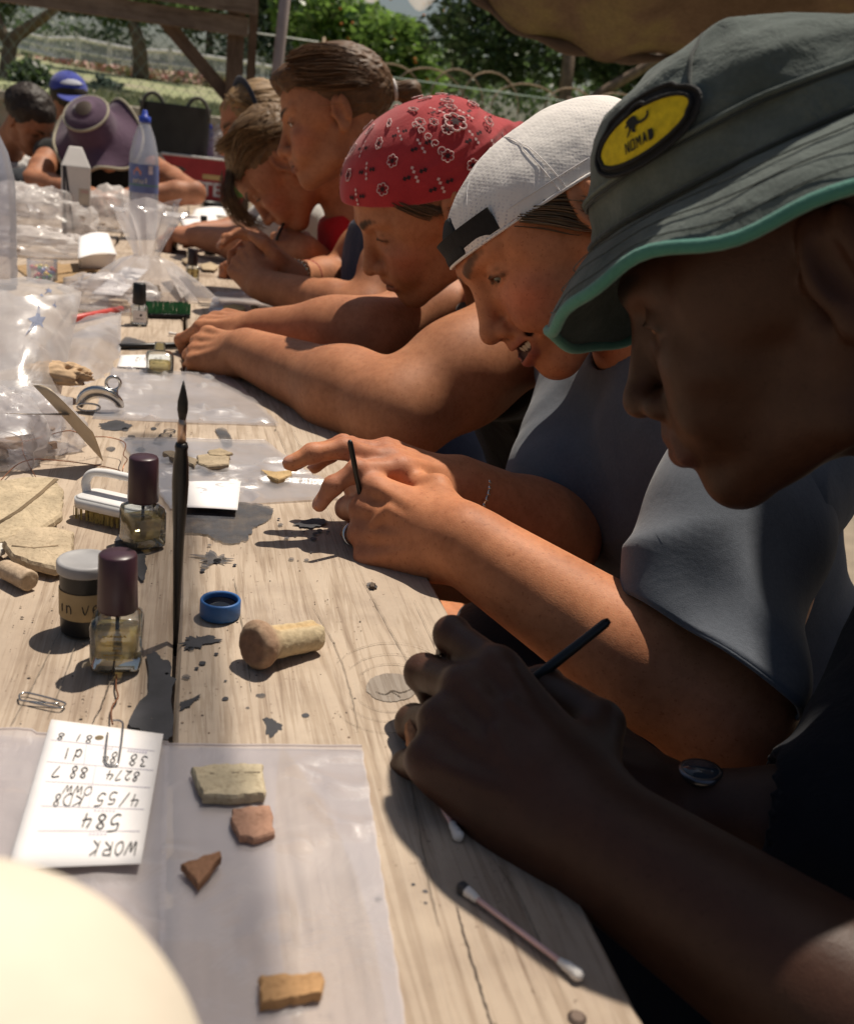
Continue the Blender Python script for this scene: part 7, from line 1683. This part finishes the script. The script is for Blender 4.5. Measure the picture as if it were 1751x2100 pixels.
# ---- white nail brush with yellow bristles
a, c = onz(158, 1062, Z0), onz(288, 1092, Z0); d = _n(c - a); s_ = np.cross((0, 0, 1), d); o0 = (a + c) / 2 + s_ * .010; L = np.linalg.norm(c - a) * .55
t = thing('nail_brush', 'white plastic nail brush with a loop handle and yellow bristles behind the glass bottle', 'brush', o0, math.atan2(d[1], d[0]))
wp = simple('white_plastic', (.74, .72, .70), .35, 0, .05, 60, .05)
def rrect(L, W, n=10):
    P = []; r = min(L, W) * .55
    for cx, cy, q0 in ((L - r, W - r, 0), (-L + r, W - r, 1), (-L + r, -W + r, 2), (L - r, -W + r, 3)):
        for k in range(n + 1): q = (q0 + k / n) * math.pi / 2; P.append((cx + r * math.cos(q), cy + r * math.sin(q)))
    return P
m = MB(); m.prism(rrect(L, .0150), .0105, .0180); m.prism(rrect(L * .97, .0140), .0180, .0195, .95); m.build('brush_back', wp, t, True)
m = MB(); P = [(-L * .92, .004, .018), (-L * .98, .005, .026), (-L * .86, .007, .0335), (-L * .5, .008, .036), (0, .008, .0365), (L * .5, .008, .036), (L * .86, .007, .0335), (L * .98, .005, .026), (L * .92, .004, .018)]
m.tube(smooth_path(P, 5), .0042, 12, True, .8); m.build('loop_handle', wp, t, True)
m = MB(); r = random.Random(3); yb = simple('yellow_bristles', (.56, .44, .16), .6, 0, .25, 200, 0)
for i in range(13):
    for j in range(4):
        x = -L * .9 + 1.8 * L * i / 12; y = -.012 + .008 * j
        for k in range(9): q, w_ = r.uniform(0, 6.28), r.uniform(0, .0016); m.tube([(x + w_ * math.cos(q), y + w_ * math.sin(q), .011), (x + 1.5 * w_ * math.cos(q), y + 1.5 * w_ * math.sin(q), .0003)], .00032, 3, False)
o = m.build('bristles', yb, t); o['kind'] = 'stuff'
# ---- green brush
a, c = onz(298, 648, Z0), onz(388, 650, Z0); d = _n(c - a); t = thing('scrubbing_brush', 'small scrubbing brush with green bristles upward beside the black capped bottle', 'brush', (a + c) / 2, math.atan2(d[1], d[0])); L = np.linalg.norm(c - a) / 2
m = MB(); m.prism(rrect(L, .012), 0, .006); m.build('brush_back', MAT['black_cap'], t, True)
m = MB(); gb = simple('green_bristles', (.03, .22, .09), .5, 0, .3, 300, 0)
for i in range(20):
    for j in range(4):
        x = -L * .95 + 1.9 * L * i / 19; y = -.010 + .0067 * j
        for k in range(6): q, w_ = r.uniform(0, 6.28), r.uniform(0, .0014); m.tube([(x + w_ * math.cos(q), y + w_ * math.sin(q), .006), (x + 2 * w_ * math.cos(q), y + 2 * w_ * math.sin(q), .0245 + r.uniform(-.001, .001))], .0004, 3, False)
o = m.build('bristles', gb, t); o['kind'] = 'stuff'
# ---- chrome clip
p = onz(205, 842, Z0 + .002); t = thing('spring_clamp', 'small chrome spring clamp with a curved jaw on the creased bag', 'clamp', p, .1)
m = MB(); m.tube([(-.022 + .0 * k, 0, .004) for k in range(1)] + [(-.021 * math.cos(q), .003 * math.sin(2 * q), .004 + .017 * math.sin(q)) for q in np.linspace(.15, math.pi - .1, 16)], [.0022] + [.0026 + .0022 * math.sin(q) for q in np.linspace(.15, math.pi - .1, 16)], 12, True, 2.0); m.build('curved_jaw', MAT['steel'], t, True)
m = MB(); m.tube([(-.012 + .012 * math.cos(q), -.004, .0045 + .0042 * math.sin(q)) for q in np.linspace(0, 6.283, 25)], .0011, 8, False); m.build('finger_loop', MAT['steel'], t, True)
m = MB(); m.tube([(.014 + .0075 * math.cos(q), .006, .030 + .0075 * math.sin(q)) for q in np.linspace(0, 6.283, 25)], .0018, 8, False); m.tube([(.0175, .003, .010), (.0165, .005, .024)], .0026, 8); m.build('pivot_ring', MAT['steel'], t, True)
# ---- crumpled polythene bags
def crumple(label, px, size, seed, mat='film_white', inside=None, flat=.55, z=0.0, rot=0):
    p = onz(px[0], px[1], Z0); n, k = 40, 56; V = []; F = []
    for i in range(n + 1):
        th = math.pi * i / n
        for j in range(k):
            q = 2 * math.pi * j / k; V.append((math.sin(th) * math.cos(q), math.sin(th) * math.sin(q), math.cos(th)))
    V = np.array(V); D = V.copy(); W = V + .35 * np.stack([fbm(V * 1.6 + seed + i * 9, 2, seed + i) for i in range(3)], 1)
    R_ = 1 + .22 * (1 - 2.4 * np.abs(vnoise(W * 2.3 + seed, seed))) + .06 * (1 - 2.4 * np.abs(vnoise(W * 4.2 + seed, seed + 1))) + .008 * (1 - 2 * np.abs(vnoise(W * 11, seed + 2)))
    V = V * R_[:, None] * np.array(size); V[:, 2] = np.maximum(V[:, 2], -size[2] * flat); V[:, 2] -= V[:, 2].min() - .0005
    V = V @ rotz(rot).T
    for i in range(n):
        for j in range(k): F.append((i * k + j, i * k + (j + 1) % k, (i + 1) * k + (j + 1) % k, (i + 1) * k + j)[::-1])
    t = thing('crumpled_bag', label, 'plastic bag', p + np.array((0, 0, z)), 0, 'crumpled bags of sherds'); mesh_obj('film', V, np.array(F), MAT[mat], t, True)
    if inside:
        rr = random.Random(seed)
        for q in range(inside):
            s = min(size[:2]) * rr.uniform(.28, .45); cx, cy = rr.uniform(-.4, .4) * size[0], rr.uniform(-.4, .4) * size[1]; m = MB(); pol = [(cx + s * rr.uniform(.7, 1) * math.cos(w_), cy + s * rr.uniform(.6, 1) * math.sin(w_)) for w_ in np.linspace(0, 6.283, 8)[:-1]]
            m.prism(pol, .003 + q * .006, .009 + q * .006, .93); m.build('bagged_sherd', sherdmat(rr.choice([(.42, .30, .20), (.36, .24, .16), (.46, .36, .26)])), t)
    return t
crumple('crumpled bag on the pile under the small white tag at the far left', (55, 440), (.10, .09, .055), 1, inside=2)
crumple('large pale crumpled bag in front of the white carton', (98, 492), (.11, .10, .075), 2, inside=2)
crumple('crumpled bag between the white carton and the water bottle', (228, 470), (.085, .07, .075), 3, inside=2)
crumple('low crumpled bag at the left edge beside the clear bottle', (60, 520), (.10, .06, .035), 4, inside=1)
crumple('small crumpled bag with red specks left of the folded paper', (150, 512), (.035, .03, .022), 5)
crumple('crumpled bag of sherds under the twisted bag', (225, 632), (.075, .05, .035), 6, 'film', 2)
crumple('crumpled bag behind the white papers on the far table', (300, 452), (.09, .07, .04), 7, inside=1)
crumple('bag of sherds tied with wire at the left edge', (66, 918), (.042, .030, .034), 8, 'film', 3)
crumple('bag holding a large brown sherd at the left edge', (-20, 945), (.045, .036, .040), 12, 'film', 3)
crumple('low crumpled bag far left by the dark bag', (30, 425), (.08, .06, .05), 13, inside=1)
# ---- twisted bag
p = onz(300, 606, Z0); t = thing('twisted_bag', 'tall polythene bag twisted at the neck and flaring open at the top', 'plastic bag', p, 0, 'crumpled bags of sherds'); V = []; F = []; n, k = 46, 60
for i in range(n + 1):
    s = i / n; z = .172 * s; r_ = (.075 * (1 - s * 2.2) ** .8 + .020) if s < .42 else (.021 + .040 * ((s - .42) / .58) ** 1.3)
    for j in range(k):
        q = 2 * math.pi * j / k; f = 1 + .30 * vnoise(np.array([[3 * math.cos(q) + 7, 3 * math.sin(q), z * 9 + 1.3 * q * 0]]), 3)[0] + .14 * math.sin(7 * q + 20 * z)
        V.append((r_ * f * math.cos(q) * (1.15 if s < .4 else 1), r_ * f * math.sin(q) * .75, z + (.012 * math.sin(3 * q) if s > .95 else 0)))
for i in range(n):
    for j in range(k): F.append((i * k + j, i * k + (j + 1) % k, (i + 1) * k + (j + 1) % k, (i + 1) * k + j))
mesh_obj('film', np.array(V), np.array(F), MAT['film'], t)
m = MB(); rr = random.Random(2); m.prism([(.03 * math.cos(w_) * rr.uniform(.7, 1), .02 * math.sin(w_)) for w_ in np.linspace(0, 6.28, 9)[:-1]], .004, .022, .8); m.build('bagged_sherd', sherdmat((.40, .33, .25)), t)
# ---- standing bags at the left
def bag_up(label, C4, bulge, seed, mat='film_white', stains=()):
    A = [at(*c) for c in C4]; cen = sum(A) / 4; nb = _n(np.cross(A[1] - A[0], A[3] - A[0])); nb = nb if np.dot(nb, CW - cen) > 0 else -nb; n = 44; t = thing('standing_bag', label, 'plastic bag', cen, 0, 'standing polythene bags')
    def S(u, v, side=1):
        p = (A[0] * (1 - u) + A[1] * u) * (1 - v) + (A[3] * (1 - u) + A[2] * u) * v
        return p + nb * side * bulge * (math.sin(math.pi * min(max(u, 0), 1)) * math.sin(math.pi * min(1, .12 + v * .8)))
    for side, nm in ((1, 'front_film'), (-1, 'back_film')):
        V = np.array([S(i / n, j / n, side) - cen for j in range(n + 1) for i in range(n + 1)])
        V = V + nb * (.009 * fbm(V * 11 + seed + side, 2, seed)[:, None] + .003 * (1 - 2 * np.abs(vnoise(V * 34 + seed, seed + 2)))[:, None]) * np.array([(1 if 0 < i < n else .3) for j in range(n + 1) for i in range(n + 1)])[:, None]
        F = np.array([(j * (n + 1) + i, j * (n + 1) + i + 1, (j + 1) * (n + 1) + i + 1, (j + 1) * (n + 1) + i) for j in range(n) for i in range(n)]); mesh_obj(nm, V, F, MAT[mat], t)
        if side == 1: VF = V.reshape(n + 1, n + 1, 3)
    for (u, v, s, poly) in stains:
        P = []
        for x, y in poly:
            uu, vv = min(max(u + x * s, 0), .999) * n, min(max(v + y * s, 0), .999) * n; i, j = int(uu), int(vv); fu, fv = uu - i, vv - j
            P.append((VF[j, i] * (1 - fu) + VF[j, i + 1] * fu) * (1 - fv) + (VF[j + 1, i] * (1 - fu) + VF[j + 1, i + 1] * fu) * fv + nb * .0012)
        c0 = sum(P) / len(P); mesh_obj('ink_stain', [c0] + P, [(0, 1 + i, 1 + (i + 1) % len(P)) for i in range(len(P))], MAT['bluestain'], t, False)
    return t
MAT['bluestain'] = simple('slate_blue_ink', (.17, .19, .27), .6, 0, .3, 60, 0)
star = [(-.9, 1.0), (-.4, .2), (-.8, -.1), (-.2, -.25), (0, -1.1), (.25, -.3), (.7, -.35), (.45, .1), (.55, .55), (.1, .4), (-.35, .6)]
bag_up('tall milky bag with slate blue ink stains at the left edge', [(-60, 575, 1.25), (168, 600, 1.42), (118, 842, 1.07), (-60, 858, 1.0)], .035, 1, stains=[(.52, .52, .125, star), (.62, .20, .05, star), (.55, .27, .022, [(1, 0), (0, 1), (-1, 0), (0, -1)]), (.70, .32, .04, star)])
bag_up('clear bag with a pinkish edge standing behind the stained bag', [(95, 700, 1.42), (249, 636, 1.60), (246, 800, 1.26), (110, 855, 1.10)], .02, 2, 'film')
bag_up('low clear bag mouth opening between the left bags', [(-30, 800, .98), (130, 815, 1.08), (125, 905, .93), (-40, 915, .86)], .02, 3, 'film')
# torn brown paper between the bags
t = crumple('crumpled torn brown paper between the left bags', (118, 818), (.034, .020, .013), 37, 'film', None); t.name = 'torn_paper'; t['category'] = 'paper'; t['group'] = 'written cards and papers'; ch = t.children[0]; ch.name = 'sheet'; ch.data.materials.clear(); ch.data.materials.append(simple('brown_pulp_paper', (.48, .33, .20), .9, 0, .2, 90, .4)); t.location.z += .02
# ---- jar of coloured pins
p = onz(87, 577, Z0); t = thing('pin_jar', 'small clear jar full of coloured pins on the cardboard', 'jar', p); m = MB(); m.lathe([(.027, 0), (.028, .001), (.028, .040), (.029, .042)], 36, cap1=False); m.build('jar_wall', MAT['pet'], t, True); r = random.Random(8)
for i in range(46):
    q, w_ = r.uniform(0, 6.28), .024 * r.random() ** .5; m = MB(); c = (w_ * math.cos(q), w_ * math.sin(q), .004 + .024 * r.random()); m.lathe([(.0008, -.0042), (.0038, -.002), (.0044, .0005), (.0036, .003), (.0008, .0042)], 8, c, rotx(r.uniform(0, 3)) @ roty(r.uniform(0, 3)))
    col = r.choice([('red', (.55, .04, .03)), ('green', (.06, .26, .08)), ('yellow', (.65, .48, .06)), ('white', (.7, .68, .64)), ('blue', (.06, .10, .35)), ('red', (.55, .04, .03))]); kx = 'pin_' + col[0]
    if kx not in MAT: MAT[kx] = simple(kx + '_plastic', col[1], .35, 0, .05, 40, 0)
    m.build('pin', MAT[kx], t, True)
# ---- water bottle
p = onz(293, 487, Z0); R_ = .041; t = thing('water_bottle', 'large water bottle with blue cap and blue label standing on the table', 'bottle', p); H_ = np.linalg.norm(ony(292, 224, p[1])[2] - p[2])
f = H_ / .335
m = MB(); m.lathe([(R_ * .8, 0), (R_ * .98, .004)] + [(R_ * (1.0 if k % 2 else .955), (.01 + .0085 * k) * f) for k in range(12)] + [(R_, .118 * f), (R_, .205 * f), (R_ * .96, .222 * f), (R_ * .72, .265 * f), (R_ * .42, .296 * f), (.0145, .302 * f), (.0145, .312 * f)], 44); m.build('bottle_shell', MAT['pet'], t, True)
wm = glass('water', (.86, .92, 1), .0, 1.33); m = MB(); m.lathe([(R_ * .76, .004), (R_ * .91, .010), (R_ * .91, .196 * f), (R_ * .3, .1962 * f)], 36); m.build('water', MAT['pet'], t, True)
m = MB(); m.lathe([(.0165, .303 * f), (.0168, .304 * f), (.0165, .318 * f), (.009, .320 * f), (.007, .333 * f), (.004, .335 * f)], 24); m.build('cap', simple('blue_cap_plastic', (.035, .07, .42), .35), t, True)
m = MB(); m.lathe([(R_ * 1.012, .122 * f), (R_ * 1.012, .196 * f)], 44, cap0=False, cap1=False); lb = m.build('label', simple('blue_film_label', (.11, .15, .34), .4, 0, .2, 30, 0), t, True)
def wrap(poly, dr): return [((R_ * 1.012 + dr) * math.sin(u / R_), -(R_ * 1.012 + dr) * math.cos(u / R_), z * f) for u, z in poly]
m = MB(); m.add(wrap([(-.028, .168), (-.006, .168), (-.006, .178), (-.010, .180), (-.017, .190), (-.024, .181), (-.028, .178)], .0006), [tuple(range(7))]); m.build('printed_house', simple('orange_print', (.50, .20, .12), .6), lb)
m = MB(); m.add(wrap([(.014, .172), (.027, .172), (.027, .194), (.014, .194)], .0006), [(0, 1, 2, 3)]); m.build('printed_panel', simple('pale_print_panel', (.55, .50, .55), .6), lb)
GB = {'a': [[(.9, .7), (.1, .7), (.05, .05), (.9, .1), (.9, .75)]], 'n': [[(.05, 0), (.05, .75)], [(.05, .6), (.5, .8), (.9, .6), (.9, 0)]], 'o': [[(.1, .1), (.1, .7), (.9, .7), (.9, .1), (.1, .1)]], 'l': [[(.4, 0), (.4, 1.15)]]}
m = MB(); x = -.030
for ch in 'anol':
    for st_ in GB[ch]: m.tube(wrap([(x + u * .0085, .147 + v * .012) for u, v in st_], .001), .0013, 5)
    x += .0115
m.build('label_lettering', simple('cream_lettering', (.62, .60, .52), .6), lb)
m = MB(); m.lathe([(R_ * 1.016, .140 * f), (R_ * 1.016, .144 * f)], 40, cap0=False, cap1=False); m.build('green_band', simple('green_print', (.10, .22, .17), .6), lb)
# ---- clear bottle cut by the left edge
p = onz(-18, 588, Z0); t = thing('clear_bottle', 'large clear plastic bottle cut off by the left edge of the picture', 'bottle', p); R2 = .046
m = MB(); m.lathe([(R2 * .85, 0), (R2, .006)] + [(R2 * (1.0 if k % 2 else .965), .02 + .012 * k) for k in range(8)] + [(R2, .13), (R2 * .97, .19), (R2 * .75, .235), (R2 * .4, .27), (.015, .28), (.015, .30)], 44); m.build('bottle_shell', MAT['pet'], t, True)
m = MB(); m.lathe([(.0165, .285), (.0165, .30), (.015, .303)], 20); m.build('cap', bpy.data.materials['blue_cap_plastic'], t, True)
# ---- white carton
p = onz(156, 492, Z0); t = thing('milk_carton', 'white drinks carton with black straps painted down its side', 'carton', p, .12); W_ = .036; hh = np.linalg.norm(ony(156, 340, p[1])[2] - p[2]); ht = ony(156, 300, p[1])[2] - p[2]
cm = simple('white_carton_board', (.66, .62, .58), .6, 0, .06, 20, .1)
m = MB(); V = [(-W_, -W_, 0), (W_, -W_, 0), (W_, W_, 0), (-W_, W_, 0), (-W_, -W_, hh), (W_, -W_, hh), (W_, W_, hh), (-W_, W_, hh), (-W_ * .45, -.006, ht), (W_ * .45, -.006, ht), (W_ * .45, .006, ht), (-W_ * .45, .006, ht)]
m.add(V, [(3, 2, 1, 0), (0, 1, 5, 4), (1, 2, 6, 5), (2, 3, 7, 6), (3, 0, 4, 7), (4, 5, 9, 8), (5, 6, 10, 9), (6, 7, 11, 10), (7, 4, 8, 11), (8, 9, 10, 11)]); o = m.build('carton_body', cm, t); bv = o.modifiers.new('b', 'BEVEL'); bv.width = .002; bv.segments = 2
def panel(name, x0, x1, z0, z1, mat, x0t=None, x1t=None, d=.0006):
    m = MB(); y = -W_ - d; x0t = x0 if x0t is None else x0t; x1t = x1 if x1t is None else x1t; m.add([(x0, y, z0), (x1, y, z0), (x1t, y, z1), (x0t, y, z1)], [(0, 1, 2, 3)]); return m.build(name, mat, t)
bk = simple('black_strap_paint', (.03, .028, .035), .6)
panel('black_strap', -.030, -.024, .0, hh, bk, -.033, -.027); panel('black_strap', -.006, -.001, .0, hh, bk, -.030, -.024, .0009)
panel('printed_panel', .006, .032, hh * .30, hh * .72, simple('buff_print', (.50, .43, .34), .7)); panel('red_line', .004, .034, hh * .285, hh * .30, simple('dull_red_print', (.42, .16, .12), .7)); panel('red_line', .012, .030, hh * .66, hh * .70, simple('pale_red_print', (.52, .34, .30), .7), None, None, .001)
panel('grey_mark', .014, .026, hh * .46, hh * .50, simple('grey_print', (.2, .19, .2), .7), None, None, .001)
# ---- red crate, rubber bucket and blue bottle at the far end
cz = ony(405, 322, 5.05); p0 = ony(400, 392, 5.05); t = thing('red_crate', 'red cardboard crate with white lettering standing on the far end of the table', 'crate', (cz[0] + .03, 5.20, TZ + .001), -.03); rc = simple('red_printed_card', (.36, .032, .035), .6, 0, .15, 12, .1)
ch_ = cz[2] - TZ; wd = .19
for nm, c, s in (('front_panel', (0, -.15, ch_ / 2), (2 * wd, .006, ch_)), ('back_panel', (0, .15, ch_ / 2), (2 * wd, .006, ch_)), ('side_panel', (-wd + .003, 0, ch_ / 2), (.006, .294, ch_)), ('side_panel', (wd - .003, 0, ch_ / 2), (.006, .294, ch_)), ('base_panel', (0, 0, .004), (2 * wd - .012, .294, .006))):
    m = MB(); m.box(c, s); m.build(nm, rc, t)
m = MB(); m.tube([(-wd, -.152, ch_), (wd, -.152, ch_)], .006, 6); m.build('rim', simple('white_rim', (.72, .70, .66), .7), t, True)
m = MB(); m.box((0, -.1545, .010), (2 * wd, .003, .02)); m.build('bottom_band', simple('brown_card', (.20, .11, .07), .8), t)
wt_ = simple('white_lettering', (.66, .62, .60), .7)
for body, x, s in (("1L", -.065, .075), ("'TE", .035, .085)):
    V2, F2 = text_geo(body, .03, 0, 1, 0); V2 = np.stack([V2[:, 0] * s + x, np.full(len(V2), -.1548), V2[:, 1] * s + ch_ * .32], 1); mesh_obj('lettering', V2, F2, wt_, t, False)
m = MB(); m.lathe([(.045, 0), (.0449, .001)], 24, (.165, -.1535, ch_ * .42), rotx(math.pi / 2)); m.build('green_disc', simple('green_disc_print', (.09, .22, .04), .7), t)
m = MB(); m.box((.045, -.1545, ch_ * .60), (.09, .002, .022)); m.build('yellow_flash', simple('yellow_flash_print', (.55, .38, .16), .7), t)
q = ony(362, 330, 5.18); top = ony(362, 215, 5.18); t = thing('rubber_bucket', 'black rubber bucket with two loop handles standing in the red crate', 'bucket', (q[0] - .01, 5.20, TZ + .010)); bh = top[2] - TZ - .01; br = .155
m = MB(); m.lathe([(br * .78, 0), (br * .86, .004), (br * .98, bh * .55), (br * 1.06, bh - .01), (br * 1.09, bh), (br * 1.02, bh), (br * .97, bh * .9), (br * .9, bh * .4), (.01, bh * .38)], 40); rbm = simple('black_rubber_sheet', (.022, .022, .021), .7, 0, .3, 12, .3); m.build('bucket_wall', rbm, t, True)
for sg in (-1, 1):
    m = MB(); m.tube([(sg * .10 + .052 * math.cos(w_), -.115 * (1 if sg > 0 else .8), bh - .045 + .085 * math.sin(w_)) for w_ in np.linspace(-.2, math.pi + .2, 16)], .008, 8); m.build('handle', simple('worn_rubber_handle', (.10, .09, .075), .8), t, True)
m = MB(); m.lathe([(br * 1.0, bh * .10 + ch_ * .4), (br * 1.04, bh * .10 + ch_ * .4 + .012), (br * 1.0, bh * .10 + ch_ * .4 + .024)], 36, cap0=False, cap1=False); m.build('band', simple('dusty_rubber_band', (.09, .085, .07), .9), t, True)
q = ony(423, 300, 5.28); top = ony(425, 232, 5.28); t = thing('blue_bottle', 'dark blue plastic bottle standing in the red crate beside the bucket', 'bottle', (q[0], 5.28, TZ + .01)); bh2 = top[2] - TZ - .01
m = MB(); m.lathe([(.030, 0), (.033, .005), (.033, bh2 * .80), (.026, bh2 * .86), (.013, bh2 * .90), (.013, bh2)], 24); m.build('bottle_body', simple('deep_blue_plastic', (.03, .045, .30), .4), t, True); m = MB(); m.lathe([(.016, bh2 * .93), (.016, bh2), (.014, bh2 + .004)], 16); m.build('cap', bpy.data.materials['blue_cap_plastic'], t, True)
t = crumple('white crumpled sheet stuffed in the red crate', (440, 340), (.07, .05, .12), 31, 'film_white', None); t.location = (ony(450, 300, 5.22)[0], 5.25, TZ + ch_ * .75)
# ---- black dish
p = onz(440, 424, Z0); t = thing('black_dish', 'shallow black dish on the far papers', 'dish', p); m = MB(); m.lathe([(.045, 0), (.052, .004), (.062, .022), (.058, .022), (.05, .008), (.002, .007)], 32); m.build('dish_body', MAT['black_cap'], t, True)
# dark bag on the seat at the far left
p = at(42, 345, 3.75); t = thing('dark_bag', 'dark cloth bag on the table between the white shirt and the purple hat', 'bag', (p[0], p[1], TZ + .001)); sdf_obj('bag_body', [ell((0, 0, .055), (.10, .07, .055), k=0), ell((.05, .01, .045), (.07, .06, .045), k=.03), half((0, 0, .001), (0, 0, -1), k=.003)], .005, cloth('dark_grey_cloth', (.03, .033, .04)), t, None, 2, disp=fold_disp(14, .005, 3))
# ---- cream bowl, close to the lens and out of focus
q = at(-201, 2432, .165); t = thing('cream_cup', 'cream rounded cup top close to the lens at the lower left corner, out of focus', 'cup', (q[0], q[1], TZ + .001)); bz = q[2] - TZ; R3 = 635 * .165 / FPX
m = MB(); m.lathe([(R3 * 1.06, 0), (R3 * 1.08, .003), (R3 * 1.05, .008), (R3, bz * .7)] + [(R3 * math.cos(a_), bz + R3 * math.sin(a_)) for a_ in np.linspace(0, 1.54, 18)], 72); m.build('cup_body', simple('cream_paper', (.66, .58, .47), .8, 0, .04, 60, .1), t, True)
# crumbs of clay and grit over the boards
r = np.random.RandomState(12); V = []; F = []
for k in range(420):
    if k < 300: x, y = r.uniform(20, 760), 1000 + 560 * r.rand() ** .8
    else: x, y = r.uniform(60, 640), r.uniform(640, 1000)
    p = onz(x, y, Z0 - .0004); s = r.choice([.0004, .0006, .0009, .0014], p=[.45, .33, .17, .05]); n0 = len(V)
    if abs(p[0]) < .004 or p[0] > .178: continue
    for a_ in range(5): V.append(p + s * np.array((math.cos(a_ * 1.256) * r.uniform(.6, 1.2), math.sin(a_ * 1.256) * r.uniform(.6, 1.2), 0)))
    V.append(p + np.array((0, 0, s * r.uniform(.6, 1.1)))); F += [(n0 + a_, n0 + (a_ + 1) % 5, n0 + 5) for a_ in range(5)]
bq = NB('clay_grit'); g = bq.n('ShaderNodeNewGeometry'); bq.set(Base_Color=bq.ramp(g.outputs['Random Per Island'], [(0, (.05, .042, .036)), (.5, (.20, .14, .10)), (1, (.42, .33, .24))]), Roughness=.95)
o = mesh_obj('clay_crumbs', V, np.array(F), bq.m, None, False); tag(o, 'crumbs of clay and grit scattered over the planks', kind='stuff')
bpy.context.view_layer.update()
